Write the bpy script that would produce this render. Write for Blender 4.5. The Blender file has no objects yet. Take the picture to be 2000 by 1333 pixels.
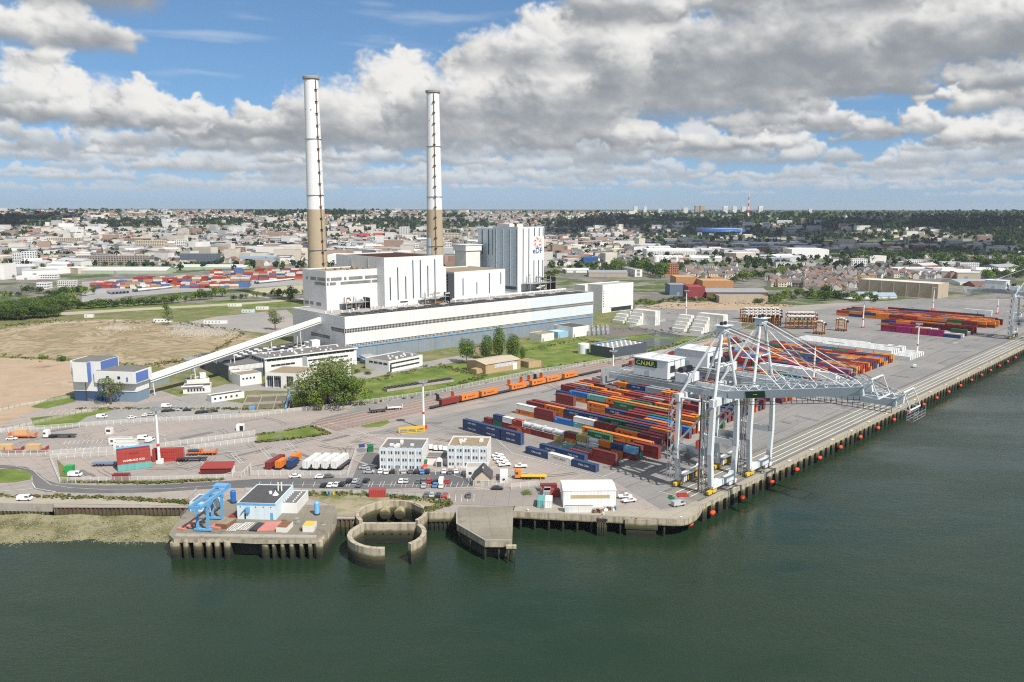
import bpy, math, random
import numpy as np
from mathutils import Vector, Matrix
random.seed(7)
rng = np.random.default_rng(7)
S = bpy.context.scene
COL = S.collection
# ------------------------------------------------------------------ camera
CAM_H, FPX, HORIZON = 103.0, 1600.0, 410.0          # drone height, focal length in photo pixels, horizon row
PITCH = math.atan((666.5 - HORIZON) / FPX)
cam_d = bpy.data.cameras.new('camera'); cam = bpy.data.objects.new('camera', cam_d); COL.objects.link(cam)
cam_d.sensor_width = 36.0; cam_d.lens = 36.0 * FPX / 2000.0
cam_d.clip_start = 1.0; cam_d.clip_end = 60000.0
cam.location = (0, 0, CAM_H)
cam.rotation_euler = (math.pi / 2 - PITCH, math.radians(-0.08), 0)
S.camera = cam
HAZE = 4.6e-5
# ------------------------------------------------------------------ sun, exposure
SUN_EL = math.radians(48); SUN_AZ = math.atan2(0.64, -0.77)   # azimuth measured from +Y towards +X
sd = Vector((math.sin(SUN_AZ) * math.cos(SUN_EL), math.cos(SUN_AZ) * math.cos(SUN_EL), math.sin(SUN_EL)))
sun_d = bpy.data.lights.new('sun', 'SUN'); sun = bpy.data.objects.new('sun', sun_d); COL.objects.link(sun)
sun_d.energy = 5.0; sun_d.angle = math.radians(0.6); sun_d.color = (1.0, 0.95, 0.87)
sun.rotation_euler = (-sd).to_track_quat('-Z', 'Y').to_euler()
S.view_settings.view_transform = 'Standard'; S.view_settings.look = 'None'
S.view_settings.exposure = 0.27; S.view_settings.gamma = 1.0
S.cycles.max_bounces = 5; S.cycles.volume_bounces = 0
S.cycles.filter_width = 1.15; S.cycles.use_denoising = False
S.cycles.caustics_reflective = False; S.cycles.caustics_refractive = False
# ------------------------------------------------------------------ sky
W = bpy.data.worlds.new('World'); S.world = W; W.use_nodes = True
class NT:
    """small helper to write node trees"""
    def __init__(s, t): s.t = t
    def n(s, typ, **kw):
        nd = s.t.nodes.new(typ)
        for k, v in kw.items():
            if k.startswith('i_'):
                key = k[2:]
                key = int(key) if key.isdigit() else key.replace('_', ' ')
                s.set(nd.inputs[key], v)
            else: setattr(nd, k, v)
        return nd
    def set(s, inp, v):
        if hasattr(v, 'is_output') or isinstance(v, bpy.types.NodeSocket): s.t.links.new(v, inp)
        else: inp.default_value = v
    def m(s, op, a, b=None, c=None, clamp=False):
        nd = s.t.nodes.new('ShaderNodeMath'); nd.operation = op; nd.use_clamp = clamp
        for i, v in enumerate((a, b, c)):
            if v is not None: s.set(nd.inputs[i], v)
        return nd.outputs[0]
    def mix(s, f, a, b, blend='MIX'):
        nd = s.t.nodes.new('ShaderNodeMix'); nd.data_type = 'RGBA'; nd.blend_type = blend
        s.set(nd.inputs[0], f); s.set(nd.inputs[6], a); s.set(nd.inputs[7], b)
        return nd.outputs[2]
    def smooth(s, x, lo, hi):
        nd = s.t.nodes.new('ShaderNodeMapRange'); nd.interpolation_type = 'SMOOTHSTEP'
        s.set(nd.inputs[0], x); s.set(nd.inputs[1], lo); s.set(nd.inputs[2], hi)
        return nd.outputs[0]
    def comb(s, x, y, z=0.0):
        nd = s.t.nodes.new('ShaderNodeCombineXYZ')
        for i, v in enumerate((x, y, z)): s.set(nd.inputs[i], v)
        return nd.outputs[0]
def perlin(x, y, seed, px=None):
    r = np.random.default_rng(seed)
    perm = r.permutation(512).astype(np.int32); ang = r.random(512).astype(np.float32) * 6.2832
    gx, gy = np.cos(ang), np.sin(ang)
    xi = np.floor(x).astype(np.int32); yi = np.floor(y).astype(np.int32)
    xf = (x - xi).astype(np.float32); yf = (y - yi).astype(np.float32)
    u = xf * xf * xf * (xf * (xf * 6 - 15) + 10); v = yf * yf * yf * (yf * (yf * 6 - 15) + 10)
    def h(i, j):
        if px: i = i % px
        k = perm[(perm[i & 511] + j) & 511]
        return k
    def g(i, j, fx, fy):
        k = h(i, j); return gx[k] * fx + gy[k] * fy
    a = g(xi, yi, xf, yf); b = g(xi + 1, yi, xf - 1, yf)
    c = g(xi, yi + 1, xf, yf - 1); d = g(xi + 1, yi + 1, xf - 1, yf - 1)
    return (a + u * (b - a)) * (1 - v) + (c + u * (d - c)) * v
def fbm(x, y, seed, octs=5, gain=0.5):
    t = 0; amp = 1.0
    for o in range(octs):
        t = t + amp * perlin(x * 2 ** o + 17.3 * o, y * 2 ** o + 9.1 * o, seed + o); amp *= gain
    return t
def blur(a, n):
    for ax in (0, 1):
        k = np.ones(2 * n + 1, np.float32) / (2 * n + 1)
        p = np.pad(a, [(n, n) if i == ax else (0, 0) for i in (0, 1)], mode='edge')
        c = np.cumsum(p, axis=ax, dtype=np.float64)
        c = np.insert(c, 0, 0, axis=ax)
        a = ((c[2 * n + 1:, :] - c[:-2 * n - 1, :]) if ax == 0 else (c[:, 2 * n + 1:] - c[:, :-2 * n - 1])) / (2 * n + 1)
        a = a.astype(np.float32)
    return a
def sstep(x, lo, hi):
    t = np.clip((x - lo) / (hi - lo), 0, 1); return t * t * (3 - 2 * t)
def paint_sky(a0, a1, e0, e1, w, h, clouds, seed):
    """render the listed cumulus clouds (degrees) to an RGBA map by splatting lit puffs, far ones first"""
    A, E = np.meshgrid(np.linspace(a0, a1, w, dtype=np.float32), np.linspace(e0, e1, h, dtype=np.float32))
    ppd = w / (a1 - a0); ppe = h / (e1 - e0)
    wa1 = fbm(A * 0.55, E * 0.8, seed, 6, 0.6); we1 = fbm(A * 0.55 + 40, E * 0.8 + 11, seed + 20, 6, 0.6)
    wa2 = fbm(A * 1.9, E * 2.4, seed + 40, 5, 0.62); we2 = fbm(A * 1.9 + 30, E * 2.4 + 5, seed + 60, 5, 0.62)
    ton = fbm(A * 0.25, E * 0.5, seed + 80, 5, 0.55)
    rgb = np.zeros((h, w, 3), np.float32); al = np.zeros((h, w), np.float32)
    rnd = np.random.default_rng(seed + 5)
    for (ca, be, hw, ht, dk, n, hz) in clouds:
        m = 0.25 * hw + 0.5
        x0, x1 = int((ca - hw * 1.35 - m - a0) * ppd), int((ca + hw * 1.35 + m - a0) * ppd)
        y0, y1 = int((be - ht * 0.5 - 0.5 - e0) * ppe), int((be + ht * 1.5 + 0.6 - e0) * ppe)
        x0, x1, y0, y1 = max(x0, 0), min(x1, w), max(y0, 0), min(y1, h)
        if x1 - x0 < 3 or y1 - y0 < 3: continue
        sl = (slice(y0, y1), slice(x0, x1))
        sc = min(1.0, ht / 2.2)
        Aw = A[sl] + (wa1[sl] * 0.85 + wa2[sl] * 0.20) * sc; Ew = E[sl] + (we1[sl] * 0.55 + we2[sl] * 0.16) * sc
        cov = np.full(Aw.shape, -1.0, np.float32); hb = np.zeros(Aw.shape, np.float32)
        sub = rnd.normal(0, 0.5, 5)
        for i in range(n):
            t = rnd.uniform(-1, 1); env = max(0.12, (1 - abs(t) ** 2.2)) * (0.72 + 0.5 * math.sin(t * 4.1 + sub[0] * 3) * 0.5 + 0.25 * math.sin(t * 9 + sub[1] * 5))
            f = rnd.random() ** 0.75
            r = ht * (0.13 + 0.30 * rnd.random() ** 1.5) * (1.15 - 0.5 * f) + 0.05
            pe = be + r * 0.45 + f * max(0.0, ht * env - r); pa = ca + t * hw
            qx0, qx1 = int((pa - 1.7 * r - 0.9 * sc - a0) * ppd) - x0, int((pa + 1.7 * r + 0.9 * sc - a0) * ppd) - x0
            qy0, qy1 = int((pe - r - 0.7 * sc - e0) * ppe) - y0, int((pe + r + 0.7 * sc - e0) * ppe) - y0
            qx0, qx1, qy0, qy1 = max(qx0, 0), min(qx1, x1 - x0), max(qy0, 0), min(qy1, y1 - y0)
            if qx1 <= qx0 or qy1 <= qy0: continue
            q = (slice(qy0, qy1), slice(qx0, qx1))
            d2 = ((Aw[q] - pa) / (r * 1.35)) ** 2 + ((Ew[q] - pe) / (r * 0.95)) ** 2
            cov[q] = np.maximum(cov[q], 1 - d2)
            z = rnd.random() * ht * 0.5 + r * np.sqrt(np.maximum(0, 1 - d2)); z[d2 > 1] = 0
            hb[q] = np.maximum(hb[q], z)
        # flat base, ragged
        bfade = sstep(E[sl] + 0.12 * we1[sl] * sc * 2, be - 0.10 * ht, be + 0.16 * ht)
        a_ = sstep(cov + 0.22 * wa2[sl], -0.08, 0.72) * bfade
        rp = max(1, int(ppd * 0.06 * (0.4 + sc)))
        hs = blur(hb, rp) * 0.34 + blur(hb, rp * 4) * 0.66
        gy, gx = np.gradient(hs); gy = gy * ppe; gx = gx * ppd
        nz = 1 / np.sqrt(1 + (0.75 * gx) ** 2 + (0.75 * gy) ** 2)
        lam = np.clip((-0.75 * gx * 0.38 - 0.75 * gy * 0.62 + 0.68) * nz, 0, 1.1)
        v = np.clip((E[sl] - be) / (ht * 0.95), 0, 1) + 0.10 * wa1[sl] + 0.12 * ton[sl]
        shade = sstep(v, -0.05, 0.62)
        L = (0.34 + 0.66 * shade) * (0.46 + 0.55 * lam) * (0.93 + 0.30 * ton[sl])
        L = L * (1 - 0.8 * dk * (1 - 0.45 * shade)) + 0.05
        thin = 1 - sstep(cov, 0.05, 0.5)
        L = L + 0.16 * thin * shade
        L = np.clip(L, 0, 1)
        lo = np.array([0.31, 0.34, 0.375], np.float32); hi = np.array([1.0, 0.985, 0.95], np.float32)
        c_ = lo + (hi - lo) * sstep(L, 0.12, 0.93)[..., None]
        hc = np.array([0.66, 0.74, 0.82], np.float32)
        c_ = c_ * (1 - hz) + hc * hz
        a_ = a_ * (1 - 0.45 * hz)
        rgb[sl] = rgb[sl] * (1 - a_[..., None]) + c_ * a_[..., None]
        al[sl] = al[sl] * (1 - a_) + a_
    # thin streaks of cirrus
    ci = sstep(fbm(A * 0.10 + 3, E * 0.9 + 4, seed + 120, 4, 0.5), 0.12, 0.75) * 0.30 * sstep(E, 4, 8)
    c1 = np.array([0.93, 0.95, 0.97], np.float32)
    ci = ci * (1 - al); rgb = rgb + c1 * ci[..., None]; al = al + ci
    rgb = np.stack([blur(rgb[..., c], 2) for c in range(3)], -1) * 0.6 + rgb * 0.4; al = blur(al, 2) * 0.6 + al * 0.4
    col = np.where(al[..., None] > 1e-4, rgb / np.maximum(al, 1e-4)[..., None], 0.8)
    return np.concatenate([col, al[..., None]], axis=2).astype(np.float32)
def pxc(px, pyb, hwpx, htpx, dk, n, hz=0.0):
    return (math.degrees(math.atan((px - 1000) / 1620)), math.degrees(math.atan((410 - pyb) / 1640)), hwpx / 28.6, htpx / 28.6, dk, n, hz)
def sky_clouds():
    r = np.random.default_rng(11); c = []
    # far rows low over the horizon
    for row, (yb, n, hw, ht, hz) in enumerate([(378, 18, 130, 14, .80), (366, 20, 115, 22, .66), (352, 18, 105, 34, .50), (337, 17, 105, 44, .36), (318, 15, 105, 54, .24), (296, 13, 110, 66, .12)]):
        for i in range(n):
            px = -250 + 2500 * (i + r.uniform(-.35, .35)) / n
            if r.random() < 0.16: continue
            s = r.uniform(0.45, 1.6); c.append(pxc(px, yb + r.uniform(-11, 11), hw * s, ht * s * r.uniform(.8, 1.2), r.uniform(.0, .22), int(26 + 16 * s), hz))
    # middle rows
    for p in [(80, 262, 120, 75, .10, 60), (330, 272, 120, 75, .08, 60), (420, 285, 60, 50, .0, 40), (520, 282, 90, 60, .12, 46), (250, 240, 110, 60, .20, 50), (560, 255, 90, 60, .05, 40),
              (1120, 292, 110, 60, .08, 56), (1240, 285, 70, 60, .0, 44), (1420, 300, 110, 48, .12, 50), (1560, 272, 120, 60, .05, 60), (1770, 282, 100, 58, .0, 56), (1930, 300, 90, 55, .08, 50), (1850, 225, 60, 34, .0, 30), (1960, 250, 60, 100, .1, 50),
              (1520, 262, 110, 62, .05, 60), (1540, 235, 50, 48, .0, 30)]:
        c.append(pxc(*p))
    # large masses, nearer ones last
    for p in [(60, 262, 190, 125, .10, 110), (230, 268, 130, 80, .12, 70), (700, 285, 120, 80, .10, 70), (560, 275, 110, 70, .05, 60), (880, 282, 235, 205, .04, 170), (1000, 250, 150, 190, .08, 110),
              (1790, 212, 180, 62, .40, 80), (1640, 206, 120, 62, .2, 60), (1240, 245, 230, 230, .10, 190), (1120, 150, 170, 170, .08, 120), (1470, 205, 230, 190, .34, 170), (1700, 178, 300, 230, .58, 210), (1960, 150, 170, 170, .36, 110), (1420, 70, 260, 150, .16, 130), (1750, 40, 300, 130, .34, 140),
              (85, 142, 150, 105, .10, 120), (40, 72, 170, 160, .48, 130), (130, 50, 120, 115, .42, 90)]:
        c.append(pxc(*p))
    # the same kind of sky all round, out of the frame
    for i in range(230):
        e = float(4 + 46 * r.random() ** 1.3); a = float(r.uniform(-178, 178))
        if abs(a) < 42 and e < 17.5: continue
        s = (e + 3) / 14 * r.uniform(0.7, 1.3)
        c.append((a, e, 7.5 * s, 3.6 * s, float(r.uniform(.0, .4)), 60, 0.0))
    for i in range(260):
        e = float(r.uniform(1, 5)); a = float(r.uniform(-178, 178))
        if abs(a) < 36: continue
        c.append((a, e, 2.6, 1.0 + .15 * e, .1, 22, 0.5 - e * .09))
    return c

def sky_image(name, a0, a1, e0, e1, w, h):
    px = paint_sky(a0, a1, e0, e1, w, h, SKY_CLOUDS, 31)
    im = bpy.data.images.new(name, w, h, alpha=True, float_buffer=True)
    im.colorspace_settings.name = 'Non-Color'; im.alpha_mode = 'CHANNEL_PACKED'
    im.pixels.foreach_set(px.ravel()); im.update()
    return im
SKY_CLOUDS = sky_clouds()
k = NT(W.node_tree); W.node_tree.nodes.clear()
tc = k.n('ShaderNodeTexCoord')
sp = k.n('ShaderNodeSeparateXYZ', i_0=tc.outputs['Generated'])
az = k.m('MULTIPLY', k.m('ARCTAN2', sp.outputs[0], sp.outputs[1]), 57.29578)
el = k.m('MULTIPLY', k.m('ARCSINE', sp.outputs[2]), 57.29578)
def cloud_tex(im, a0, a1, e0, e1):
    t = k.n('ShaderNodeTexImage', image=im, extension='CLIP', interpolation='Cubic')
    u = k.m('DIVIDE', k.m('SUBTRACT', az, a0), a1 - a0); v = k.m('DIVIDE', k.m('SUBTRACT', el, e0), e1 - e0)
    k.set(t.inputs[0], k.comb(u, v)); return t
near = cloud_tex(sky_image('cloud_map', -36, 36, 0, 16.5, 2304, 528), -36, 36, 0, 16.5)
far = cloud_tex(sky_image('cloud_map_dome', -180, 180, 0, 62, 1800, 310), -180, 180, 0, 62)
inside = k.m('MULTIPLY', k.m('LESS_THAN', k.m('ABSOLUTE', az), 35.9), k.m('LESS_THAN', el, 16.4))
inside = k.m('MULTIPLY', inside, k.m('GREATER_THAN', el, 0.02))
ccol = k.mix(inside, far.outputs[0], near.outputs[0])
cal = k.m('ADD', k.m('MULTIPLY', inside, near.outputs[1]), k.m('MULTIPLY', k.m('SUBTRACT', 1.0, inside), far.outputs[1]))
lift = k.n('ShaderNodeVectorMath', operation='NORMALIZE', i_0=k.comb(sp.outputs[0], sp.outputs[1], k.m('ADD', k.m('MULTIPLY', k.m('MAXIMUM', sp.outputs[2], 0.0), 0.9), 0.11)))
sky = k.n('ShaderNodeTexSky', sky_type='NISHITA', sun_disc=False); k.set(sky.inputs[0], lift.outputs[0])   # the low sky is blue, not yellow, on this day
sky.sun_elevation = SUN_EL; sky.sun_rotation = SUN_AZ
sky.air_density = 1.0; sky.dust_density = 0.4; sky.ozone_density = 2.2; sky.altitude = 100
SKY_STRENGTH = 0.092
cl = k.n('ShaderNodeVectorMath', operation='SCALE', i_0=ccol); cl.inputs['Scale'].default_value = 8.1
tin = k.n('ShaderNodeVectorMath', operation='MULTIPLY', i_0=sky.outputs[0], i_1=(0.80, 1.02, 1.13))
pale = k.mix(k.m('MULTIPLY', k.smooth(el, 5.0, 0.3), 0.6), tin.outputs[0], (4.1, 5.0, 5.9, 1))   # bright haze low over the horizon
fin = k.mix(cal, pale, cl.outputs[0])
bg = k.n('ShaderNodeBackground', i_Color=fin, i_Strength=SKY_STRENGTH)
out = k.n('ShaderNodeOutputWorld'); W.node_tree.links.new(bg.outputs[0], out.inputs[0])
W.cycles.sampling_method = 'MANUAL'; W.cycles.sample_map_resolution = 512
# ------------------------------------------------------------------ geometry helpers
def G(x, y, z=0.0):
    """ground point (height z) that photo pixel (x, y) of the 2000 px frame looks at"""
    c = (x - 1000.0, FPX, -(y - 666.5)); cp, sp = math.cos(PITCH), math.sin(PITCH)
    r = (c[0], c[1] * cp + c[2] * sp, -c[1] * sp + c[2] * cp)
    t = (z - CAM_H) / r[2]
    return Vector((r[0] * t, r[1] * t, z))
class MB:
    """collects boxes, beams, tubes and plates; mesh() turns them into one mesh"""
    def __init__(s): s.v = []; s.f = []; s.m = []
    def add(s, vs, fs, m=0):
        o = len(s.v); s.v.extend([tuple(v) for v in vs]); s.f.extend([tuple(i + o for i in f) for f in fs]); s.m.extend([m] * len(fs)); return s
    def bx(s, x0, x1, y0, y1, z0, z1, m=0):
        return s.add([(x0, y0, z0), (x1, y0, z0), (x1, y1, z0), (x0, y1, z0), (x0, y0, z1), (x1, y0, z1), (x1, y1, z1), (x0, y1, z1)],
                     [(0, 3, 2, 1), (4, 5, 6, 7), (0, 1, 5, 4), (1, 2, 6, 5), (2, 3, 7, 6), (3, 0, 4, 7)], m)
    def prism(s, poly, z0, z1, m=0, mt=None):
        ar = sum(poly[i][0] * poly[(i + 1) % len(poly)][1] - poly[(i + 1) % len(poly)][0] * poly[i][1] for i in range(len(poly)))
        if ar < 0: poly = poly[::-1]
        n = len(poly); vs = [(p[0], p[1], z0) for p in poly] + [(p[0], p[1], z1) for p in poly]
        s.add(vs, [(i, (i + 1) % n, n + (i + 1) % n, n + i) for i in range(n)] + [tuple(range(n - 1, -1, -1))], m)
        s.add(vs[n:], [tuple(range(n))], m if mt is None else mt); return s
    def sheet(s, poly, z, m=0):
        ar = sum(poly[i][0] * poly[(i + 1) % len(poly)][1] - poly[(i + 1) % len(poly)][0] * poly[i][1] for i in range(len(poly)))
        if ar < 0: poly = poly[::-1]
        return s.add([(p[0], p[1], z) for p in poly], [tuple(range(len(poly)))], m)
    def beam(s, p, q, w, h=None, m=0):
        p, q = Vector(p), Vector(q); h = h or w; d = (q - p)
        if d.length < 1e-6: return s
        d.normalize(); up = Vector((0, 0, 1)) if abs(d.z) < 0.95 else Vector((1, 0, 0))
        a = d.cross(up).normalized() * (w / 2); b = a.cross(d).normalized() * (h / 2)
        vs = [p - a - b, p + a - b, p + a + b, p - a + b, q - a - b, q + a - b, q + a + b, q - a + b]
        return s.add(vs, [(0, 1, 2, 3), (7, 6, 5, 4), (0, 4, 5, 1), (1, 5, 6, 2), (2, 6, 7, 3), (3, 7, 4, 0)], m)
    def tube(s, p, q, r, r2=None, n=8, m=0):
        p, q = Vector(p), Vector(q); r2 = r if r2 is None else r2; d = (q - p).normalized()
        up = Vector((0, 0, 1)) if abs(d.z) < 0.95 else Vector((1, 0, 0))
        a = d.cross(up).normalized(); b = a.cross(d).normalized(); vs = []
        for c, rr in ((p, r), (q, r2)):
            for i in range(n):
                t = 2 * math.pi * i / n; vs.append(c + (a * math.cos(t) + b * math.sin(t)) * rr)
        return s.add(vs, [(i, n + i, n + (i + 1) % n, (i + 1) % n) for i in range(n)] + [tuple(range(n)), tuple(range(2 * n - 1, n - 1, -1))], m)
    def lathe(s, prof, n=16, m=0, c=(0, 0), caps=True):
        vs = [(c[0] + r * math.cos(2 * math.pi * i / n), c[1] + r * math.sin(2 * math.pi * i / n), z) for r, z in prof for i in range(n)]
        fs = [(j * n + i, j * n + (i + 1) % n, (j + 1) * n + (i + 1) % n, (j + 1) * n + i) for j in range(len(prof) - 1) for i in range(n)]
        if caps: fs += [tuple(range(n - 1, -1, -1)), tuple((len(prof) - 1) * n + i for i in range(n))]
        return s.add(vs, fs, m)
    def gable(s, x0, x1, y0, y1, z0, z1, axis='x', m=0):
        """roof solid with ridge along axis"""
        if axis == 'x':
            ym = (y0 + y1) / 2; vs = [(x0, y0, z0), (x1, y0, z0), (x1, y1, z0), (x0, y1, z0), (x0, ym, z1), (x1, ym, z1)]
            fs = [(0, 1, 5, 4), (2, 3, 4, 5), (1, 2, 5), (3, 0, 4), (0, 3, 2, 1)]
        else:
            xm = (x0 + x1) / 2; vs = [(x0, y0, z0), (x1, y0, z0), (x1, y1, z0), (x0, y1, z0), (xm, y0, z1), (xm, y1, z1)]
            fs = [(0, 1, 4), (1, 2, 5, 4), (2, 3, 5), (3, 0, 4, 5), (0, 3, 2, 1)]
        return s.add(vs, fs, m)
    def xf(s, mat):
        s.v = [tuple(mat @ Vector(v)) for v in s.v]; return s
    def mesh(s, name, mats):
        me = bpy.data.meshes.new(name); me.from_pydata(s.v, [], s.f)
        mats = mats if isinstance(mats, (list, tuple)) else [mats]
        for m in mats: me.materials.append(m)
        if len(mats) > 1: me.polygons.foreach_set('material_index', np.array(s.m, np.int32))
        me.update(); return me
def raw_mesh(name, v, f4, mats, mi=None, smooth=False, col=None):
    """fast mesh from numpy: f4 is (n, 3 or 4)"""
    me = bpy.data.meshes.new(name); v = np.asarray(v, np.float32); f4 = np.asarray(f4, np.int32); n, kk = f4.shape
    me.vertices.add(len(v)); me.vertices.foreach_set('co', v.ravel())
    me.loops.add(n * kk); me.loops.foreach_set('vertex_index', f4.ravel())
    me.polygons.add(n); me.polygons.foreach_set('loop_start', np.arange(0, n * kk, kk, dtype=np.int32))
    try: me.polygons.foreach_set('loop_total', np.full(n, kk, np.int32))
    except Exception: pass
    for m in (mats if isinstance(mats, (list, tuple)) else [mats]): me.materials.append(m)
    if mi is not None: me.polygons.foreach_set('material_index', np.asarray(mi, np.int32))
    me.polygons.foreach_set('use_smooth', np.full(n, bool(smooth)))
    if col is not None:
        ca = me.attributes.new('Tint', 'FLOAT_COLOR', 'FACE'); c4 = np.ones((n, 4), np.float32); c4[:, :3] = col; ca.data.foreach_set('color', c4.ravel())
    me.update(calc_edges=True); me.validate(); return me
def link(name, data, parent=None, loc=(0, 0, 0), rz=0.0):
    o = bpy.data.objects.new(name, data); COL.objects.link(o); o.location = loc; o.rotation_euler = (0, 0, rz)
    if parent is not None: o.parent = parent
    return o
def tag(o, label=None, cat=None, group=None, kind=None):
    if label: o['label'] = label
    if cat: o['category'] = cat
    if group: o['group'] = group
    if kind: o['kind'] = kind
    return o
def thing(name, label, cat, loc=(0, 0, 0), rz=0.0, group=None):
    return tag(link(name, None, None, loc, rz), label, cat, group)
def part(name, mb, mats, parent, loc=(0, 0, 0), rz=0.0, kind=None):
    me = mb.mesh(name, mats) if isinstance(mb, MB) else mb
    o = link(name, me, parent, loc, rz)
    if kind: o['kind'] = kind
    return o
def struct(name, mb, mats):
    o = link(name, mb.mesh(name, mats) if isinstance(mb, MB) else mb); o['kind'] = 'structure'; return o
def dup(root, loc, rz, label=None, group=None):
    r = root.copy(); COL.objects.link(r); r.location = loc; r.rotation_euler = (0, 0, rz)
    if label: r['label'] = label
    if group: r['group'] = group
    for ch in root.children:
        c = ch.copy(); COL.objects.link(c); c.parent = r
        for g in ch.children:
            d = g.copy(); COL.objects.link(d); d.parent = c
    return r
ORD = ['', 'first', 'second', 'third', 'fourth', 'fifth', 'sixth', 'seventh', 'eighth', 'ninth', 'tenth', 'eleventh', 'twelfth', 'thirteenth', 'fourteenth', 'fifteenth', 'sixteenth', 'seventeenth', 'eighteenth', 'nineteenth', 'twentieth']
def nth(i):
    if i <= 20: return ORD[i]
    t = {2: 'twenty', 3: 'thirty', 4: 'forty', 5: 'fifty', 6: 'sixty', 7: 'seventy', 8: 'eighty', 9: 'ninety'}
    if i >= 100: return 'hundred and ' + nth(i - 100) if i > 100 else 'hundredth'
    return t[i // 10].replace('y', 'ieth') if i % 10 == 0 else t[i // 10] + '-' + ORD[i % 10]
# yard frame: +x towards the water of the long quay, +y along the quay away from the camera
YA = math.radians(43.6); YO = G(1386, 968); YRZ = -YA
def Y(x, y, z=0.0): return Vector((YO.x + x * math.cos(YA) + y * math.sin(YA), YO.y - x * math.sin(YA) + y * math.cos(YA), z))
# plant frame: +x out of the long facade, +y along it
PA = math.radians(47.0); PO = G(673, 621, 31.0); PO.z = 0; PRZ = -PA
def PL(x, y, z=0.0): return Vector((PO.x + x * math.cos(PA) + y * math.sin(PA), PO.y - x * math.sin(PA) + y * math.cos(PA), z))
def front(pa, pb):
    """frame of a wall that stands between two ground pixels: origin, rotation, length (local +y points away)"""
    a, b = G(*pa), G(*pb); d = b - a
    return a, math.atan2(d.y, d.x), d.length
# ------------------------------------------------------------------ materials
MATS = {}
def mat(name, col, rough=0.7, metal=0.0, var=0.12, scale=0.15, grime=0.0, streak=0.0, bump=0.0, bscale=2.0, spec=0.35, coat=0.0, fine=0.0):
    """painted or mineral surface: base colour with slow colour drift, grime patches, rain streaks and fine relief"""
    if name in MATS: return MATS[name]
    m = bpy.data.materials.new(name); m.use_nodes = True; t = m.node_tree; t.nodes.clear(); k = NT(t)
    geo = k.n('ShaderNodeNewGeometry'); pos = geo.outputs['Position']
    n1 = k.n('ShaderNodeTexNoise', i_Vector=pos, i_Scale=scale, i_Detail=4.0, i_Roughness=0.6)
    c = (*col, 1.0)
    f = k.m('ADD', 1.0 - var, k.m('MULTIPLY', n1.outputs[0], 2 * var))
    vs = k.n('ShaderNodeVectorMath', operation='SCALE', i_0=c[:3]); k.set(vs.inputs['Scale'], f); o = vs.outputs[0]
    if fine:
        n3 = k.n('ShaderNodeTexNoise', i_Vector=pos, i_Scale=scale * 14, i_Detail=3.0, i_Roughness=0.65)
        vs = k.n('ShaderNodeVectorMath', operation='SCALE', i_0=o); k.set(vs.inputs['Scale'], k.m('ADD', 1 - fine, k.m('MULTIPLY', n3.outputs[0], 2 * fine))); o = vs.outputs[0]
    if grime:
        n2 = k.n('ShaderNodeTexNoise', i_Vector=pos, i_Scale=scale * 3.1, i_Detail=5.0, i_Roughness=0.68)
        o = k.mix(k.m('MULTIPLY', k.smooth(n2.outputs[0], 0.52, 0.72), grime), o, (col[0] * .38 + .02, col[1] * .36 + .016, col[2] * .33 + .012, 1))
    if streak:
        mp = k.n('ShaderNodeMapping', i_Vector=pos); mp.inputs['Scale'].default_value = (1.1, 1.1, 0.05)
        n4 = k.n('ShaderNodeTexNoise', i_Vector=mp.outputs[0], i_Scale=0.9, i_Detail=3.0)
        o = k.mix(k.m('MULTIPLY', k.smooth(n4.outputs[0], 0.50, 0.75), streak), o, (col[0] * .45, col[1] * .42, col[2] * .38, 1))
    b = k.n('ShaderNodeBsdfPrincipled', i_Base_Color=o, i_Roughness=rough, i_Metallic=metal)
    b.inputs['Specular IOR Level'].default_value = spec
    if coat: b.inputs['Coat Weight'].default_value = coat
    if bump:
        nb = k.n('ShaderNodeTexNoise', i_Vector=pos, i_Scale=bscale, i_Detail=3.0)
        bp = k.n('ShaderNodeBump', i_Height=nb.outputs[0], i_Strength=bump, i_Distance=0.1); t.links.new(bp.outputs[0], b.inputs['Normal'])
    out = k.n('ShaderNodeOutputMaterial'); t.links.new(b.outputs[0], out.inputs[0])
    MATS[name] = m; return m
def ribbed(name, col, period, depth=0.05, axis_angle=0.0, rough=0.55, var=0.1, streak=0.15, vertical=True, metal=0.0):
    """profiled sheet metal: ribs as bump along a horizontal direction"""
    if name in MATS: return MATS[name]
    m = mat(name, col, rough, metal, var, 0.12, 0.0, streak); t = m.node_tree; k = NT(t)
    geo = k.n('ShaderNodeNewGeometry'); b = [n for n in t.nodes if n.type == 'BSDF_PRINCIPLED'][0]
    sp_ = k.n('ShaderNodeSeparateXYZ', i_0=geo.outputs['Position'])
    if vertical:
        ca, sa = math.cos(axis_angle), math.sin(axis_angle)
        l = k.m('ADD', k.m('MULTIPLY', sp_.outputs[0], ca), k.m('MULTIPLY', sp_.outputs[1], sa))
    else: l = sp_.outputs[2]
    w = k.m('SINE', k.m('MULTIPLY', l, 2 * math.pi / period))
    bp = k.n('ShaderNodeBump', i_Height=w, i_Strength=0.6, i_Distance=depth); t.links.new(bp.outputs[0], b.inputs['Normal'])
    return m
def glass(name, col=(0.03, 0.04, 0.05), rough=0.08):
    if name in MATS: return MATS[name]
    m = mat(name, col, rough, 0.0, 0.35, 0.35, spec=0.6); return m
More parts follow.
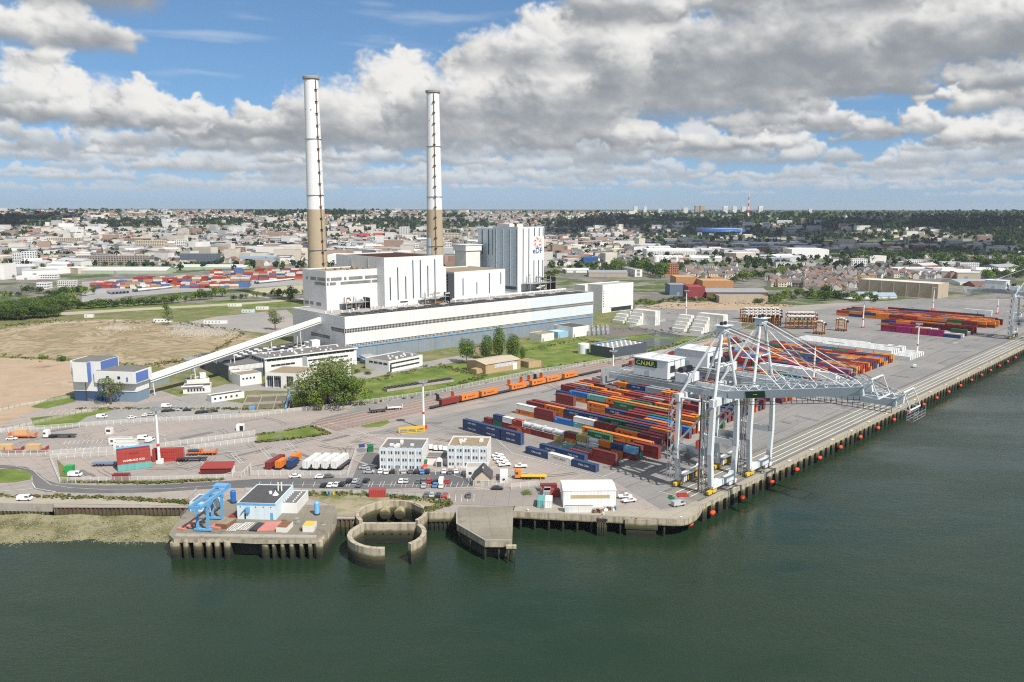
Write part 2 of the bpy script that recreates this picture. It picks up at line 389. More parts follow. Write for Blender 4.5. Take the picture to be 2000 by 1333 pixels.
def tint_mat(name, rough=0.8, var=0.25, scale=0.05, spec=0.2, transl=0.0):
    """colour from the face attribute 'Tint' (each piece's own colour)"""
    if name in MATS: return MATS[name]
    m = bpy.data.materials.new(name); m.use_nodes = True; t = m.node_tree; t.nodes.clear(); k = NT(t)
    at = k.n('ShaderNodeAttribute', attribute_name='Tint'); geo = k.n('ShaderNodeNewGeometry')
    n1 = k.n('ShaderNodeTexNoise', i_Vector=geo.outputs['Position'], i_Scale=scale, i_Detail=2.0)
    vs = k.n('ShaderNodeVectorMath', operation='SCALE', i_0=at.outputs['Color']); k.set(vs.inputs['Scale'], k.m('ADD', 1 - var, k.m('MULTIPLY', n1.outputs[0], 2 * var)))
    b = k.n('ShaderNodeBsdfPrincipled', i_Base_Color=vs.outputs[0], i_Roughness=rough); b.inputs['Specular IOR Level'].default_value = spec
    sh = b.outputs[0]
    if transl:
        tr = k.n('ShaderNodeBsdfTranslucent', i_Color=vs.outputs[0]); mx = k.n('ShaderNodeMixShader', i_0=transl, i_1=sh, i_2=tr.outputs[0]); sh = mx.outputs[0]
    out = k.n('ShaderNodeOutputMaterial'); t.links.new(sh, out.inputs[0]); MATS[name] = m; return m
white = mat('white_paint', (0.68, 0.68, 0.66), 0.55, var=0.06, streak=0.12)
offwhite = mat('off_white_render', (0.66, 0.65, 0.61), 0.8, var=0.10, grime=0.15)
dark = mat('dark_metal', (0.035, 0.036, 0.04), 0.5)
black = mat('black_rubber', (0.015, 0.015, 0.016), 0.75)
steel = mat('galvanised_steel', (0.42, 0.43, 0.44), 0.45, 0.5, var=0.15)
glas = glass('window_glass')
conc = mat('weathered_concrete', (0.34, 0.315, 0.27), 0.9, var=0.2, scale=0.12, grime=0.45, streak=0.3, bump=0.25, fine=0.12)
# ------------------------------------------------------------------ water, land, quays
WL = -6.5
def noise_mix_mat(name, stops, scale, rough=0.95, fine=0.15, detail=6.0, rough_n=0.62, bump=0.0, warp=0.0, spec=0.2):
    """ground cover: several real surface colours laid in patches by noise"""
    if name in MATS: return MATS[name]
    m = bpy.data.materials.new(name); m.use_nodes = True; t = m.node_tree; t.nodes.clear(); k = NT(t)
    pos = k.n('ShaderNodeNewGeometry').outputs['Position']
    n1 = k.n('ShaderNodeTexNoise', i_Vector=pos, i_Scale=scale, i_Detail=detail, i_Roughness=rough_n, i_Distortion=warp)
    cr = k.n('ShaderNodeValToRGB', i_0=n1.outputs[0]); e = cr.color_ramp.elements
    while len(e) > 1: e.remove(e[-1])
    e[0].position, e[0].color = stops[0][0], (*stops[0][1], 1)
    for p_, c_ in stops[1:]: ne = e.new(p_); ne.color = (*c_, 1)
    n2 = k.n('ShaderNodeTexNoise', i_Vector=pos, i_Scale=scale * 17, i_Detail=4.0, i_Roughness=0.7)
    vs = k.n('ShaderNodeVectorMath', operation='SCALE', i_0=cr.outputs[0]); k.set(vs.inputs['Scale'], k.m('ADD', 1 - fine, k.m('MULTIPLY', n2.outputs[0], 2 * fine)))
    b = k.n('ShaderNodeBsdfPrincipled', i_Base_Color=vs.outputs[0], i_Roughness=rough); b.inputs['Specular IOR Level'].default_value = spec
    if bump:
        bp = k.n('ShaderNodeBump', i_Height=n2.outputs[0], i_Strength=bump, i_Distance=0.3); t.links.new(bp.outputs[0], b.inputs['Normal'])
    out = k.n('ShaderNodeOutputMaterial'); t.links.new(b.outputs[0], out.inputs[0]); MATS[name] = m; return m
def pavement_mat(name, col, patch, joint=0.0, jsize=6.0, ang=0.0, stain=0.35, tracks=0.0, jmix=0.5):
    """asphalt or concrete paving: patched tones, slab joints, oil stains, tyre tracks along one direction"""
    if name in MATS: return MATS[name]
    m = bpy.data.materials.new(name); m.use_nodes = True; t = m.node_tree; t.nodes.clear(); k = NT(t)
    pos = k.n('ShaderNodeNewGeometry').outputs['Position']
    mp = k.n('ShaderNodeMapping', i_Vector=pos); mp.inputs['Rotation'].default_value = (0, 0, ang); pr = mp.outputs[0]
    n1 = k.n('ShaderNodeTexNoise', i_Vector=pos, i_Scale=0.018, i_Detail=5.0, i_Roughness=0.6)
    o = k.mix(k.smooth(n1.outputs[0], 0.40, 0.62), (*col, 1), (*patch, 1))
    n2 = k.n('ShaderNodeTexNoise', i_Vector=pos, i_Scale=0.5, i_Detail=5.0, i_Roughness=0.7)
    vs = k.n('ShaderNodeVectorMath', operation='SCALE', i_0=o); k.set(vs.inputs['Scale'], k.m('ADD', 0.82, k.m('MULTIPLY', n2.outputs[0], 0.36))); o = vs.outputs[0]
    n3 = k.n('ShaderNodeTexNoise', i_Vector=pos, i_Scale=0.07, i_Detail=6.0, i_Roughness=0.7)
    o = k.mix(k.m('MULTIPLY', k.smooth(n3.outputs[0], 0.58, 0.72), stain), o, (col[0] * .45, col[1] * .44, col[2] * .43, 1))
    if tracks:
        m2 = k.n('ShaderNodeMapping', i_Vector=pr); m2.inputs['Scale'].default_value = (0.012, 0.45, 1)
        n5 = k.n('ShaderNodeTexNoise', i_Vector=m2.outputs[0], i_Scale=1.0, i_Detail=4.0, i_Roughness=0.7)
        o = k.mix(k.m('MULTIPLY', k.smooth(n5.outputs[0], 0.52, 0.70), tracks), o, (col[0] * .55, col[1] * .53, col[2] * .5, 1))
    if joint:
        br = k.n('ShaderNodeTexBrick', i_Vector=pr, i_Scale=1.0); br.offset = 0.0
        br.inputs['Brick Width'].default_value = jsize; br.inputs['Row Height'].default_value = jsize; br.inputs['Mortar Size'].default_value = joint
        o = k.mix(k.m('MULTIPLY', br.outputs['Fac'], jmix), o, (col[0] * .5, col[1] * .5, col[2] * .48, 1))
    b = k.n('ShaderNodeBsdfPrincipled', i_Base_Color=o, i_Roughness=0.9); b.inputs['Specular IOR Level'].default_value = 0.25
    out = k.n('ShaderNodeOutputMaterial'); t.links.new(b.outputs[0], out.inputs[0]); MATS[name] = m; return m
def tidal_mat(name, col, rust=False):
    """concrete or steel that stands in the tide: bare above, weed below high water, black at the bottom"""
    m = bpy.data.materials.new(name); m.use_nodes = True; t = m.node_tree; t.nodes.clear(); k = NT(t)
    pos = k.n('ShaderNodeNewGeometry').outputs['Position']; sp_ = k.n('ShaderNodeSeparateXYZ', i_0=pos)
    n1 = k.n('ShaderNodeTexNoise', i_Vector=pos, i_Scale=0.35, i_Detail=6.0, i_Roughness=0.65)
    mp = k.n('ShaderNodeMapping', i_Vector=pos); mp.inputs['Scale'].default_value = (1.0, 1.0, 0.08)
    n2 = k.n('ShaderNodeTexNoise', i_Vector=mp.outputs[0], i_Scale=0.8, i_Detail=4.0)
    z = k.m('ADD', sp_.outputs[2], k.m('MULTIPLY', k.m('SUBTRACT', n1.outputs[0], 0.5), 1.6))
    o = k.mix(k.smooth(n2.outputs[0], 0.42, 0.68), (*col, 1), (col[0] * .55, col[1] * .52, col[2] * .46, 1))
    o = k.mix(k.m('MULTIPLY', k.smooth(n1.outputs[0], 0.5, 0.7), 0.4), o, (col[0] * .5, col[1] * .5, col[2] * .36, 1))
    o = k.mix(k.smooth(z, -1.5, -2.6), o, (0.085, 0.078, 0.036, 1))
    o = k.mix(k.smooth(z, -2.7, -3.8), o, (0.030, 0.033, 0.015, 1))
    o = k.mix(k.smooth(z, -4.2, -5.4), o, (0.014, 0.016, 0.011, 1))
    b = k.n('ShaderNodeBsdfPrincipled', i_Base_Color=o, i_Roughness=0.85)
    bp = k.n('ShaderNodeBump', i_Height=n1.outputs[0], i_Strength=0.4, i_Distance=0.3); t.links.new(bp.outputs[0], b.inputs['Normal'])
    out = k.n('ShaderNodeOutputMaterial'); t.links.new(b.outputs[0], out.inputs[0]); MATS[name] = m; return m
tidal = tidal_mat('tidal_concrete', (0.42, 0.37, 0.28)); tidal_rust = tidal_mat('sheet_pile_steel', (0.13, 0.085, 0.06))
# water
wm = bpy.data.materials.new('harbour_water'); wm.use_nodes = True; t = wm.node_tree; t.nodes.clear(); k = NT(t)
pos = k.n('ShaderNodeNewGeometry').outputs['Position']
mp = k.n('ShaderNodeMapping', i_Vector=pos); mp.inputs['Rotation'].default_value = (0, 0, 0.5); mp.inputs['Scale'].default_value = (1.0, 1.7, 1.0)
wa = k.n('ShaderNodeTexNoise', i_Vector=mp.outputs[0], i_Scale=0.55, i_Detail=5.0, i_Roughness=0.62)
wb = k.n('ShaderNodeTexNoise', i_Vector=mp.outputs[0], i_Scale=0.05, i_Detail=3.0, i_Roughness=0.5)
wmp = k.n('ShaderNodeMapping', i_Vector=pos); wmp.inputs['Rotation'].default_value = (0, 0, 0.7); wmp.inputs['Scale'].default_value = (1.0, 2.6, 1.0)
wc = k.n('ShaderNodeTexNoise', i_Vector=wmp.outputs[0], i_Scale=0.007, i_Detail=6.0, i_Roughness=0.6)
hgt = k.m('ADD', k.m('MULTIPLY', wa.outputs[0], 0.34), k.m('MULTIPLY', wb.outputs[0], 0.7))
calm = k.smooth(wc.outputs[0], 0.40, 0.62)
wcol = k.mix(wc.outputs[0], (0.013, 0.030, 0.0125, 1), (0.018, 0.034, 0.019, 1))
b = k.n('ShaderNodeBsdfPrincipled', i_Base_Color=wcol, i_IOR=1.33); k.set(b.inputs['Roughness'], k.m('ADD', 0.10, k.m('MULTIPLY', calm, 0.10)))
b.inputs['Specular IOR Level'].default_value = 0.5
bp = k.n('ShaderNodeBump', i_Height=hgt, i_Distance=1.0); k.set(bp.inputs['Strength'], k.m('ADD', 0.22, k.m('MULTIPLY', calm, 0.85))); t.links.new(bp.outputs[0], b.inputs['Normal'])
out = k.n('ShaderNodeOutputMaterial'); t.links.new(b.outputs[0], out.inputs[0])
struct('water', MB().sheet([(-2500, -600), (3500, -600), (3500, 2600), (-2500, 2600)], WL), wm)
# land outline (photo pixels -> ground)
pave = pavement_mat('yard_concrete', (0.335, 0.29, 0.26), (0.28, 0.26, 0.242), joint=0.12, jsize=7.5, ang=-YA, stain=0.65, tracks=0.6)
asph = pavement_mat('terminal_asphalt', (0.205, 0.203, 0.20), (0.25, 0.24, 0.228), stain=0.6, ang=YA - math.pi / 2, tracks=0.75)
dasph = pavement_mat('dark_asphalt', (0.115, 0.115, 0.118), (0.15, 0.148, 0.145), stain=0.3)
stackp = pavement_mat('stack_paving', (0.30, 0.275, 0.25), (0.25, 0.235, 0.22), stain=0.75, tracks=0.8, ang=YA)
sand = noise_mix_mat('sandy_fill', [(0.30, (0.19, 0.155, 0.09)), (0.41, (0.33, 0.255, 0.16)), (0.48, (0.19, 0.165, 0.09)), (0.54, (0.38, 0.30, 0.20)), (0.62, (0.20, 0.18, 0.11)), (0.72, (0.40, 0.33, 0.235))], 0.03, warp=0.6, detail=9)
dirt = noise_mix_mat('bare_earth', [(0.30, (0.11, 0.095, 0.075)), (0.36, (0.31, 0.23, 0.155)), (0.48, (0.40, 0.30, 0.21)), (0.57, (0.34, 0.265, 0.19)), (0.64, (0.42, 0.33, 0.24)), (0.72, (0.12, 0.10, 0.08))], 0.026, warp=0.4, detail=8)
grass = noise_mix_mat('grass', [(0.34, (0.075, 0.115, 0.022)), (0.48, (0.115, 0.165, 0.033)), (0.58, (0.165, 0.195, 0.05)), (0.7, (0.22, 0.20, 0.085))], 0.07, fine=0.28, detail=7, bump=0.4)
scrub = noise_mix_mat('scrub_ground', [(0.34, (0.24, 0.20, 0.13)), (0.46, (0.17, 0.165, 0.07)), (0.56, (0.11, 0.145, 0.04)), (0.68, (0.25, 0.21, 0.15))], 0.045, fine=0.25, detail=8)
farg = noise_mix_mat('town_ground', [(0.32, (0.045, 0.075, 0.022)), (0.45, (0.085, 0.115, 0.04)), (0.50, (0.23, 0.21, 0.18)), (0.58, (0.13, 0.125, 0.115)), (0.66, (0.28, 0.26, 0.225)), (0.74, (0.08, 0.10, 0.045))], 0.009, fine=0.2, detail=8)
RC = G(766, 1003); RCR = 12.4                       # round basin
a0 = math.atan2((G(700, 1012) - RC).y, (G(700, 1012) - RC).x); a1 = math.atan2((G(836, 1004) - RC).y, (G(836, 1004) - RC).x)
arc = [(RC.x + RCR * math.cos(math.pi - i * (math.pi - 0.05) / 16 + 0.03), RC.y + RCR * math.sin(math.pi - i * (math.pi - 0.05) / 16 + 0.03)) for i in range(17)]
QX = 3.2                                             # quay edge in the yard frame
def xy(v): return (v.x, v.y)
fq0, fq1 = G(1003, 1000), G(1318, 1015)             # front quay edge
fdir = (fq1 - fq0).normalized(); fback = Vector((-fdir.y, fdir.x, 0)); SETB = 8.0
fi0, fi1 = fq0 + fback * SETB, fq1 + fback * SETB
cor_in = Y(QX - 4.0, -14)
land = [(-1500, G(-60, 984).y), xy(G(-60, 984)), xy(G(105, 986)), xy(G(106, 990)), xy(G(372, 990)), xy(G(372, 978)), xy(G(655, 990)), xy(G(656, 1011)), xy(G(692, 1011))] + arc + \
       [xy(G(838, 1001)), xy(G(893, 1000)), xy(G(896, 990)), xy(G(1003, 990)), xy(fi0), xy(fi1), xy(cor_in), xy(Y(QX - 4.0, 1400)), (2500, 2500), (-2500, 2500), (-2500, G(-60, 984).y)]
lm = MB(); lm.prism(land, -14, 0, 0, 1)
struct('ground', lm, [tidal, pave])
# hills behind the town
def hill(x, y):
    d = np.hypot(x, y); a = np.arctan2(x, y)
    r0 = 3050 + 230 * np.sin(a * 7 + 1.0) + 160 * np.sin(a * 17 + 2.2) + 70 * np.sin(a * 41)
    t_ = np.clip((d - r0) / (900 + 250 * np.sin(a * 9 + 4)), 0, 1); t_ = t_ * t_ * (3 - 2 * t_)
    top = 84 + 7 * np.sin(a * 5 + d * 0.0007) + 4 * np.sin(a * 23 + 1 + d * 0.0011)
    return t_ * top + np.clip((d - 5200) / 9000, 0, 1) * 16
nr, na = 90, 220
rad = 2200 * (20000 / 2200) ** (np.linspace(0, 1, nr)); ang_ = np.linspace(-0.95, 0.95, na)
RR, AA = np.meshgrid(rad, ang_, indexing='ij'); HX, HY = RR * np.sin(AA), RR * np.cos(AA); HZ = hill(HX, HY) + 0.02
idx = np.arange(nr * na).reshape(nr, na)
hq = np.stack([idx[:-1, :-1], idx[:-1, 1:], idx[1:, 1:], idx[1:, :-1]], -1).reshape(-1, 4)[:, ::-1]
hillm = noise_mix_mat('hill_ground', [(0.34, (0.028, 0.05, 0.016)), (0.46, (0.05, 0.08, 0.025)), (0.54, (0.09, 0.115, 0.045)), (0.62, (0.16, 0.15, 0.10)), (0.7, (0.05, 0.075, 0.025))], 0.0045, fine=0.2, detail=8)
o = link('hills', raw_mesh('hills', np.stack([HX, HY, HZ], -1).reshape(-1, 3), hq, hillm, smooth=True)); o['kind'] = 'structure'
# surfaces laid on the ground, each 4 mm above the one below
LAYN = [0]
def pxpoly(pts): return [xy(G(*p)) for p in pts]
def lay(name, pts, m, lvl, world=False):
    LAYN[0] += 1
    return struct(name, MB().sheet(pts if world else pxpoly(pts), 0.003 * LAYN[0]), m)
lay('far_ground', [(-2400, 2480), (-1400, 640), xy(G(0, 612)), xy(G(140, 604)), xy(G(480, 606)), xy(G(700, 600)), xy(G(1240, 596)), xy(G(1560, 596)), xy(G(1700, 588)), xy(G(2000, 582)), (1900, 1500), (2480, 2480)], farg, 1, True)
lay('scrub_field', [(-120, 640), (0, 612), (140, 604), (480, 606), (700, 600), (1240, 596), (1250, 640), (1400, 655), (1100, 712), (850, 766), (700, 788), (560, 800), (430, 800), (300, 760), (-120, 820)], scrub, 2)
lay('sandy_field', [(-140, 700), (-30, 652), (40, 638), (112, 628), (230, 624), (350, 630), (470, 646), (520, 664), (500, 678), (400, 700), (350, 722), (290, 716), (200, 706), (0, 697)], sand, 3)
lay('bare_earth_lot', [(-160, 790), (-60, 702), (0, 700), (140, 707), (148, 786), (90, 796), (40, 815), (0, 832), (-100, 850)], dirt, 3)
lay('grass_verge', [(690, 752), (735, 724), (850, 712), (905, 704), (950, 734), (1010, 726), (1040, 722), (1035, 731), (850, 768), (760, 781), (705, 789)], grass, 3)
lay('grass_verge', [(1000, 690), (1030, 668), (1140, 660), (1160, 690), (1240, 700), (1130, 712), (1060, 724), (1060, 705), (1010, 716)], grass, 3)
lay('grass_verge', [(1160, 640), (1240, 630), (1400, 650), (1400, 658), (1262, 690), (1230, 668), (1170, 662)], grass, 3)
lay('grass_verge', [(380, 622), (470, 614), (520, 626), (440, 632)], grass, 3)
lay('grass_verge', [(140, 600), (480, 590), (600, 592), (600, 598), (480, 604), (150, 612)], grass, 3)
lay('grass_strip', [(60, 818), (180, 806), (196, 796), (236, 802), (260, 812), (120, 834), (70, 836)], grass, 3)
lay('grass_strip', [(60, 797), (100, 779), (148, 768), (148, 786), (90, 800)], grass, 4)
lay('terminal_road', [(600, 832), (640, 812), (720, 790), (860, 768), (1060, 729), (1400, 664), (1480, 646), (1560, 622), (1620, 600), (1780, 590), (2040, 584), (2120, 640)] + [], asph, 2)
lay('terminal_apron', [xy(G(720, 848)), xy(G(860, 812)), xy(G(1150, 757)), xy(G(1400, 700)), xy(Y(-160, 240)), xy(Y(-190, 330)), xy(Y(-215, 560)), xy(Y(-180, 760)), xy(Y(-4.05, 900)), xy(Y(-0.85, 900)), xy(Y(-0.85, -14)), xy(Y(-5, -24)), xy(G(1190, 933)), xy(G(1000, 876)), xy(G(880, 846))], asph, 3, True)
lay('quay_strip', [xy(Y(-13.3, -9)), xy(Y(-.86, -9)), xy(Y(-.86, 890)), xy(Y(-13.3, 890))], pavement_mat('quay_strip_concrete', (0.245, 0.232, 0.20), (0.20, 0.195, 0.165), stain=0.85, tracks=0.5, ang=YA - math.pi / 2), 4, True)
lay('stack_yard', [xy(Y(-136, -10)), xy(Y(-42, -10)), xy(Y(-42, 140)), xy(Y(-150, 140)), xy(Y(-150, 90)), xy(Y(-136, 60))], stackp, 4, True)
lay('stack_yard', [xy(Y(-136, 226)), xy(Y(-41, 226)), xy(Y(-41, 330)), xy(Y(-136, 330))], stackp, 4, True)
lay('rail_bed', [(690, 818), (720, 806), (850, 786), (1150, 727), (1400, 673), (1500, 648), (1500, 656), (1400, 690), (1150, 744), (880, 800), (760, 826)], pave, 4)
lay('truck_park', [(-40, 868), (0, 852), (250, 832), (500, 818), (640, 806), (700, 800), (640, 815), (600, 828), (500, 852), (296, 882), (104, 893), (-40, 897)], pave, 4)
lay('visitor_car_park', [(170, 816), (230, 800), (300, 786), (430, 783), (560, 800), (430, 814), (260, 826), (140, 836)], pavement_mat('car_park_asphalt', (0.25, 0.245, 0.235), (0.29, 0.28, 0.26), stain=0.2), 5)
road = [(-60, 912), (20, 911), (60, 918), (78, 932), (110, 943), (200, 950), (300, 950), (440, 942), (520, 928), (640, 918), (720, 905), (735, 884), (715, 884), (695, 908), (690, 931), (520, 930), (492, 932), (440, 938)]
lay('access_road', [(-60, 911), (10, 910), (52, 914), (76, 926), (88, 938), (112, 946), (180, 950), (300, 949), (440, 941), (500, 937), (500, 954), (440, 954), (300, 963), (180, 965), (90, 962), (66, 956), (66, 944), (64, 930), (40, 918), (0, 916), (-60, 917)], dasph, 5)
lay('parking_lot', [(494, 937), (690, 934), (700, 908), (716, 884), (740, 886), (742, 920), (925, 924), (945, 950), (700, 957), (500, 953)], dasph, 5)
lay('front_lot', [(500, 955), (700, 959), (945, 953), (1060, 950), (1090, 985), (1000, 990), (880, 985), (840, 966), (620, 966)], pavement_mat('worn_asphalt', (0.25, 0.225, 0.205), (0.29, 0.26, 0.235), stain=0.4, joint=0.08, jsize=5, ang=0.05), 5)
lay('grass_island', [(-40, 922), (20, 917), (52, 921), (64, 929), (60, 938), (30, 944), (-40, 946)], grass, 6)
lay('grass_island', [(505, 851), (560, 842), (612, 834), (640, 842), (645, 849), (560, 860), (500, 866)], grass, 6)
lay('grass_island', [(680, 817), (710, 811), (752, 814), (762, 826), (745, 834), (715, 836), (685, 828)], grass, 6)
lay('grass_island', [(126, 912), (112, 900), (120, 942), (300, 946), (440, 938), (440, 934), (300, 938), (140, 942)], scrub, 6)
lay('bank_grass', [(-60, 984), (105, 986), (372, 989), (372, 978), (240, 975), (0, 968), (-60, 966)], noise_mix_mat('quay_dirt', [(0.4, (0.33, 0.29, 0.22)), (0.55, (0.36, 0.33, 0.27)), (0.68, (0.17, 0.17, 0.08))], 0.06), 4)
lay('bank_grass', [(585, 966), (665, 962), (735, 966), (880, 983), (838, 1000), (800, 982), (765, 978), (720, 984), (694, 1004), (690, 1010), (658, 1009), (640, 985)], noise_mix_mat('bank_scrub', [(0.36, (0.13, 0.145, 0.05)), (0.5, (0.28, 0.245, 0.16)), (0.6, (0.33, 0.29, 0.205)), (0.72, (0.16, 0.16, 0.07))], 0.09), 6)
lay('pond', [(1230, 668), (1270, 660), (1330, 664), (1310, 674), (1280, 680), (1262, 682)], wm, 7)
lay('pond', [(1262, 652), (1300, 644), (1368, 655), (1330, 661), (1280, 657)], wm, 7)
lay('dock_water', [(1062, 508), (1110, 498), (1200, 498), (1210, 502), (1150, 508), (1100, 513)], wm, 7)
lay('dock_water', [(1590, 478), (1680, 474), (1790, 473), (1870, 476), (1800, 482), (1680, 485), (1600, 487)], wm, 7)
lay('country_road', [(120, 612), (240, 605), (480, 592), (640, 580), (640, 583), (480, 596), (240, 610), (120, 618)], pavement_mat('pale_road', (0.40, 0.35, 0.27), (0.37, 0.33, 0.27)), 5)
lay('storage_quay', [(160, 592), (250, 580), (420, 568), (600, 556), (600, 528), (380, 540), (160, 552)], pavement_mat('storage_concrete', (0.33, 0.33, 0.33), (0.29, 0.28, 0.27)), 4)
lay('pale_yard', [(480, 580), (500, 565), (600, 556), (600, 572), (540, 584)], noise_mix_mat('dry_lot', [(0.4, (0.36, 0.33, 0.20)), (0.6, (0.40, 0.37, 0.27))], 0.03), 6)
lay('plant_yard', [(320, 640), (420, 620), (560, 606), (600, 640), (545, 655), (480, 648)], pavement_mat('plant_yard_concrete', (0.27, 0.26, 0.245), (0.33, 0.30, 0.27), stain=0.5), 4)
lay('plant_road', [(380, 792), (440, 770), (500, 764), (600, 766), (700, 745), (760, 731), (850, 716), (930, 702), (905, 694), (840, 706), (700, 730), (640, 748), (590, 756), (520, 752), (440, 752), (340, 780)], pavement_mat('plant_road_asphalt', (0.30, 0.28, 0.26), (0.26, 0.25, 0.235)), 4)
lay('dark_yard', [(1152, 652), (1190, 636), (1310, 640), (1290, 650), (1240, 655), (1190, 662)], pavement_mat('dark_gravel', (0.13, 0.12, 0.105), (0.17, 0.15, 0.13)), 4)
lay('reefer_yard', [(1240, 620), (1280, 600), (1440, 606), (1480, 640), (1400, 660), (1330, 655), (1250, 640)], asph, 5)
lay('dusty_verge', [(1240, 604), (1300, 590), (1440, 588), (1560, 596), (1500, 604), (1400, 606), (1290, 602)], dirt, 6)
# beach below the sheet piles
bp_ = MB(); nb, mbk = 90, 26
bv = []; 
for i in range(nb):
    s_ = i / (nb - 1); wx = -80 + 432 * s_
    top_ = G(wx, 1003 + 5 * s_, -2.6); wl_y = 1070 - 4 * s_ - 22 * max(0, s_ - .75) * 4 * (s_ - .75) * 4 * .25 + 3 * math.sin(s_ * 9)
    bot_ = G(wx, wl_y + 8, WL - 0.9)
    for j in range(mbk):
        q_ = j / (mbk - 1); p_ = top_.lerp(bot_, q_); z_ = -2.9 - (3.6 + .9) * q_ ** 0.8 + 0.35 * math.sin(p_.x * .35 + 2 * math.sin(p_.y * .3)) * math.sin(p_.y * .45) + random.uniform(-.08, .08)
        bv.append((p_.x, p_.y, z_))
bi = np.arange(nb * mbk).reshape(nb, mbk); bf = np.stack([bi[:-1, :-1], bi[1:, :-1], bi[1:, 1:], bi[:-1, 1:]], -1).reshape(-1, 4)[:, ::-1]
mud = noise_mix_mat('tidal_mud', [(0.36, (0.10, 0.10, 0.04)), (0.48, (0.19, 0.175, 0.09)), (0.58, (0.25, 0.23, 0.14)), (0.68, (0.14, 0.14, 0.07))], 0.12, fine=0.3, detail=8, bump=0.6)
o = link('beach', raw_mesh('beach', bv, bf, mud, smooth=True)); o['kind'] = 'structure'
# stones scattered over the beach
sv, sf = [], []
oct_v = np.array([(1, 0, 0), (-1, 0, 0), (0, 1, 0), (0, -1, 0), (0, 0, 1), (0, 0, -1)], float); oct_f = [(0, 2, 4), (2, 1, 4), (1, 3, 4), (3, 0, 4), (2, 0, 5), (1, 2, 5), (3, 1, 5), (0, 3, 5)]
bva = np.array(bv).reshape(nb, mbk, 3)
for i in range(2600):
    a_, b_ = random.random() * (nb - 1.01), random.random() ** .7 * (mbk - 1.01); p_ = bva[int(a_), int(b_)] + rng.normal(0, .5, 3) * (1, 1, 0)
    s_ = random.uniform(.12, .42) * (1.6 if random.random() < .06 else 1); vv = oct_v * rng.uniform(.6, 1.2, (6, 3)) * s_ + p_ + (0, 0, .03)
    o_ = len(sv) * 6; sv.append(vv); sf += [tuple(q + o_ for q in f_) for f_ in oct_f]
o = link('beach_stones', raw_mesh('beach_stones', np.concatenate(sv), sf, mat('beach_stone', (0.21, 0.20, 0.14), .95, var=.4, scale=.6)))
tag(o, 'scattered pale stones lying on the muddy foreshore', 'stones', kind='stuff')

# tyre marks, repairs and weeds
rt = random.Random(8); tm1, tm2 = MB(), MB()
def arc_marks(mb, c, rad, a0, a1, w=.32):
    n_ = 10
    for off in (0, 1.9):
        for i in range(n_):
            p, q = a0 + (a1 - a0) * i / n_, a0 + (a1 - a0) * (i + 1) / n_; r0, r1 = rad + off, rad + off + w
            ex_, ey_ = c[0] + r1 * math.cos(q) - YO.x, c[1] + r1 * math.sin(q) - YO.y; yx_ = ex_ * math.cos(YA) - ey_ * math.sin(YA)
            if yx_ > -15 or ey_ + YO.y < 305: continue                 # keep off the crane rails and the water
            mb.add([(c[0] + r0 * math.cos(p), c[1] + r0 * math.sin(p), .147), (c[0] + r1 * math.cos(p), c[1] + r1 * math.sin(p), .147), (c[0] + r1 * math.cos(q), c[1] + r1 * math.sin(q), .147), (c[0] + r0 * math.cos(q), c[1] + r0 * math.sin(q), .147)], [(0, 1, 2, 3)])
for i in range(46): p_ = Y(rt.uniform(-175, -16), rt.choice((rt.uniform(-9, 20), rt.uniform(140, 225), rt.uniform(372, 460), rt.uniform(-9, 120)))); arc_marks(tm1, p_, rt.uniform(9, 60), (a_ := rt.uniform(0, 6.28)), a_ + rt.uniform(.2, .7))
for i in range(34): p_ = G(rt.uniform(120, 900), rt.uniform(835, 905)); arc_marks(tm2, p_, rt.uniform(8, 40), (a_ := rt.uniform(0, 6.28)), a_ + rt.uniform(.3, .9))
for nm, mb, c_ in (('tyre_marks', tm1, (.145, .142, .138)), ('tyre_marks', tm2, (.235, .205, .18))): struct(nm, mb, mat('tyre_rubber_' + str(len(MATS)), c_, .9, var=.4, scale=.3))
pr1, pr2 = MB(), MB()
for i in range(70):
    p_ = Y(rt.uniform(-170, -14), rt.uniform(-8, 560)) if i < 40 else G(rt.uniform(60, 900), rt.uniform(835, 930)); w_, l_ = rt.uniform(1, 3.5), rt.uniform(3, 16); a_ = rt.choice((YRZ, YRZ + 1.5708)); u_, v_ = Vector((math.cos(a_), math.sin(a_), 0)) * l_, Vector((-math.sin(a_), math.cos(a_), 0)) * w_
    (pr1 if i % 2 else pr2).sheet([xy(p_), xy(p_ + u_), xy(p_ + u_ + v_), xy(p_ + v_)], .1436 + .00005 * i)
struct('paving_repairs', pr1, mat('repair_dark', (.17, .165, .16), .95, var=.2, scale=.4)); struct('paving_repairs', pr2, mat('repair_pale', (.32, .30, .275), .95, var=.2, scale=.4))
# ------------------------------------------------------------------ quay walls and harbour works
deckc = pavement_mat('quay_concrete', (0.36, 0.325, 0.26), (0.31, 0.285, 0.235), stain=0.4, joint=0.10, jsize=8, ang=YA)
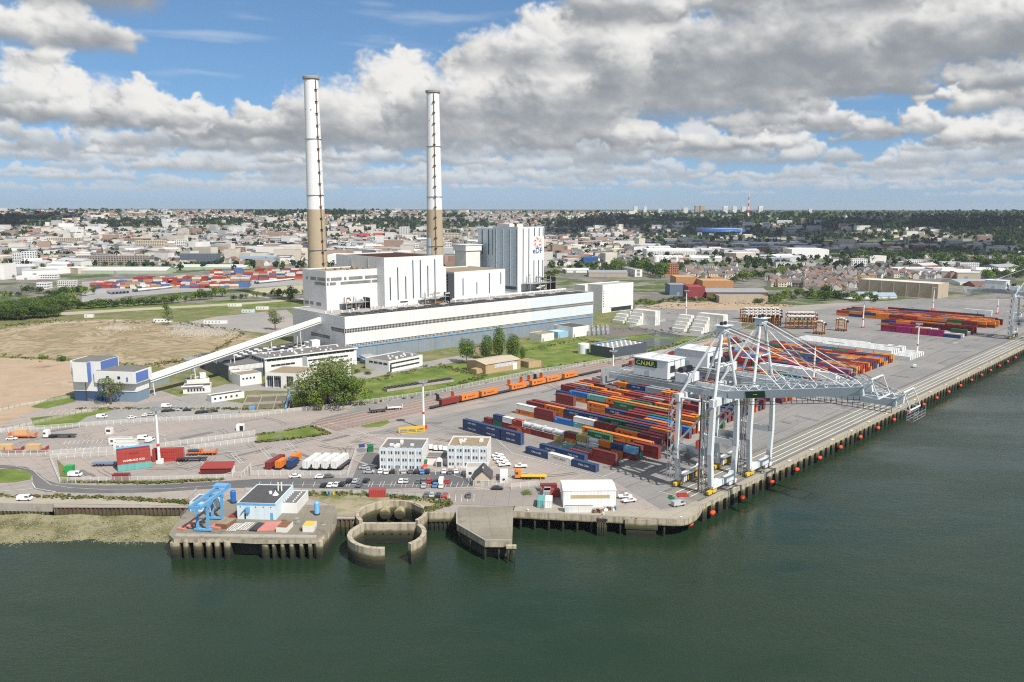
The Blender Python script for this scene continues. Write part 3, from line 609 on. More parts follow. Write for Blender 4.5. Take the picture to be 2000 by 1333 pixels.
# front quay: deck slab on piles over open water
fdl = (fq1 - fq0).length; fr = math.atan2(fdir.y, fdir.x)
corner = [fq1]
c0, c1 = fq1, Y(QX, -10)
for i in range(1, 7):                                # rounded corner
    t_ = i / 6; q0 = fq1.lerp(fq1 + fdir * 7.5, t_); q1 = (fq1 + fdir * 7.5).lerp(c1, t_); corner.append(q0.lerp(q1, t_))
fq = thing('front_quay', 'weathered concrete quay deck on piles along the front waterline', 'quay')
dk = MB(); dk.prism([xy(fq0)] + [xy(c) for c in corner] + [xy(cor_in), xy(fi1), xy(fi0)], -2.3, 0.0, 0, 1)
part('deck', dk, [tidal, deckc], fq)
kb = MB()
pts_k = [fq0] + corner
for a_, b_ in zip(pts_k[:-1], pts_k[1:]): 
    n_ = Vector((-(b_ - a_).y, (b_ - a_).x, 0)).normalized() * .3
    kb.beam(a_ + n_ + Vector((0, 0, .12)), b_ + n_ + Vector((0, 0, .12)), .5, .3)
part('kerb', kb, conc, fq)
pm = MB().tube((0, 0, -9), (0, 0, -2.3), .42, n=10).mesh('pile', tidal)
for i in range(13):
    for j in (0, 1):
        p_ = fq0 + fdir * (2.5 + i * 4.9) + fback * (.9 + j * 3.6); 
        if i * 4.9 + 2.5 < fdl: link('pile', pm, fq, p_)
for px_, n_ in ((1169, 4), (1243, 2)):              # timber guide piles in front of the deck
    p_ = G(px_, 1009); gp = thing('fender_pile_cluster', 'cluster of dark vertical guide piles against the front quay ' + ('left of the wide concrete pier' if n_ == 4 else 'at the wide concrete pier'), 'piles', p_ - fback * .9, fr)
    for i in range(n_): link('pile', MB().bx(i * .8 - .3, i * .8 + .3, -.3, .3, -9, -.2 - .3 * (i % 2)).mesh('timber_pile', tidal_rust), gp)
    part('cap_beam', MB().bx(-.6, n_ * .8, -.5, .5, -1.1, -.5), dark, gp)
pr_ = MB(); pc = fq0 + fdir * (fdl * .80); 
pier = tag(link('concrete_pier', MB().bx(-5, 5, -.35, 6, -9, -2.32).bx(-5.5, 5.5, -.6, -.36, -3.9, -.3).mesh('concrete_pier', tidal), None, pc, fr), 'wide weathered concrete pier block under the front quay edge', 'pier')
# long quay: cap beam, pillars and dark bays
lq = thing('long_quay', 'long concrete quay wall with dark bays, orange fenders and white mooring plates', 'quay', YO, YRZ)
QL = 900
part('deck', MB().bx(-.8, QX, -10, QL, -1.5, 0, 0).mesh('quay_cap', [tidal]), None, lq) if False else None
cap = MB(); cap.prism([(-.8, -14.2), (QX, -10), (QX, QL), (-.8, QL)], -1.6, 0.0, 0, 1); part('deck', cap, [tidal, deckc], lq)
part('edge_beam', MB().bx(QX - .55, QX + .06, -10, QL, .01, .28), conc, lq)
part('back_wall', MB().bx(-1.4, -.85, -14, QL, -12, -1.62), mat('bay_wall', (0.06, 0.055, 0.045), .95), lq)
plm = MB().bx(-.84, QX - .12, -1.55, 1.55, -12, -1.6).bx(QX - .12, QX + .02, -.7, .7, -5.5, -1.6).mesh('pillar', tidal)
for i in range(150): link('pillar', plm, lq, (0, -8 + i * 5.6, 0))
part('crane_rail', MB().bx(-.06, .06, -8, QL, .0, .16), steel, lq); part('crane_rail', MB().bx(-14.06, -13.94, -8, QL, .0, .16), steel, lq)
ladm = MB()
# fenders: floating orange foam cylinders on chains
fm = MB(); fm.lathe([(.22, -1.3), (.65, -1.1), (.8, -.6), (.8, .6), (.65, 1.1), (.22, 1.3)], 12); fm.xf(Matrix.Rotation(math.pi / 2, 4, 'X'))
red = mat('fender_orange', (0.75, 0.075, 0.03), .6, var=.2, scale=.8)
fme = fm.mesh('fender', red); chm = MB().beam((-.9, -.9, 1.2), (-.25, -.9, -.1), .08).beam((-.9, .9, 1.2), (-.25, .9, -.1), .08).mesh('chain', dark)
fpx = [(1358, 1024), (1398, 1001), (1462, 972), (1517, 942), (1566, 917), (1611, 894), (1651, 873), (1690, 853), (1723, 835), (1755, 819), (1784, 804), (1812, 789), (1837, 776), (1860, 764), (1883, 752), (1904, 741), (1924, 731), (1942, 722), (1959, 713), (1976, 705), (1991, 697)]
for i, (x_, y_) in enumerate(fpx):
    p_ = G(x_, y_, -3.6); d_ = p_ - YO; yy_ = d_.x * math.sin(YA) + d_.y * math.cos(YA)
    o = thing('quay_fender', f'orange cylindrical fender hanging on the long quay, {nth(i + 1)} from its near corner', 'fender', Y(QX + 1.2, yy_, -4.0), YRZ, 'fenders along the long quay')
    link('float', fme, o); link('chain', chm, o)
# mooring bollards on white painted plates, yellow ladders heads
bom = MB().lathe([(.28, .28), (.2, .35), (.2, .7), (.34, .8), (.34, .95), (.1, 1.0)], 10).mesh('bollard_post', mat('bollard_yellow', (0.55, 0.42, 0.05), .6))
plate = MB().bx(-.75, .75, -1.0, 1.0, .28, .34).mesh('painted_plate', white)
bpx = [(1430, 953), (1498, 925), (1546, 901), (1582, 878), (1622, 858), (1657, 840), (1690, 823), (1723, 806), (1741, 791), (1770, 778), (1800, 763), (1826, 748), (1850, 737), (1872, 727), (1893, 716), (1914, 705), (1933, 696), (1950, 688), (1968, 679)]
for i, (x_, y_) in enumerate(bpx):
    p_ = G(x_, y_); d_ = p_ - YO; yy_ = d_.x * math.sin(YA) + d_.y * math.cos(YA)
    o = thing('mooring_bollard', f'yellow bollard on a white plate on the long quay edge, {nth(i + 1)} from the near corner', 'bollard', Y(QX - 1.0, yy_, 0.0), YRZ, 'mooring bollards along the long quay')
    link('post', bom, o); link('base_plate', plate, o)
for i in range(3):
    p_ = fq0 + fdir * (5 + i * 26) + fback * 1.2
    o = thing('mooring_bollard', f'white bollard at the front quay edge, {nth(i + 1)} from the slab jetty', 'bollard', p_, fr, 'bollards along the front quay')
    link('post', MB().lathe([(.25, 0), (.25, .5), (.4, .6), (.4, .75)], 8).mesh('bollard_post', white), o)
# left bank: sheet piles and retaining wall
def sheet_pile(name, label, pa, pb, ztop, zbot, pitch=1.5, m=None):
    a_, b_ = G(*pa), G(*pb); d_ = (b_ - a_); L_ = d_.length; rz_ = math.atan2(d_.y, d_.x)
    r = thing(name, label, 'retaining wall', a_, rz_)
    pile = MB(); w = pitch
    prof = [(0, -.05), (.28 * w, -.05), (.42 * w, -.5), (.78 * w, -.5), (.92 * w, -.05), (w, -.05)]
    vs = [(x, y, zbot) for x, y in prof] + [(x, y, ztop) for x, y in prof] + [(x, y + .04, ztop) for x, y in prof]; n = len(prof)
    pile.add(vs, [(i, i + 1, n + i + 1, n + i) for i in range(n - 1)] + [(n + i, n + i + 1, 2 * n + i + 1, 2 * n + i) for i in range(n - 1)])
    me = pile.mesh('sheet_pile', m or tidal_rust)
    for i in range(int(L_ / w)): link('sheet_pile', me, r, (i * w, 0, 0))
    part('capping_beam', MB().bx(0, L_, -.62, .1, ztop, ztop + .45), conc, r)
    return r
sheet_pile('sheet_pile_wall', 'rusty corrugated sheet pile wall above the foreshore left of the pump platform', (107, 990), (371, 990.5), -.35, -8)
sheet_pile('sheet_pile_wall', 'short rusty sheet pile wall between pump platform and round basin', (655, 1011.5), (694, 1011.5), -.4, -9)
sheet_pile('sheet_pile_wall', 'dark sheet pile wall between round basin and slab jetty', (838, 1001.5), (893, 1000.5), -3.2, -9)
a_, rz_, L_ = front((-60, 984.5), (105, 986.5))
o = thing('quay_parapet', 'concrete parapet wall at the far left of the waterfront', 'wall', a_, rz_)
part('coping', MB().bx(0, L_, -.9, -.02, -2.4, .5), conc, o)
sp1 = MB()
for i in range(int(L_ / 1.4)): sp1.tube((i * 1.4 + .6, -.55, -8), (i * 1.4 + .6, -.55, -2.42), .55, n=8)
for i in range(int(L_ / 1.4)): link('round_pile', MB().tube((0, 0, -8), (0, 0, -2.42), .55, n=8).mesh('round_pile', tidal) if i == 0 else rpm, o, (i * 1.4 + .6, -.55, 0)); rpm = o.children[-1].data
a_, rz_, L_ = front((838, 1001.2), (893, 1000.2))
tag(link('quay_wall', MB().bx(0, L_, -.9, -.1, -3.1, .15).mesh('quay_wall', tidal), None, a_, rz_), 'plain concrete wall between the round basin and the slab jetty', 'wall')
# pump platform
pp = [G(*p) for p in [(330, 1046), (345, 1024), (372, 991), (374, 978), (655, 990), (660, 1008), (654, 1024), (643, 1040), (622, 1056), (500, 1057), (440, 1054), (340, 1055)]]
pf = thing('pump_platform', 'big concrete pumping platform on thick pillars standing in the water', 'platform')
platc = pavement_mat('platform_concrete', (0.205, 0.185, 0.145), (0.27, 0.245, 0.20), stain=0.9, joint=.08, jsize=6.2, ang=-.1, jmix=.5)
part('deck', MB().prism([xy(p) for p in pp], -1.1, .2, 0, 1), [tidal, platc], pf)
inner = [G(*p) for p in [(346, 1044), (372, 992), (376, 980), (650, 992), (648, 1016), (636, 1034), (616, 1046), (440, 1046), (360, 1046)]]
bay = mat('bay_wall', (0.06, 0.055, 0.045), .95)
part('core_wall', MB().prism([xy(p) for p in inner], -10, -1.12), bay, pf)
# curved right end and corner walls
ew = MB(); cv = [G(*p) for p in [(622, 1056), (643, 1040), (654, 1024), (660, 1008)]]
for a_, b_ in zip(cv[:-1], cv[1:]): ew.prism([xy(a_), xy(b_), xy(b_ + (G(500, 1020) - b_).normalized() * 2), xy(a_ + (G(500, 1020) - a_).normalized() * 2)], -10, -1.12)
part('curved_wall', ew, tidal, pf)
for xs_, w_ in ((342, 3.0), (363, 1.6), (386, 2.6), (407, 1.5), (424, 1.5), (444, 2.0), (518, 2.2), (535, 1.2), (552, 1.3), (570, 1.5), (589, 1.3), (606, 1.3), (624, 2.4)):
    p_ = G(xs_, 1054.5); m_ = MB(); n_ = 8
    m_.prism([(-w_ / 2, 3), (-w_ / 2, -.1)] + [(-w_ / 2 * math.cos(math.pi * i / n_), -.1 - .55 * math.sin(math.pi * i / n_)) for i in range(1, n_)] + [(w_ / 2, -.1), (w_ / 2, 3)], -10, -.5 if w_ < 2.5 else -1.12)
    part('pillar', m_, tidal, pf, p_)
part('edge_walkway', MB().prism(pxpoly([(345, 1046), (620, 1049), (618, 1054), (343, 1051)]), .2, .55), conc, pf)
for p_, q_ in (((660, 1009), (654, 1025)), ((372, 992), (344, 1026))):
    m_ = MB(); a_, b_ = G(*p_), G(*q_)
    for t_ in range(9): c_ = a_.lerp(b_, t_ / 8); m_.beam(c_, c_ + Vector((0, 0, 1.2)), .06)
    m_.beam(a_ + Vector((0, 0, 1.2)), b_ + Vector((0, 0, 1.2)), .06).beam(a_ + Vector((0, 0, .7)), b_ + Vector((0, 0, .7)), .05)
    part('railing', m_, steel, pf)
# round basin: two rings of concrete wall
bs = thing('round_basin', 'keyhole shaped concrete intake basin of two round walls in the water', 'basin')
def ring(c, r0, r1, z0, z1, t0, t1, n=40, cut=0):
    m_ = MB(); 
    for i in range(n):
        a_, b_ = t0 + (t1 - t0) * i / n, t0 + (t1 - t0) * (i + 1) / n
        pa_ = [(c.x + r0 * math.cos(a_), c.y + r0 * math.sin(a_)), (c.x + r1 * math.cos(a_), c.y + r1 * math.sin(a_)), (c.x + r1 * math.cos(b_), c.y + r1 * math.sin(b_)), (c.x + r0 * math.cos(b_), c.y + r0 * math.sin(b_))]
        vs = [(*p, z0) for p in pa_] + [(*p, z1) for p in pa_]
        fs = [(4, 5, 6, 7), (1, 2, 6, 5), (3, 0, 4, 7)] + ([(0, 1, 5, 4)] if i == 0 else []) + ([(2, 3, 7, 6)] if i == n - 1 else [])
        m_.add(vs, fs)
    return m_
RB = G(757, 1043); RBR = 12.2
part('upper_ring', ring(RC, 11.0, 12.3, -10, .35, math.radians(-37), math.radians(217)), tidal, bs)
part('lower_ring', ring(RB, 11.1, 12.6, -10, .3, math.radians(142), math.radians(275)), tidal, bs)
part('lower_ring', ring(RB, 11.1, 12.6, -10, .3, math.radians(-46), math.radians(38)), tidal, bs)
part('weir_wall', MB().bx(G(708, 1024).x, G(812, 1024).x, G(760, 1025).y, G(760, 1025).y + 1.3, -10, .25), tidal, bs)
wy = G(760, 1025).y - .02
for i in range(6): part('drain_hole', MB().bx(G(715 + i * 17, 1024).x - .35, G(715 + i * 17, 1024).x + .35, wy - .05, wy + .01, -3.6, -3.0), black, bs)
for s_ in (-1, 1):
    m_ = MB(); m_.tube((0, 0, 0), (0, -3.2, 0), 1.9, n=20); m_.tube((0, -3.2, 0), (0, -3.6, 0), 2.1, 1.7, n=20)
    part('intake_pipe', m_, tidal_mat('intake_concrete', (0.36, 0.33, 0.2)), bs, (RC.x + s_ * 2.6 - 1, RC.y + 10.6, -3.2))
part('basin_floor', MB().sheet([(RC.x + 11 * math.cos(i * .3927), RC.y + 11 * math.sin(i * .3927)) for i in range(16)], WL + .15), mat('basin_mud', (0.03, 0.032, 0.02), .5), bs)
# slab jetty right of the basin
sj = thing('slab_jetty', 'cracked concrete slab jetty on piles beside the round basin', 'jetty')
jp = [(893, 1001), (893, 1026), (948, 1058), (1001, 1058), (1003, 1001)]
jw = [G(*p) for p in jp]
part('deck', MB().prism([xy(p) for p in jw] + [xy(G(1003, 990)), xy(G(896, 990))], -1.9, .02, 0, 1), [tidal, platc], sj)
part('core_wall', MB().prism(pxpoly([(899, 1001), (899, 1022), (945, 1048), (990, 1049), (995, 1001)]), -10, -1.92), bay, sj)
rim = MB()
for a_, b_ in ((0, 1), (1, 2), (2, 3)):
    rim.beam(jw[a_] + Vector((0, .2, .25)), jw[b_] + Vector((0, .2, .25)), .45, .55)
part('kerb', rim, conc, sj)
for px_, py_ in ((898, 1030), (920, 1044), (948, 1057), (975, 1057), (996, 1057), (950, 1035), (985, 1030)):
    p_ = G(px_, py_); link('pile', pm, sj, p_ + Vector((0, .8, 0)))
part('mooring_dolphin', MB().beam((0, 0, -9), (.5, .5, -1.4), .45).beam((2.4, 0, -9), (1.9, .5, -1.4), .45).bx(-.4, 2.8, -.3, 1, -1.6, -.7), tidal, sj, G(992, 1062))
# lane and rail markings of the quay apron
def stripes(name, segs, w, m, z=.16):
    mb = MB()
    for a_, b_ in segs:
        a_, b_ = Vector(a_), Vector(b_); d_ = (b_ - a_).normalized(); n_ = Vector((-d_.y, d_.x, 0)) * w / 2
        mb.sheet([xy(a_ - n_), xy(b_ - n_), xy(b_ + n_), xy(a_ + n_)], z)
    return struct(name, mb, m)
linep = mat('road_paint', (0.72, 0.72, 0.70), .7, var=.25, scale=.5, grime=.5)
def yl(x, y0, y1): return (Y(x, y0), Y(x, y1))
stripes('lane_markings', [yl(-4.2, -6, 860), yl(-7.3, -6, 860), yl(-10.4, -6, 860), yl(-1.6, 50, 860)], .38, linep)
stripes('lane_markings', [yl(-41, -10, 100), (Y(-41, -10), Y(-88, -12)), (Y(-88, -12), G(952, 842)), (Y(-5, -9), Y(-16, -9)), (G(640, 826), G(900, 905)), (G(905, 905), G(1060, 930))], .2, linep)
darkrail = mat('rail_groove', (0.07, 0.06, 0.05), .7)
stripes('rail_grooves', [yl(-.35, -8, 860), yl(.35, -8, 860), yl(-13.6, -8, 860), yl(-14.4, -8, 860)], .25, darkrail, .15)
# ------------------------------------------------------------------ building kit
WINC = {}
def window_mesh(w, h, fm=None, gm=None, mull=0):
    fm = fm or white; gm = gm or glas; key = (round(w, 2), round(h, 2), fm.name, gm.name, mull)
    if key in WINC: return WINC[key]
    m = MB(); f = min(.12, w * .12)
    m.bx(-w / 2, w / 2, -.03, .01, 0, h, 1)
    for a, b, c, d in ((-w / 2, w / 2, 0, f), (-w / 2, w / 2, h - f, h), (-w / 2, -w / 2 + f, f, h - f), (w / 2 - f, w / 2, f, h - f)): m.bx(a, b, -.1, .02, c, d, 0)
    for i in range(mull): x = -w / 2 + w * (i + 1) / (mull + 1); m.bx(x - f / 3, x + f / 3, -.08, .02, f, h - f, 0)
    WINC[key] = m.mesh('window', [fm, gm]); return WINC[key]
def wins(parent, face, w_, d_, u0, pitch, n, width, z0, z1, fm=None, gm=None, mull=0, name='window'):
    me = window_mesh(width, z1 - z0, fm, gm, mull)
    for i in range(n):
        u = u0 + i * pitch
        loc, rz = {'f': ((u, 0, z0), 0), 'b': ((u, d_, z0), math.pi), 'r': ((w_, u, z0), math.pi / 2), 'l': ((0, u, z0), -math.pi / 2)}[face]
        link(name, me, parent, loc, rz)
def shell(parent, w, d, h, wm, rm, par=.5, x=0, y=0, z=0, t=.3, base=None, bh=0):
    m = MB(); m.bx(x, x + w, y, y + d, z + bh, z + h - par)
    if bh: m.bx(x + .05, x + w - .05, y + .05, y + d - .05, z, z + bh, 1)
    if par > 0:
        m.bx(x, x + w, y, y + t, z + h - par, z + h).bx(x, x + w, y + d - t, y + d, z + h - par, z + h)
        m.bx(x, x + t, y + t, y + d - t, z + h - par, z + h).bx(x + w - t, x + w, y + t, y + d - t, z + h - par, z + h)
    part('wall', m, [wm, base or wm], parent)
    return part('roof', MB().bx(x + t, x + w - t, y + t, y + d - t, z + h - par, z + h - par + .03), rm, parent)
def roof_kit(parent, x0, x1, y0, y1, z, n, seed=0, m=None, names=('roof_vent',)):
    r = random.Random(seed)
    for i in range(n):
        sx, sy, sz = r.uniform(.5, 1.8), r.uniform(.5, 1.6), r.uniform(.4, 1.3); px_, py_ = r.uniform(x0, x1 - sx), r.uniform(y0, y1 - sy)
        part('roof_vent', MB().bx(px_, px_ + sx, py_, py_ + sy, z, z + sz), m or r.choice((steel, white, offwhite)), parent)
flat_grey = mat('roof_felt', (0.16, 0.155, 0.15), .95, var=.25, scale=.2, grime=.4)
flat_dark = mat('roof_dark', (0.075, 0.075, 0.078), .9, var=.3, scale=.3, grime=.3)
flat_brown = mat('roof_moss', (0.27, 0.215, 0.14), .95, var=.35, scale=.5, grime=.3, fine=.2)
flat_pale = mat('roof_gravel', (0.36, 0.345, 0.32), .95, var=.2, scale=.3, grime=.3)
panel = ribbed('white_cladding', (0.67, 0.67, 0.655), 1.1, .02, PA, var=.07, streak=.22)
panel2 = ribbed('pale_blue_cladding', (0.52, 0.60, 0.64), 1.1, .02, PA, var=.06, streak=.12)
panel3 = ribbed('faded_blue_cladding', (0.58, 0.635, 0.66), 1.1, .02, PA, var=.05, streak=.1)
slate = ribbed('blue_grey_cladding', (0.215, 0.25, 0.285), 1.1, .04, PA, var=.2, streak=.3)
blue = mat('blue_fascia', (0.14, 0.29, 0.46), .5, var=.1)
slot = mat('dark_slot', (0.03, 0.035, 0.04), .3, var=.3)
# ------------------------------------------------------------------ turbine hall
hall = thing('turbine_hall', 'very long low white turbine hall with two window bands and blue base', 'power station', PO, PRZ)
HL, HW, HH = 253.0, 72.0, 31.0
m = MB(); m.bx(-HW, -.5, .3, HL - .3, 0, HH - .9); part('core', m, slot, hall)
for i in range(23):                                   # cladding bays of the long facade
    y0, y1 = i * 11, i * 11 + 10.97
    if i in (0, 16): cpa, cpb = [MB().bx(-.5, 0, 0, 10.97, z0, z1).mesh('cladding_panel', panel if i == 0 else panel3) for z0, z1 in ((23, 31), (12.3, 20))]
    link('cladding_panel', cpa, hall, (0, y0, 0)); link('cladding_panel', cpb, hall, (0, y0, 0))
    me = link('base_panel', MB().bx(-.5, -.15, 0, 10.97, 0, 9.3).mesh('base_panel', slate) if i == 0 else cpc, hall, (0, y0, 0)).data
    if i == 0: cpc = me
part('fascia', MB().bx(-.5, .3, 0, HL, 9.5, 10.3), blue, hall)
band = mat('band_glass', (0.045, 0.045, 0.042), .25, var=.6, scale=.4)
for z0, z1, rows in ((20, 23, 2), (10.4, 12.3, 2)):
    part('window_band', MB().bx(-.5, -.38, 0, HL, z0, z1), band, hall)
    g = MB(); n_ = 200
    for i in range(n_ + 1): g.bx(-.4, -.1, i * HL / n_ - .1, i * HL / n_ + .1, z0, z1)
    for j in range(rows + 1): zz = z0 + (z1 - z0) * j / rows; g.bx(-.4, -.12, 0, HL, zz - .05, zz + .05)
    part('mullions', g, offwhite, hall, kind='stuff')
e = MB(); 
for x0, x1, z0, z1 in ((-HW, 0, 23, 31), (-HW, -18, 16.2, 23), (-18, 0, 0, 20), (-20, -18, 0, 16.2), (-HW, -46, 0, 16.2), (-46, -20, 0, 13.6)): e.bx(x0, x1, 0, .3, z0, z1)
part('end_wall', e, ribbed('shaded_end_cladding', (0.60, 0.61, 0.61), 1.1, .02, PA + math.pi / 2, var=.08, streak=.25), hall)  # white cladding greyed in its colour for the shaded end
part('end_wall', MB().bx(-HW, 0, HL - .3, HL, 0, 31), panel2, hall)
for x0, x1, z0, z1 in ((-18, 0, 20, 23), (-46, -20, 13.6, 16.2)):
    part('window_band', MB().bx(x0, x1, .28, .32, z0, z1), band, hall)
    g = MB(); n_ = int((x1 - x0) / 1.3)
    for i in range(n_ + 1): g.bx(x0 + i * 1.3 - .08, x0 + i * 1.3 + .08, .1, .28, z0, z1)
    g.bx(x0, x1, .12, .26, (z0 + z1) / 2 - .07, (z0 + z1) / 2 + .07); part('mullions', g, offwhite, hall, kind='stuff')
part('loading_door', MB().bx(-12, -8, -.08, .0, 0, 9), mat('green_grey_door', (.16, .24, .25), .5), hall)
r_ = part('roof', MB().bx(-HW, -.6, .6, HL - .6, HH - .9, HH - .6), flat_pale, hall)
pp_ = MB()
for x0, x1, y0, y1 in ((-.9, 0, 0, HL), (-HW, -HW + .6, 0, HL), (-HW + .6, -.9, 0, .6), (-HW + .6, -.9, HL - .6, HL)): pp_.bx(x0, x1, y0, y1, HH + .01, HH + .35)
part('coping', pp_, white, hall)
sk = MB().bx(-1.7, 1.7, -3.0, 3.0, 0, .55, 0).bx(-1.4, 1.4, -2.7, 2.7, .55, .6, 1).mesh('skylight', [dark, flat_dark])
for i in range(31):
    for j in range(4):
        if j == 3 and i % 3 == 0: continue
        link('skylight', sk, hall, (-4.5 - j * 5.2 - (1.5 if (i % 2) else 0), 6 + i * 8, HH - .6))
vent_ = MB().bx(-.5, .5, -.5, .5, 0, 1.2).bx(-.7, .7, -.7, .7, 1.2, 1.45).mesh('roof_vent', white)
for i in range(40): link('roof_vent', vent_, hall, (-28 - 9 * random.random(), 4 + i * 6.1, HH - .6))
pipe_ = MB().tube((-31, 118, HH + 1.0), (-31, 250, HH + 1.0), .7, n=8)
for i in range(14): pipe_.bx(-31.3, -30.7, 120 + i * 10, 120.5 + i * 10, HH - .6, HH + .9)
part('roof_pipe', pipe_, offwhite, hall)
# ------------------------------------------------------------------ boiler houses
def slots(parent, axis, fixed, us, z0, z1, w=1.0, jit=0, seed=1):
    r = random.Random(seed)
    for i, u in enumerate(us):
        a, b = z0, z1
        if jit: a, b = z0 + r.choice((0, 0, jit)), z1 - r.choice((0, jit, jit * .4))
        if axis == 'x': mb = MB().bx(fixed - .05, fixed + .06, u - w / 2, u + w / 2, a, b).bx(fixed, fixed + .22, u - w / 2 - .12, u - w / 2, a, b, 1).bx(fixed, fixed + .22, u + w / 2, u + w / 2 + .12, a, b, 1)
        else: mb = MB().bx(u - w / 2, u + w / 2, fixed - .06, fixed + .05, a, b).bx(u - w / 2 - .12, u - w / 2, fixed - .22, fixed, a, b, 1).bx(u + w / 2, u + w / 2 + .12, fixed - .22, fixed, a, b, 1)
        part('window_slot', mb, [slot, panel2], parent)
def boiler(name, label, x0, x1, y0, y1, h, wm, rm, par=.8):
    o = thing(name, label, 'power station', PL(x1, y0), PRZ); shell(o, x1 - x0, y1 - y0, h, wm, rm, par, x0 - x1, 0, 0, .5); return o
A_ = boiler('boiler_house', 'left white boiler house with two broken ribbon window rows, lowest of the row', -80, -46, 13.7, 74, 59, panel, flat_brown)
for z0, z1, segs in ((51.6, 54.0, ((.6, 3), (4, 13), (15, 17), (19, 31), (33, 47), (50, 57))), (48.4, 50.6, ((.6, 2), (3, 8), (12, 38), (39, 50), (52, 58)))):
    for a, b in segs: part('window_strip', MB().bx(-.04, .05, a, b, z0, z1), mat('old_glass', (.20, .20, .19), .3, var=.6, scale=.25), A_)
for z0, z1, segs in ((51.6, 54.0, ((-28, -26), (-22, -14), (-12, -1))), (48.4, 50.6, ((-16, -1),)), (33, 35.5, ((-32, -26), (-24, -19), (-15, -8)))):
    for a, b in segs: part('window_strip', MB().bx(a, b, -.05, .04, z0, z1), MATS['old_glass'], A_)
roof_kit(A_, -32, -3, 3, 50, 58.2, 14, 3, mat('rusty_steel', (.20, .10, .06), .9, var=.4, scale=.8))
B_ = boiler('boiler_house', 'white boiler house with tall thin window slots beside the left chimney foot', -104, -36, 57.4, 113.2, 67.5, panel, flat_dark)
slots(B_, 'x', 0, [5, 12, 19.3, 26.3, 33.4, 40.5, 47.5], 35, 64.5, .9, 12, 4)
slots(B_, 'y', 0, [-45, -22], 58, 66.5, .8)
part('rusty_deck', MB().bx(-50, -4, 6, 50, 66.75, 67.0), mat('rust_red_roof', (.25, .19, .16), .9, var=.4), B_)
for i in range(9): part('roof_beam', MB().bx(-50, -4, 8 + i * 4.6, 8.5 + i * 4.6, 67.02, 67.7), MATS['rusty_steel'], B_)
part('lettering', MB().bx(-.02, .1, 14, 21, 32.5, 33.6), dark, B_)
part('side_step', MB().bx(-30, -2, 55.9, 60.5, 0, 58), panel, B_)
C_ = boiler('boiler_house', 'smaller white boiler house with a black recessed side, next to the tall tower', -92, -42, 129.5, 185.7, 52.8, panel, flat_brown)
slots(C_, 'x', 0, [9, 24, 38, 51], 33, 50, .9, 7, 9)
part('recess_wall', MB().bx(-40, -.3, -6.5, -.02, 0, 51.5), mat('charcoal_cladding', (.045, .05, .06), .6), C_)
for i in range(7): part('recess_frame', MB().bx(-26, -.25, -6.62, -6.5, 33 + i * 2.6, 33.4 + i * 2.6), steel, C_)
D_ = boiler('boiler_tower', 'tallest white boiler tower with bluish shade painted on its left side, red star logo', -83, -50, 208, 241, 88, panel2, flat_grey, 1.0)  # bluish shade of the left side is put into the wall colour
part('front_cladding', MB().bx(0, .12, .02, 32.98, 0, 87.9), panel, D_)
slots(D_, 'y', 0, [-29, -19, -10, -1.2], 36, 86.5, 1.0)
slots(D_, 'x', .12, [6.5, 13.5], 36, 86.5, .9); slots(D_, 'x', .12, [20.5, 26.5, 31.5], 79.5, 87, .9); slots(D_, 'x', .12, [20, 26, 31.3], 36, 58, .9)
part('dark_band', MB().bx(-31, -1, -.25, -.02, 32.5, 35.2), mat('deep_green_blue', (.03, .08, .10), .5), D_)
part('side_block', MB().bx(-57, -33.02, 3, 31, 0, 86.3), panel2, D_)
for u in (-51, -42, -36.5): part('window_slot', MB().bx(u - .6, u + .6, 2.9, 3.0, 62, 85), slot, D_)
part('penthouse', MB().bx(-30, -14, 3, 20, 87, 90.5), offwhite, D_)
for i, (x, y) in enumerate(((-9, 6), (-7, 22), (-12, 27))): part('exhaust_cowl', MB().tube((x, y, 87), (x, y, 90.5), 1.1).bx(x - 1.6, x + 1.6, y - 1.6, y + 1.6, 90.5, 91.6), MATS['rusty_steel'], D_)
# logo: six curved blades and the letters
logo = mat('logo_red', (.62, .07, .03), .5); navy = mat('logo_navy', (.02, .055, .20), .5)
lg = MB(); cy_, cz_ = 24.6, 73.6
for i in range(6):
    a0_ = i * math.pi / 3 + .25; pts = []
    for s_ in range(9):
        t_ = s_ / 8; r_ = 1.9 + 3.2 * t_; a_ = a0_ + .75 * t_ * t_; w_ = .95 * math.sin(math.pi * (0.08 + .92 * (1 - t_) ** .8)) + .16
        pts.append((cy_ + r_ * math.cos(a_), cz_ + r_ * math.sin(a_), a_, w_))
    up_ = [(y + .9 * w * math.cos(a + 1.57), z + .9 * w * math.sin(a + 1.57)) for y, z, a, w in pts]; dn_ = [(y - .9 * w * math.cos(a + 1.57), z - .9 * w * math.sin(a + 1.57)) for y, z, a, w in pts]
    n_ = len(pts); vs = [(.16, y, z) for y, z in up_] + [(.16, y, z) for y, z in dn_]
    lg.add(vs, [(j, n_ + j, n_ + j + 1, j + 1) for j in range(n_ - 1)])
part('logo', lg, logo, D_)
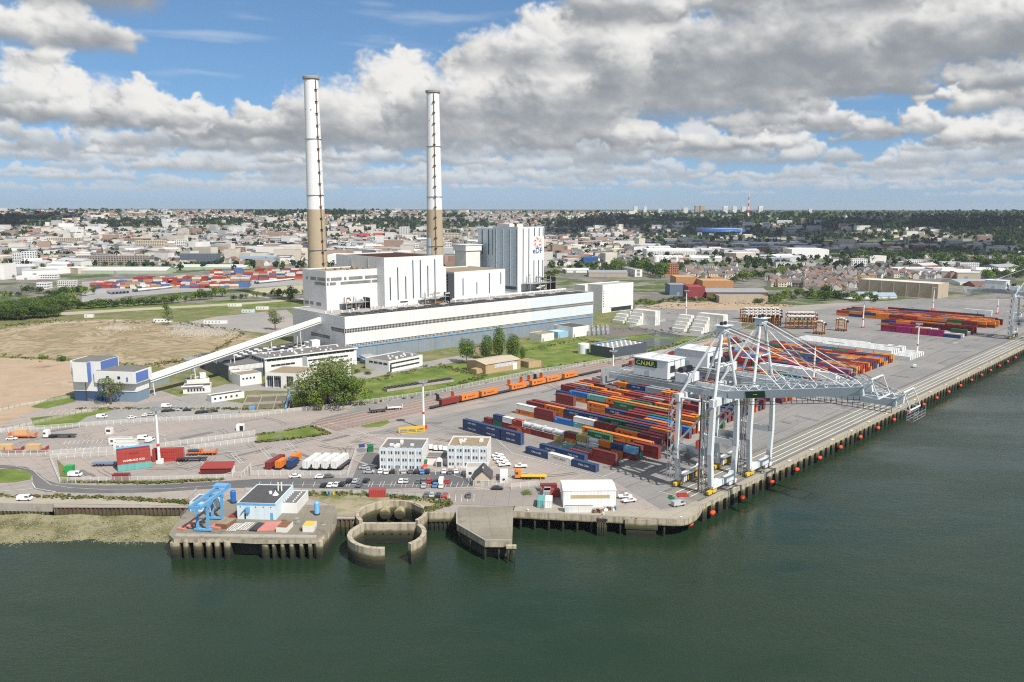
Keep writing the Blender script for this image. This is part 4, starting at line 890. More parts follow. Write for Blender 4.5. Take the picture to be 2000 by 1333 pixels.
def text_mesh(body, size, m, bold=0.0, ext=0.0, space=1.0, shear=0.0):
    """flat lettering as a mesh in the local XZ plane, reading along +x, facing -y, centred"""
    c = bpy.data.curves.new('lettering', 'FONT'); c.body = body; c.size = size; c.align_x = 'CENTER'; c.align_y = 'CENTER'; c.offset = bold; c.extrude = ext; c.space_character = space; c.resolution_u = 2; c.shear = shear
    o = bpy.data.objects.new('lettering', c); COL.objects.link(o); dg = bpy.context.evaluated_depsgraph_get()
    me = bpy.data.meshes.new_from_object(o.evaluated_get(dg)); bpy.data.objects.remove(o); bpy.data.curves.remove(c)
    n = len(me.vertices); co = np.empty(n * 3, np.float32); me.vertices.foreach_get('co', co); co = co.reshape(-1, 3); co = np.stack([co[:, 0], -co[:, 2], co[:, 1]], -1); me.vertices.foreach_set('co', co.ravel()); me.update()
    me.materials.clear(); me.materials.append(m); me.name = 'lettering'; return me
link('lettering', text_mesh('eDF', 7.2, navy, .12), D_, (.16, cy_, 66.3), math.pi / 2)
E_ = thing('coal_bunker', 'plain white bunker tower with a wider flared top beside the logo tower', 'tower', PL(-96, 187), PRZ)
part('shaft', MB().bx(-16, 0, 0, 17, 0, 66), offwhite, E_); part('head', MB().bx(-17, 1, -1, 18, 66, 71).bx(-17.6, 1.6, -1.6, 18.6, 71, 71.6), white, E_)
part('joint_band', MB().bx(-16.1, .1, -.1, 17.1, 49.6, 50.1), offwhite, E_)
R_ = thing('switch_building', 'separate white block at the far right end of the turbine hall', 'building', PL(-60, 335), PRZ)
shell(R_, 20, 49, 28.5, panel, flat_pale, .8, -20, 0, 0, .5)
part('open_bay', MB().bx(-.1, .06, 14, 46, .4, 4.6), slot, R_); part('ledge', MB().bx(-.2, .5, 12, 48, 4.7, 5.3), offwhite, R_)
part('rear_wing', MB().bx(-34, -20.02, -4, 40, 0, 27), offwhite, R_)
for i in range(7): part('window', MB().bx(-.02, .07, 1.5, 2.6, 6 + i * 2.6, 7.2 + i * 2.6), slot, R_)
part('logo', MB().sheet([(0, 0), (1, 0), (1, 1), (0, 1)], 0), white, R_, (0, 0, -1)) if False else None
w_ = thing('control_building', 'white low block behind the turbine hall left of the switch building', 'building', PL(-78, 262), PRZ); shell(w_, 30, 46, 24, panel, flat_pale, .6, -30)
w_ = thing('turquoise_shed', 'small turquoise shed against the right end of the turbine hall', 'shed', PL(-14, 256), PRZ); part('wall', MB().bx(-10, 0, 0, 12, 0, 11), mat('turquoise', (.22, .52, .47), .5), w_); part('roof', MB().bx(-10.2, .2, -.2, 12.2, 11.02, 11.4), white, w_)
# pipe jungles on the hall roof
rusty = MATS['rusty_steel']; brass = mat('tan_pipe', (.34, .25, .14), .6, var=.3)
def pipe_jungle(label, x, y, z, w, d, h, seed):
    r = random.Random(seed); o = thing('steam_pipe_rack', label, 'pipework', PL(x, y, z), PRZ)
    for i in range(5): part('frame_post', MB().bx(r.uniform(-w, 0), 0, 0, 0, 0, 0) if False else MB().beam((-w * (i % 2), d * i / 5, 0), (-w * (i % 2), d * i / 5, h), .4), steel, o)
    for i in range(16):
        a = (r.uniform(-w, 0), r.uniform(0, d), r.uniform(.3, h)); ax = r.choice((0, 1, 1, 2)); b = list(a); b[ax] += r.uniform(2, 8) * r.choice((-1, 1)); b[0] = min(0, max(-w, b[0])); b[1] = min(d, max(0, b[1])); b[2] = min(h * 1.1, max(.2, b[2]))
        part('pipe', MB().tube(a, b, r.uniform(.25, .8), n=7), r.choice((rusty, brass, steel, dark, offwhite)), o)
    for i in range(3):
        yy = r.uniform(1, d - 3); part('drum', MB().tube((-w * .6, yy, h * .3), (-w * .6, yy + 3, h * .3), 1.5, n=10), r.choice((brass, offwhite)), o)
    part('deck', MB().bx(-w, 0, 0, d, h * .55, h * .55 + .15), steel, o); part('screen', MB().bx(-w, 0, d, d + .3, 0, h * .9), dark, o)
pipe_jungle('tan and rusty steam pipework on the roof in front of the left boiler house', -36, 24, 30.4, 9, 20, 9, 1)
pipe_jungle('rusty pipework cluster on the roof before the slotted boiler house', -26, 88, 30.4, 8, 24, 9, 2)
pipe_jungle('grey pipework and platforms on the roof at the foot of the logo tower', -38, 212, 30.4, 11, 32, 14, 3)
# ------------------------------------------------------------------ chimneys
chw = mat('chimney_white', (.72, .72, .71), .6, var=.05, scale=.08); chb = mat('chimney_concrete', (.40, .325, .225), .9, var=.10, scale=.1, streak=.15)
def chimney(label, p, side, panel_low):
    o = thing('chimney', label, 'chimney', p); 
    prof = lambda z: 11.2 - 3.9 * (z / 240) ** .8
    zs = [0, 30, 60, 103]; zs2 = [103, 125, 150, 180, 210, 236]
    sm = part('concrete_shaft', MB().lathe([(prof(z), z) for z in zs], 48, caps=False), chb, o); sw = part('painted_shaft', MB().lathe([(prof(z) + .01, z) for z in zs2], 48, caps=False), chw, o)
    for s in (sm, sw): s.data.polygons.foreach_set('use_smooth', [len(p_.vertices) == 4 for p_ in s.data.polygons])
    part('top_rim', MB().lathe([(prof(236), 236), (prof(236) + 1.3, 237.2), (prof(236) + 1.3, 239.4), (prof(236) + .3, 240)], 48), mat('sooty_rim', (.30, .28, .25), .8), o)
    part('flue_mouth', MB().lathe([(prof(236) - 1.0, 240.01), (prof(236) - 1.0, 240.05)], 32), black, o)
    ca, sa = math.cos(side), math.sin(side); 
    for z in (176, 118, 60, 34):
        if z == 34: continue
        m_ = MB().lathe([(prof(z) + .05, z), (prof(z) + .9, z), (prof(z) + .9, z + .25), (prof(z) + .05, z + .25)], 40); part('ring_walkway', m_, steel, o)
    lad = MB()
    for z in range(0, 236, 2): lad.beam(((prof(z) + .7) * ca, (prof(z) + .7) * sa, z), ((prof(z + 2) + .7) * ca, (prof(z + 2) + .7) * sa, z + 2.02), .75, .75)
    part('caged_ladder', lad, rusty, o)
    lm_ = MB().bx(-.2, 2.3, -1.6, 1.6, 0, .25).beam((2.2, -1.5, .2), (2.2, -1.5, 1.3), .12).beam((2.2, 1.5, .2), (2.2, 1.5, 1.3), .12).beam((2.2, -1.5, 1.3), (2.2, 1.5, 1.3), .12).mesh('rest_platform', dark)
    for z in range(46, 236, 12): link('rest_platform', lm_, o, (prof(z) * ca, prof(z) * sa, z), side)
    for z in (206, 205): part('warning_light', MB().bx(prof(z) * math.cos(side - .8 * (z - 204)), prof(z) * math.cos(side - .8 * (z - 204)) + .8, prof(z) * math.sin(side - .8 * (z - 204)) - .4, prof(z) * math.sin(side - .8 * (z - 204)) + .4, z, z + 1), dark, o)
    if panel_low:
        t0, t1 = -2.75, -1.95; m_ = MB(); 
        for i in range(8):
            a, b = t0 + (t1 - t0) * i / 8, t0 + (t1 - t0) * (i + 1) / 8; r_ = 11.2
            m_.add([(r_ * math.cos(a), r_ * math.sin(a), 20), (r_ * math.cos(b), r_ * math.sin(b), 20), ((prof(74) + .1) * math.cos(b), (prof(74) + .1) * math.sin(b), 70), ((prof(74) + .1) * math.cos(a), (prof(74) + .1) * math.sin(a), 70)], [(0, 1, 2, 3)])
        part('grey_patch', m_, panel2, o)
    return o
chimney('left and taller looking white chimney with tan concrete lower part', G(607, 150, 240) * 1 - Vector((0, 0, 240)), -0.75, False)
chimney('right white chimney with tan base and a pale grey patch', G(845, 177, 240) - Vector((0, 0, 240)), -1.35, True)
# ------------------------------------------------------------------ coal conveyor and transfer tower
ca_, cb_ = G(258, 752, 8.5), PL(-33, -.1, 26.0)
cv = thing('conveyor_gallery', 'long white enclosed conveyor gallery sloping up to the turbine hall', 'conveyor', (ca_.x, ca_.y, 0))
d_ = cb_ - ca_; L_ = d_.length; ux = d_.normalized(); nx = Vector((-ux.y, ux.x, 0)).normalized(); uz = ux.cross(nx); uz = uz if uz.z > 0 else -uz
base_ = Vector((0, 0, ca_.z)); prof = [(-2.1, -1.9), (2.1, -1.9), (2.1, .9), (1.6, 1.75), (.6, 2.1), (-.6, 2.1), (-1.6, 1.75), (-2.1, .9)]
nseg = 15
for i in range(nseg):
    a_, b_ = base_ + ux * (L_ * i / nseg), base_ + ux * (L_ * (i + 1) / nseg - .08); n_ = len(prof)
    vs = [a_ + nx * p + uz * q for p, q in prof] + [b_ + nx * p + uz * q for p, q in prof]
    m_ = MB().add(vs, [(j, (j + 1) % n_, n_ + (j + 1) % n_, n_ + j) for j in range(n_)] + [tuple(range(n_ - 1, -1, -1)), tuple(range(n_, 2 * n_))]); part('gallery_section', m_, white, cv)
part('side_stripe', MB().beam(base_ - nx * 2.16 - uz * .9, base_ + ux * L_ - nx * 2.16 - uz * .9, .06, .35), dark, cv)
part('soffit_truss', MB().beam(base_ - uz * 2.3, base_ + ux * L_ - uz * 2.3, 3.2, .6), steel, cv)
for t_ in (.08, .27, .47, .68, .86):
    p_ = base_ + ux * (L_ * t_); m_ = MB()
    for s_ in (-1, 1): m_.beam((p_.x + nx.x * s_ * 2.6, p_.y + nx.y * s_ * 2.6, 0), p_ + nx * s_ * 1.2 - uz * 1.95, .4)
    m_.beam(p_ + nx * -2 - Vector((0, 0, p_.z * .5)), p_ + nx * 2 - Vector((0, 0, p_.z * .5)), .25); part('trestle', m_, white, cv)
tw = thing('transfer_tower', 'white and blue coal transfer tower at the low end of the conveyor', 'tower', G(146, 784), math.radians(-8))
bl = mat('tower_blue', (.10, .17, .42), .55, var=.08); nb_ = mat('tower_navy', (.04, .075, .15), .6)
part('base', MB().bx(.2, 16.3, .2, 17, 0, 5.6), nb_, tw); part('main_wall', MB().bx(0, 16.5, 0, 17, 5.6, 22), white, tw)
part('overhang_box', MB().bx(2.8, 11.2, -3.2, -.02, 11.2, 22), white, tw); part('blue_panel', MB().bx(11.21, 11.35, -3.15, -.1, 11.4, 21.8), bl, tw)
part('left_bay', MB().bx(-1.4, -.02, 1, 15, 14, 22), white, tw)
part('blue_panel', MB().bx(16.51, 16.65, 1, 16, 15, 21.8), bl, tw); part('roof', MB().bx(.3, 16.2, .3, 16.7, 22.01, 22.2).bx(3, 11, -3, -.2, 22.01, 22.2), flat_grey, tw)
part('blue_panel', MB().bx(14.3, 16.4, -.12, -.01, 5.7, 15), bl, tw)
part('side_base', MB().bx(16.7, 36, 1.5, 13, 0, 5.6), mat('tower_steel_blue', (.17, .24, .31), .6), tw); part('side_wall', MB().bx(16.55, 36.2, 1.2, 13.2, 5.62, 10.8), white, tw)
part('side_head', MB().bx(14, 38, -1.6, 13.6, 10.8, 17.2), white, tw); part('side_roof', MB().bx(14.6, 37.4, -1, 13, 17.21, 17.4), flat_grey, tw)
part('blue_panel', MB().bx(38.01, 38.15, -1.2, 10, 11.4, 16.6), bl, tw); part('blue_panel', MB().bx(16.7, 17.6, 1.0, 1.18, 0, 10.7), bl, tw)
for x in (21, 27.5): part('window', MB().bx(x, x + 1.6, -1.68, -1.58, 13, 14.6), slot, tw)
part('window', MB().bx(32.5, 33.6, -1.68, -1.58, 11.6, 14.2), bl, tw)
part('drain_pipe', MB().tube((7.5, -.2, 0), (7.5, -.2, 11), .12), dark, tw)
# ------------------------------------------------------------------ plant offices
def office(name, label, pa, pb, d, h, wm=white, rm=flat_grey, par=.5, cat='building', z=0):
    a, rz, L = front(pa, pb); o = thing(name, label, cat, a, rz); shell(o, L, d, h, wm, rm, par); return o, L
wr = math.atan2((G(450, 745) - G(389, 719)).y, (G(450, 745) - G(389, 719)).x); w0 = G(389, 719)
def WF(u, v): return Vector((w0.x + u * math.cos(wr) - v * math.sin(wr), w0.y + u * math.sin(wr) + v * math.cos(wr), 0))
wgrey = mat('workshop_wall', (.10, .115, .13), .6, streak=.2)
ws = thing('workshop', 'dark grey flat-roofed workshop under the conveyor with rows of roof lights', 'workshop', w0, wr)
shell(ws, 33.8, 80, 9.2, wgrey, flat_dark, .7)
me = MB().bx(-.9, .9, -1.5, 1.5, 0, .7, 0).mesh('skylight', white)
for i in range(5):
    for j in range(9): link('skylight', me, ws, (5 + i * 6.2, 18 + j * 6.4, 8.53))
part('roof_plant', MB().bx(26, 31, 66, 72, 8.53, 15), white, ws); part('roof_plant', MB().bx(10, 20, 70, 75, 8.53, 11.5), white, ws)
part('fascia', MB().bx(-.05, 33.85, -.12, -.01, 7.6, 9.2), offwhite, ws); part('loading_door', MB().bx(6, 10, -.1, -.01, 0, 5), dark, ws)
o = thing('annex_block', 'dark corner block with a white upper row of upright windows before the workshop', 'building', WF(54, 0), wr + math.pi / 2); shell(o, 21.5, 20, 9, wgrey, flat_grey, .5)
part('upper_band', MB().bx(-.04, 21.54, -.1, -.01, 5.6, 8.6), white, o); wins(o, 'f', 21.5, 20, 1.6, 1.55, 13, 1.0, 5.9, 8.2, dark)
mo = thing('main_office', 'long white three-storey plant office with dark ribbon windows', 'building', WF(56, 22), wr + math.pi / 2); L = 64; shell(mo, L, 22, 11.5, white, flat_grey, .4)
part('eaves', MB().bx(-.6, L + .6, -1.2, -.02, 11.0, 11.55), white, mo)
for z0, z1, a, b in ((9.2, 10.6, .02, .98), (6.2, 7.2, .45, .94), (5.6, 6.8, .06, .36), (2.4, 3.6, .06, .36), (2.6, 3.8, .46, .94)):
    wn = int((b - a) * L / 3.2); wins(mo, 'f', L, 22, a * L + 1.6, 3.2, wn, 3.0, z0, z1, dark, glas, 1)
wins(mo, 'l', L, 22, 3, 4, 5, 3.2, 9.0, 10.5, dark, glas, 1)
part('blue_panel', MB().bx(L + .01, L + .2, -.2, 5, 0, 7), mat('signal_blue', (.05, .22, .55), .5), mo)
part('entrance_bay', MB().bx(L * .39, L * .44, -.3, -.01, 0, 10), steel, mo); roof_kit(mo, 3, L - 3, 3, 19, 11.12, 30, 5)
lo, L = office('lobby_building', 'white entrance building with glazed front and rust-coloured flat roofs', (520, 757), (586, 760), 22, 8.8, white, flat_brown)
for i in range(7): part('glazing', MB().bx(1.2 + i * 1.35, 2.3 + i * 1.35, -.1, .02, .5, 7), glas, lo)
part('portal_frame', MB().bx(.6, 11, -1.6, -1.2, 7.2, 8.0).bx(.6, 1.1, -1.6, -1.2, 0, 7.2).bx(10.5, 11, -1.6, -1.2, 0, 7.2).bx(5.6, 6, -1.6, -1.2, 0, 7.2), white, lo)
wins(lo, 'f', L, 22, 14, 1.4, 3, 1.2, 1, 7, dark, glas, 2)
o, L = office('low_wing', 'white two-storey wing with moss-brown roof left of the entrance building', (470, 756), (512, 750), 13, 6.8, white, flat_brown); wins(o, 'f', L, 13, 2, 2.2, 4, 1.4, 3.6, 5)
o, L = office('low_wing', 'white low wing tucked against the dark workshop corner', (452, 748), (472, 746), 12, 7.2, white, flat_brown); wins(o, 'f', L, 12, 1.5, 1.6, 3, 1, 3.8, 5.4)
o, L = office('gate_lodge', 'flat-roofed gate lodge with glass front beside the conveyor', (358, 771), (412, 768), 9, 4.2, offwhite, flat_dark); wins(o, 'f', L, 9, 3, 1.6, 6, 1.3, 1, 3)
part('canopy', MB().bx(-.6, L * .75, -1.4, .5, 4.22, 4.6), white, o)
o, L = office('gate_lodge', 'long low white shed with dark roof facing the visitor car park', (414, 788), (478, 778), 6, 3.6, white, flat_dark); wins(o, 'f', L, 6, 2, 3, 5, 1.4, 1.2, 2.6)
o, L = office('storage_hut', 'little white hut with a taller box behind the gate lodge', (366, 757), (410, 752), 8, 4, offwhite, flat_grey); part('tank', MB().bx(L - 5, L - 1.5, 1, 4, 4.02, 7), white, o)
o, L = office('grey_shed', 'grey-green metal shed under the lower conveyor', (290, 757), (332, 750), 10, 6, mat('grey_green', (.20, .24, .23), .6), flat_grey)
ro, L = office('control_office', 'two-storey white office with two dark ribbon bands near the hall base', (760, 729), (826, 715), 22, 7.5, white, flat_grey)
for z0, z1 in ((5.1, 6.1), (2.2, 3.2)): wins(ro, 'f', L, 22, 3.5, 4.4, 6, 4.2, z0, z1, dark, glas, 2)
wins(ro, 'l', L, 22, 3, 4.5, 4, 3.5, 4.8, 6, dark, glas, 2); part('door', MB().bx(1, 2.4, -.08, .02, .2, 5), glas, ro); roof_kit(ro, 5, L - 4, 4, 18, 7.05, 10, 6, white)
o = thing('blue_canopy', 'low pale building with small blue canopies left of the control office', 'building', G(697, 703), math.atan2((G(742, 724) - G(697, 703)).y, (G(742, 724) - G(697, 703)).x)); shell(o, 44, 9, 4.2, panel2, flat_pale, .3)
for i in range(4): part('canopy', MB().bx(4 + i * 10, 9 + i * 10, -2, -.02, 2.8, 3.2), blue, o)
o, L = office('white_hall', 'small white pavilion with strip window behind the big tree clump', (655, 741), (686, 733), 10, 5.0, white, white); wins(o, 'f', L, 10, 2.5, 3.2, 3, 2.8, 2.6, 3.6, dark, glas, 1)
# tan shed, dark depot, small boxes by the hall
o = thing('tan_shed', 'tan metal shed with shallow pale roof standing alone on the grass', 'shed', G(949, 731.5), math.radians(41)); tanm = ribbed('tan_sheet', (.42, .30, .17), .8, .04, math.radians(41), streak=.2)
part('wall', MB().bx(0, 29.5, 0, 19.5, 0, 6.2).gable(0, 29.5, 0, 19.5, 6.2, 7.6, 'x'), tanm, o)
part('roof', MB().add([(-.5, -.6, 6.22), (30, -.6, 6.22), (30, 9.75, 7.75), (-.5, 9.75, 7.75), (30, 20.1, 6.22), (-.5, 20.1, 6.22)], [(0, 1, 2, 3), (3, 2, 4, 5)]), mat('pale_tan_roof', (.46, .38, .29), .8, grime=.2), o)
wins(o, 'f', 29.5, 19.5, 8.5, 2.4, 7, 2.2, 3.2, 5.6, white, mat('pale_blind', (.5, .5, .55), .4, var=.6, scale=.6), 1); part('door', MB().bx(23, 26.5, -.06, .0, 0, 4.6), offwhite, o)
part('lean_to', MB().bx(-5, -.05, 3, 9, 0, 3.2), tanm, o)
o = thing('tan_annex', 'low tan block with flat mossy roof right of the tan shed', 'shed', G(1033, 720), math.radians(41)); shell(o, 11, 12, 4.2, tanm, flat_brown, .3)
o = thing('depot', 'charcoal depot with white domed roof lights and one white corner', 'depot', G(1197, 701), math.radians(42.5)); shell(o, 38, 21, 7.6, ribbed('charcoal_sheet', (.07, .085, .10), .8, .04, math.radians(42), streak=.1), mat('depot_roof', (.24, .24, .235), .8), .5)
me = MB().lathe([(.9, 0), (.85, .35), (.5, .6), (.05, .7)], 10).mesh('roof_light', white)
for i in range(7):
    for j in range(4): link('roof_light', me, o, (4 + i * 5, 3.5 + j * 4.6, 7.13))
part('corner_post', MB().bx(-.1, .9, -.12, -.01, 0, 7.6), white, o); part('blue_rail', MB().bx(.2, 37.8, 20.6, 21.15, 7.62, 8.2), blue, o); part('white_porch', MB().bx(38.02, 43, 4, 14, 0, 5.5), white, o)
for nm, lb, px_, py_, w, d, h, mm, rm in (('white_box_shed', 'tall plain white box shed near the right end of the hall', 1119, 659.5, 19, 22, 8.4, white, flat_dark), ('pale_blue_shed', 'small pale blue shed beside the white box shed', 1090, 661, 12, 12, 5, mat('sky_blue_paint', (.27, .45, .58), .6), mat('sky_blue_roof', (.40, .56, .66), .6)), ('beige_shed', 'beige equipment hut with rusty pipes left of the pale blue shed', 1058, 668, 14, 14, 6, offwhite, flat_brown), ('brick_hut', 'small dark hut among the poplars', 925, 694, 10, 8, 5, flat_brown, flat_dark)):
    o = thing(nm, lb, 'shed', G(px_, py_), math.radians(42)); shell(o, w, d, h, mm, rm, .3); part('door', MB().bx(1, 2.6, -.06, 0, 0, 2.6), steel, o)
for px_, py_, r_, h_, lb in ((1140, 690, 4.2, 7, 'white steel tank with a blue door left of the charcoal depot'), (376, 722, 5, 7, 'grey round tank behind the dark workshop'),):
    o = thing('storage_tank', lb, 'tank', G(px_, py_)); part('shell', MB().lathe([(r_, 0), (r_, h_), (r_ * .5, h_ + .5), (.1, h_ + .7)], 24), white if px_ > 1000 else steel, o); part('hatch', MB().bx(1, 2.6, -r_ - .05, -r_ + .4, 0, 4), blue, o)
# transformers
tm = MB().bx(-1.6, 1.6, -1.2, 1.2, 0, 3.6).bx(-2.3, -1.65, -1.5, 1.5, .5, 3.2).bx(1.65, 2.3, -1.5, 1.5, .5, 3.2).mesh('tank', steel); bum = MB().tube((-.9, 0, 3.6), (-.9, 0, 5.4), .22).tube((.9, 0, 3.6), (.9, 0, 5.4), .22).mesh('bushings', offwhite)
for i in range(10):
    p_ = G(1150 + (i % 5) * 9, 648 + (i // 5) * 7 - (i % 5) * .6); o = thing('transformer', f'grey transformer in the switchyard by the ponds, {nth(i % 5 + 1)} in the {"rear" if i < 5 else "front"} row', 'transformer', p_, math.radians(42), 'transformers in the switchyard'); link('tank', tm, o); link('bushings', bum, o)
# filter beds and slatted trench
fb = thing('filter_beds', 'rectangular settling beds with low concrete dividing walls', 'settling beds', G(470, 808), math.radians(12))
part('floor', MB().bx(0, 56, 0, 36, .05, .12), mat('bed_sludge', (.14, .125, .085), .9, var=.4, scale=.3), fb)
for i in range(8): part('divider', MB().bx(i * 8 - .2, i * 8 + .2, 0, 36, .1, 1.2), conc, fb)
for j in (0, 18, 36): part('divider', MB().bx(-.2, 56.2, j - .25, j + .25, .1, 1.3), conc, fb)
part('scraper_bridge', MB().bx(22, 23, -1, 37, 1.6, 2.2), blue, fb); part('pump', MB().bx(4, 7, 2, 5, .2, 2.4), blue, fb); part('stair', MB().beam((44, 30, 0), (50, 34, 3), 1.4, .3).beam((38, 30, 0), (44, 34, 3), 1.4, .3), rusty, fb)
st = thing('slatted_trench', 'long concrete cooling trench with dark cross slats sunk in the lawn', 'trench', G(752, 765), math.radians(38))
part('trough', MB().bx(0, 46, -2.6, 3, .1, 1.6), conc, st); part('water_surface', MB().bx(.4, 45.6, -2.2, 2.6, 1.61, 1.63), black, st)
me = MB().bx(-.7, .7, -2.5, 2.9, 0, .35).mesh('slat', dark)
for i in range(20): link('slat', me, st, (1.5 + i * 2.3, 0, 1.64))
# ------------------------------------------------------------------ ship-to-shore cranes
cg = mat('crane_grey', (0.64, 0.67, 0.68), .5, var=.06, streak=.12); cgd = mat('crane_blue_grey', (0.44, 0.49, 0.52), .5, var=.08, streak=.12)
yel = mat('machine_yellow', (0.62, 0.42, 0.03), .55, var=.15); dgreen = mat('sign_green', (0.012, 0.05, 0.035), .5); ylet = mat('sign_yellow', (0.75, 0.68, 0.10), .5)
CN = {}
def sts_crane(label, origin, boom_deg, tip, sign):
    o = thing('container_crane', label, 'crane', origin, YRZ); W_, Gg, ZT = 18.0, 14.0, 36.0
    P = lambda nm, mb, mm=cg: part(nm, mb, mm, o)
    def poly(pts, w, h):
        m = MB()
        for a, b in zip(pts[:-1], pts[1:]): m.beam(a, b, w, h)
        return m
    for x in (0, -Gg):
        for s, y0 in ((1, 0.), (-1, W_)):
            w_ = 1.6 if x == 0 else 1.4
            m = MB(); P_ = [(3.4, 2.6 * s), (6.5, .55 * s), (15.5, -.35 * s), (36, .4 * s)]
            for (za, ya), (zb, yb) in zip(P_[:-1], P_[1:]):
                wa, wb = (.9, .8) if za > 4 else (2.6, .9)
                vs = []
                for z, y, ww in ((za, ya, wa), (zb, yb, wb)):
                    for dx, dy in ((-w_ / 2, -ww), (w_ / 2, -ww), (w_ / 2, ww), (-w_ / 2, ww)): vs.append((x + dx, y0 + y + dy, z))
                m.add(vs, [(0, 1, 5, 4), (1, 2, 6, 5), (2, 3, 7, 6), (3, 0, 4, 7)] + ([(0, 3, 2, 1)] if za < 4 else []) + ([(4, 5, 6, 7)] if zb > 30 else []))
            P('leg', m)
        P('sill_beam', MB().bx(x - .94 if x == 0 else x - .85, x + .94 if x == 0 else x + .85, 1.0, W_ - 1.0, 2.4, 4.6))
        P('upper_cross_beam', MB().bx(x - .8, x + .8, -1.4, W_ + 1.4, ZT - 2.8, ZT - .02))
        for yb in (-1.5, W_ - 4.5):
            bg_ = P('bogie', MB().bx(x - .5, x + .5, yb, yb + 6, 1.3, 1.9).bx(x - .45, x + .45, yb + .3, yb + 2.7, .6, 1.25).bx(x - .45, x + .45, yb + 3.3, yb + 5.7, .6, 1.25).bx(x - .3, x + .3, yb + 2.6, yb + 3.4, 1.9, 2.7), yel if yb < 0 else cg)
            for i in range(4): part('wheel', MB().tube((x - .18, yb + .8 + i * 1.47, .5), (x + .18, yb + .8 + i * 1.47, .5), .36, n=10), dark, bg_)
    for y in (.0, W_):
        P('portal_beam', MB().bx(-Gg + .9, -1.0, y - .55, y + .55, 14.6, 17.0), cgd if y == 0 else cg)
        P('diagonal_brace', MB().tube((-Gg, y, 17.5), (-.3, y, 33.5), .42)); P('top_tie', MB().tube((-Gg, y, 34.6), (0, y, 34.6), .45))
    for y in (5.2, 12.8):
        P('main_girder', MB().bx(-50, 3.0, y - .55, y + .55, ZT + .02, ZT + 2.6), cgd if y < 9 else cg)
    for i in range(9): P('girder_tie', MB().bx(-49.5 + i * 6, -48.9 + i * 6, 5.75, 12.25, ZT + .2, ZT + .7))
    # boom
    ca, sa = math.cos(math.radians(boom_deg)), math.sin(math.radians(boom_deg)); bl_ = 48.0
    bx_ = lambda t, dz=0.0: (3.2 + t * ca - dz * sa, ZT + 1.0 + t * sa + dz * ca)
    for y in (5.2, 12.8):
        m = MB(); a, b = bx_(0, 0.3), bx_(bl_, 0.3)
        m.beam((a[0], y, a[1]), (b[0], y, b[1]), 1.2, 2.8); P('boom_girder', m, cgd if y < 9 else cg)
        tr = MB(); n_ = 12
        for i in range(n_):
            p0, p1 = bx_(i * bl_ / n_, 1.7), bx_((i + 1) * bl_ / n_, 1.7); pm_ = bx_((i + .5) * bl_ / n_, 3.6)
            tr.beam((p0[0], y, p0[1]), (pm_[0], 9 + (y - 9) * .75, pm_[1]), .22).beam((pm_[0], 9 + (y - 9) * .75, pm_[1]), (p1[0], y, p1[1]), .22)
        q0, q1 = bx_(2, 3.6), bx_(bl_ - 2, 3.6); tr.beam((q0[0], 9 + (y - 9) * .75, q0[1]), (q1[0], 9 + (y - 9) * .75, q1[1]), .3); P('boom_truss', tr)
    wk = MB(); n_ = 24
    for i in range(n_ + 1):
        p0, p1 = bx_(1 + i * (bl_ - 2) / n_, -1.2), bx_(1 + i * (bl_ - 2) / n_, -3.2); wk.beam((p0[0], 4.0, p0[1]), (p1[0], 4.0, p1[1]), .14)
    for dz in (-3.2, -2.2): a, b = bx_(1, dz), bx_(bl_ - 1, dz); wk.beam((a[0], 4.0, a[1]), (b[0], 4.0, b[1]), .18 if dz > -3 else .5, .12)
    P('boom_walkway', wk, dark)
    for i in range(8):
        a = bx_(3 + i * 6, .2); P('boom_tie', MB().bx(a[0] - .25, a[0] + .25, 5.9, 12.1, a[1] - .3, a[1] + .3))
    if sign:
        a, b = bx_(7, .25), bx_(14.5, .25); P('name_panel', MB().beam((a[0], 4.56, a[1]), (b[0], 4.56, b[1]), .06, 2.3), dgreen)
        a, b = bx_(10, .25), bx_(11.5, .25); P('name_mark', MB().beam((a[0], 4.51, a[1]), (b[0], 4.51, b[1]), .05, .22), ylet)
    # boom tip
    e0 = bx_(bl_); tp = MB()
    for y in (4, 14):
        tp.beam((e0[0], y, e0[1] - 1), (e0[0] + 5, y, e0[1] - 1.5), .35).beam((e0[0], y, e0[1] + 1), (e0[0] + 2.5, y, e0[1] + 4.6), .3).beam((e0[0] + 2.5, y, e0[1] + 4.6), (e0[0] + 5, y, e0[1] - 1.2), .3).beam((e0[0] - 3, y, e0[1] + 1), (e0[0] + 2.5, y, e0[1] + 4.6), .25)
    tp.beam((e0[0] + 2.5, 4, e0[1] + 4.6), (e0[0] + 2.5, 14, e0[1] + 4.6), .4).beam((e0[0] + 5, 4, e0[1] - 1.3), (e0[0] + 5, 14, e0[1] - 1.3), .4)
    P('boom_tip', tp)
    if tip:
        tg = MB(); X0, Z0 = e0[0] + 4.4, e0[1] - 1.5
        for x in (X0, X0 + 2.2):
            for y in (3, 7, 11, 15): tg.beam((x, y, Z0 - 3.2), (x, y, Z0), .16)
            for z in (Z0 - 3.2, Z0 - 2.2, Z0 - 1.1): tg.beam((x, 3, z), (x, 15, z), .12)
        for y in (3, 15): tg.beam((X0, y, Z0 - 3.2), (X0 + 2.2, y, Z0 - 3.2), .12).beam((X0, y, Z0 - 2.2), (X0 + 2.2, y, Z0 - 2.2), .1)
        P('tip_cage', tg, steel)
    # A-frame and stays
    ap = (-2.2, 9, 61.0)
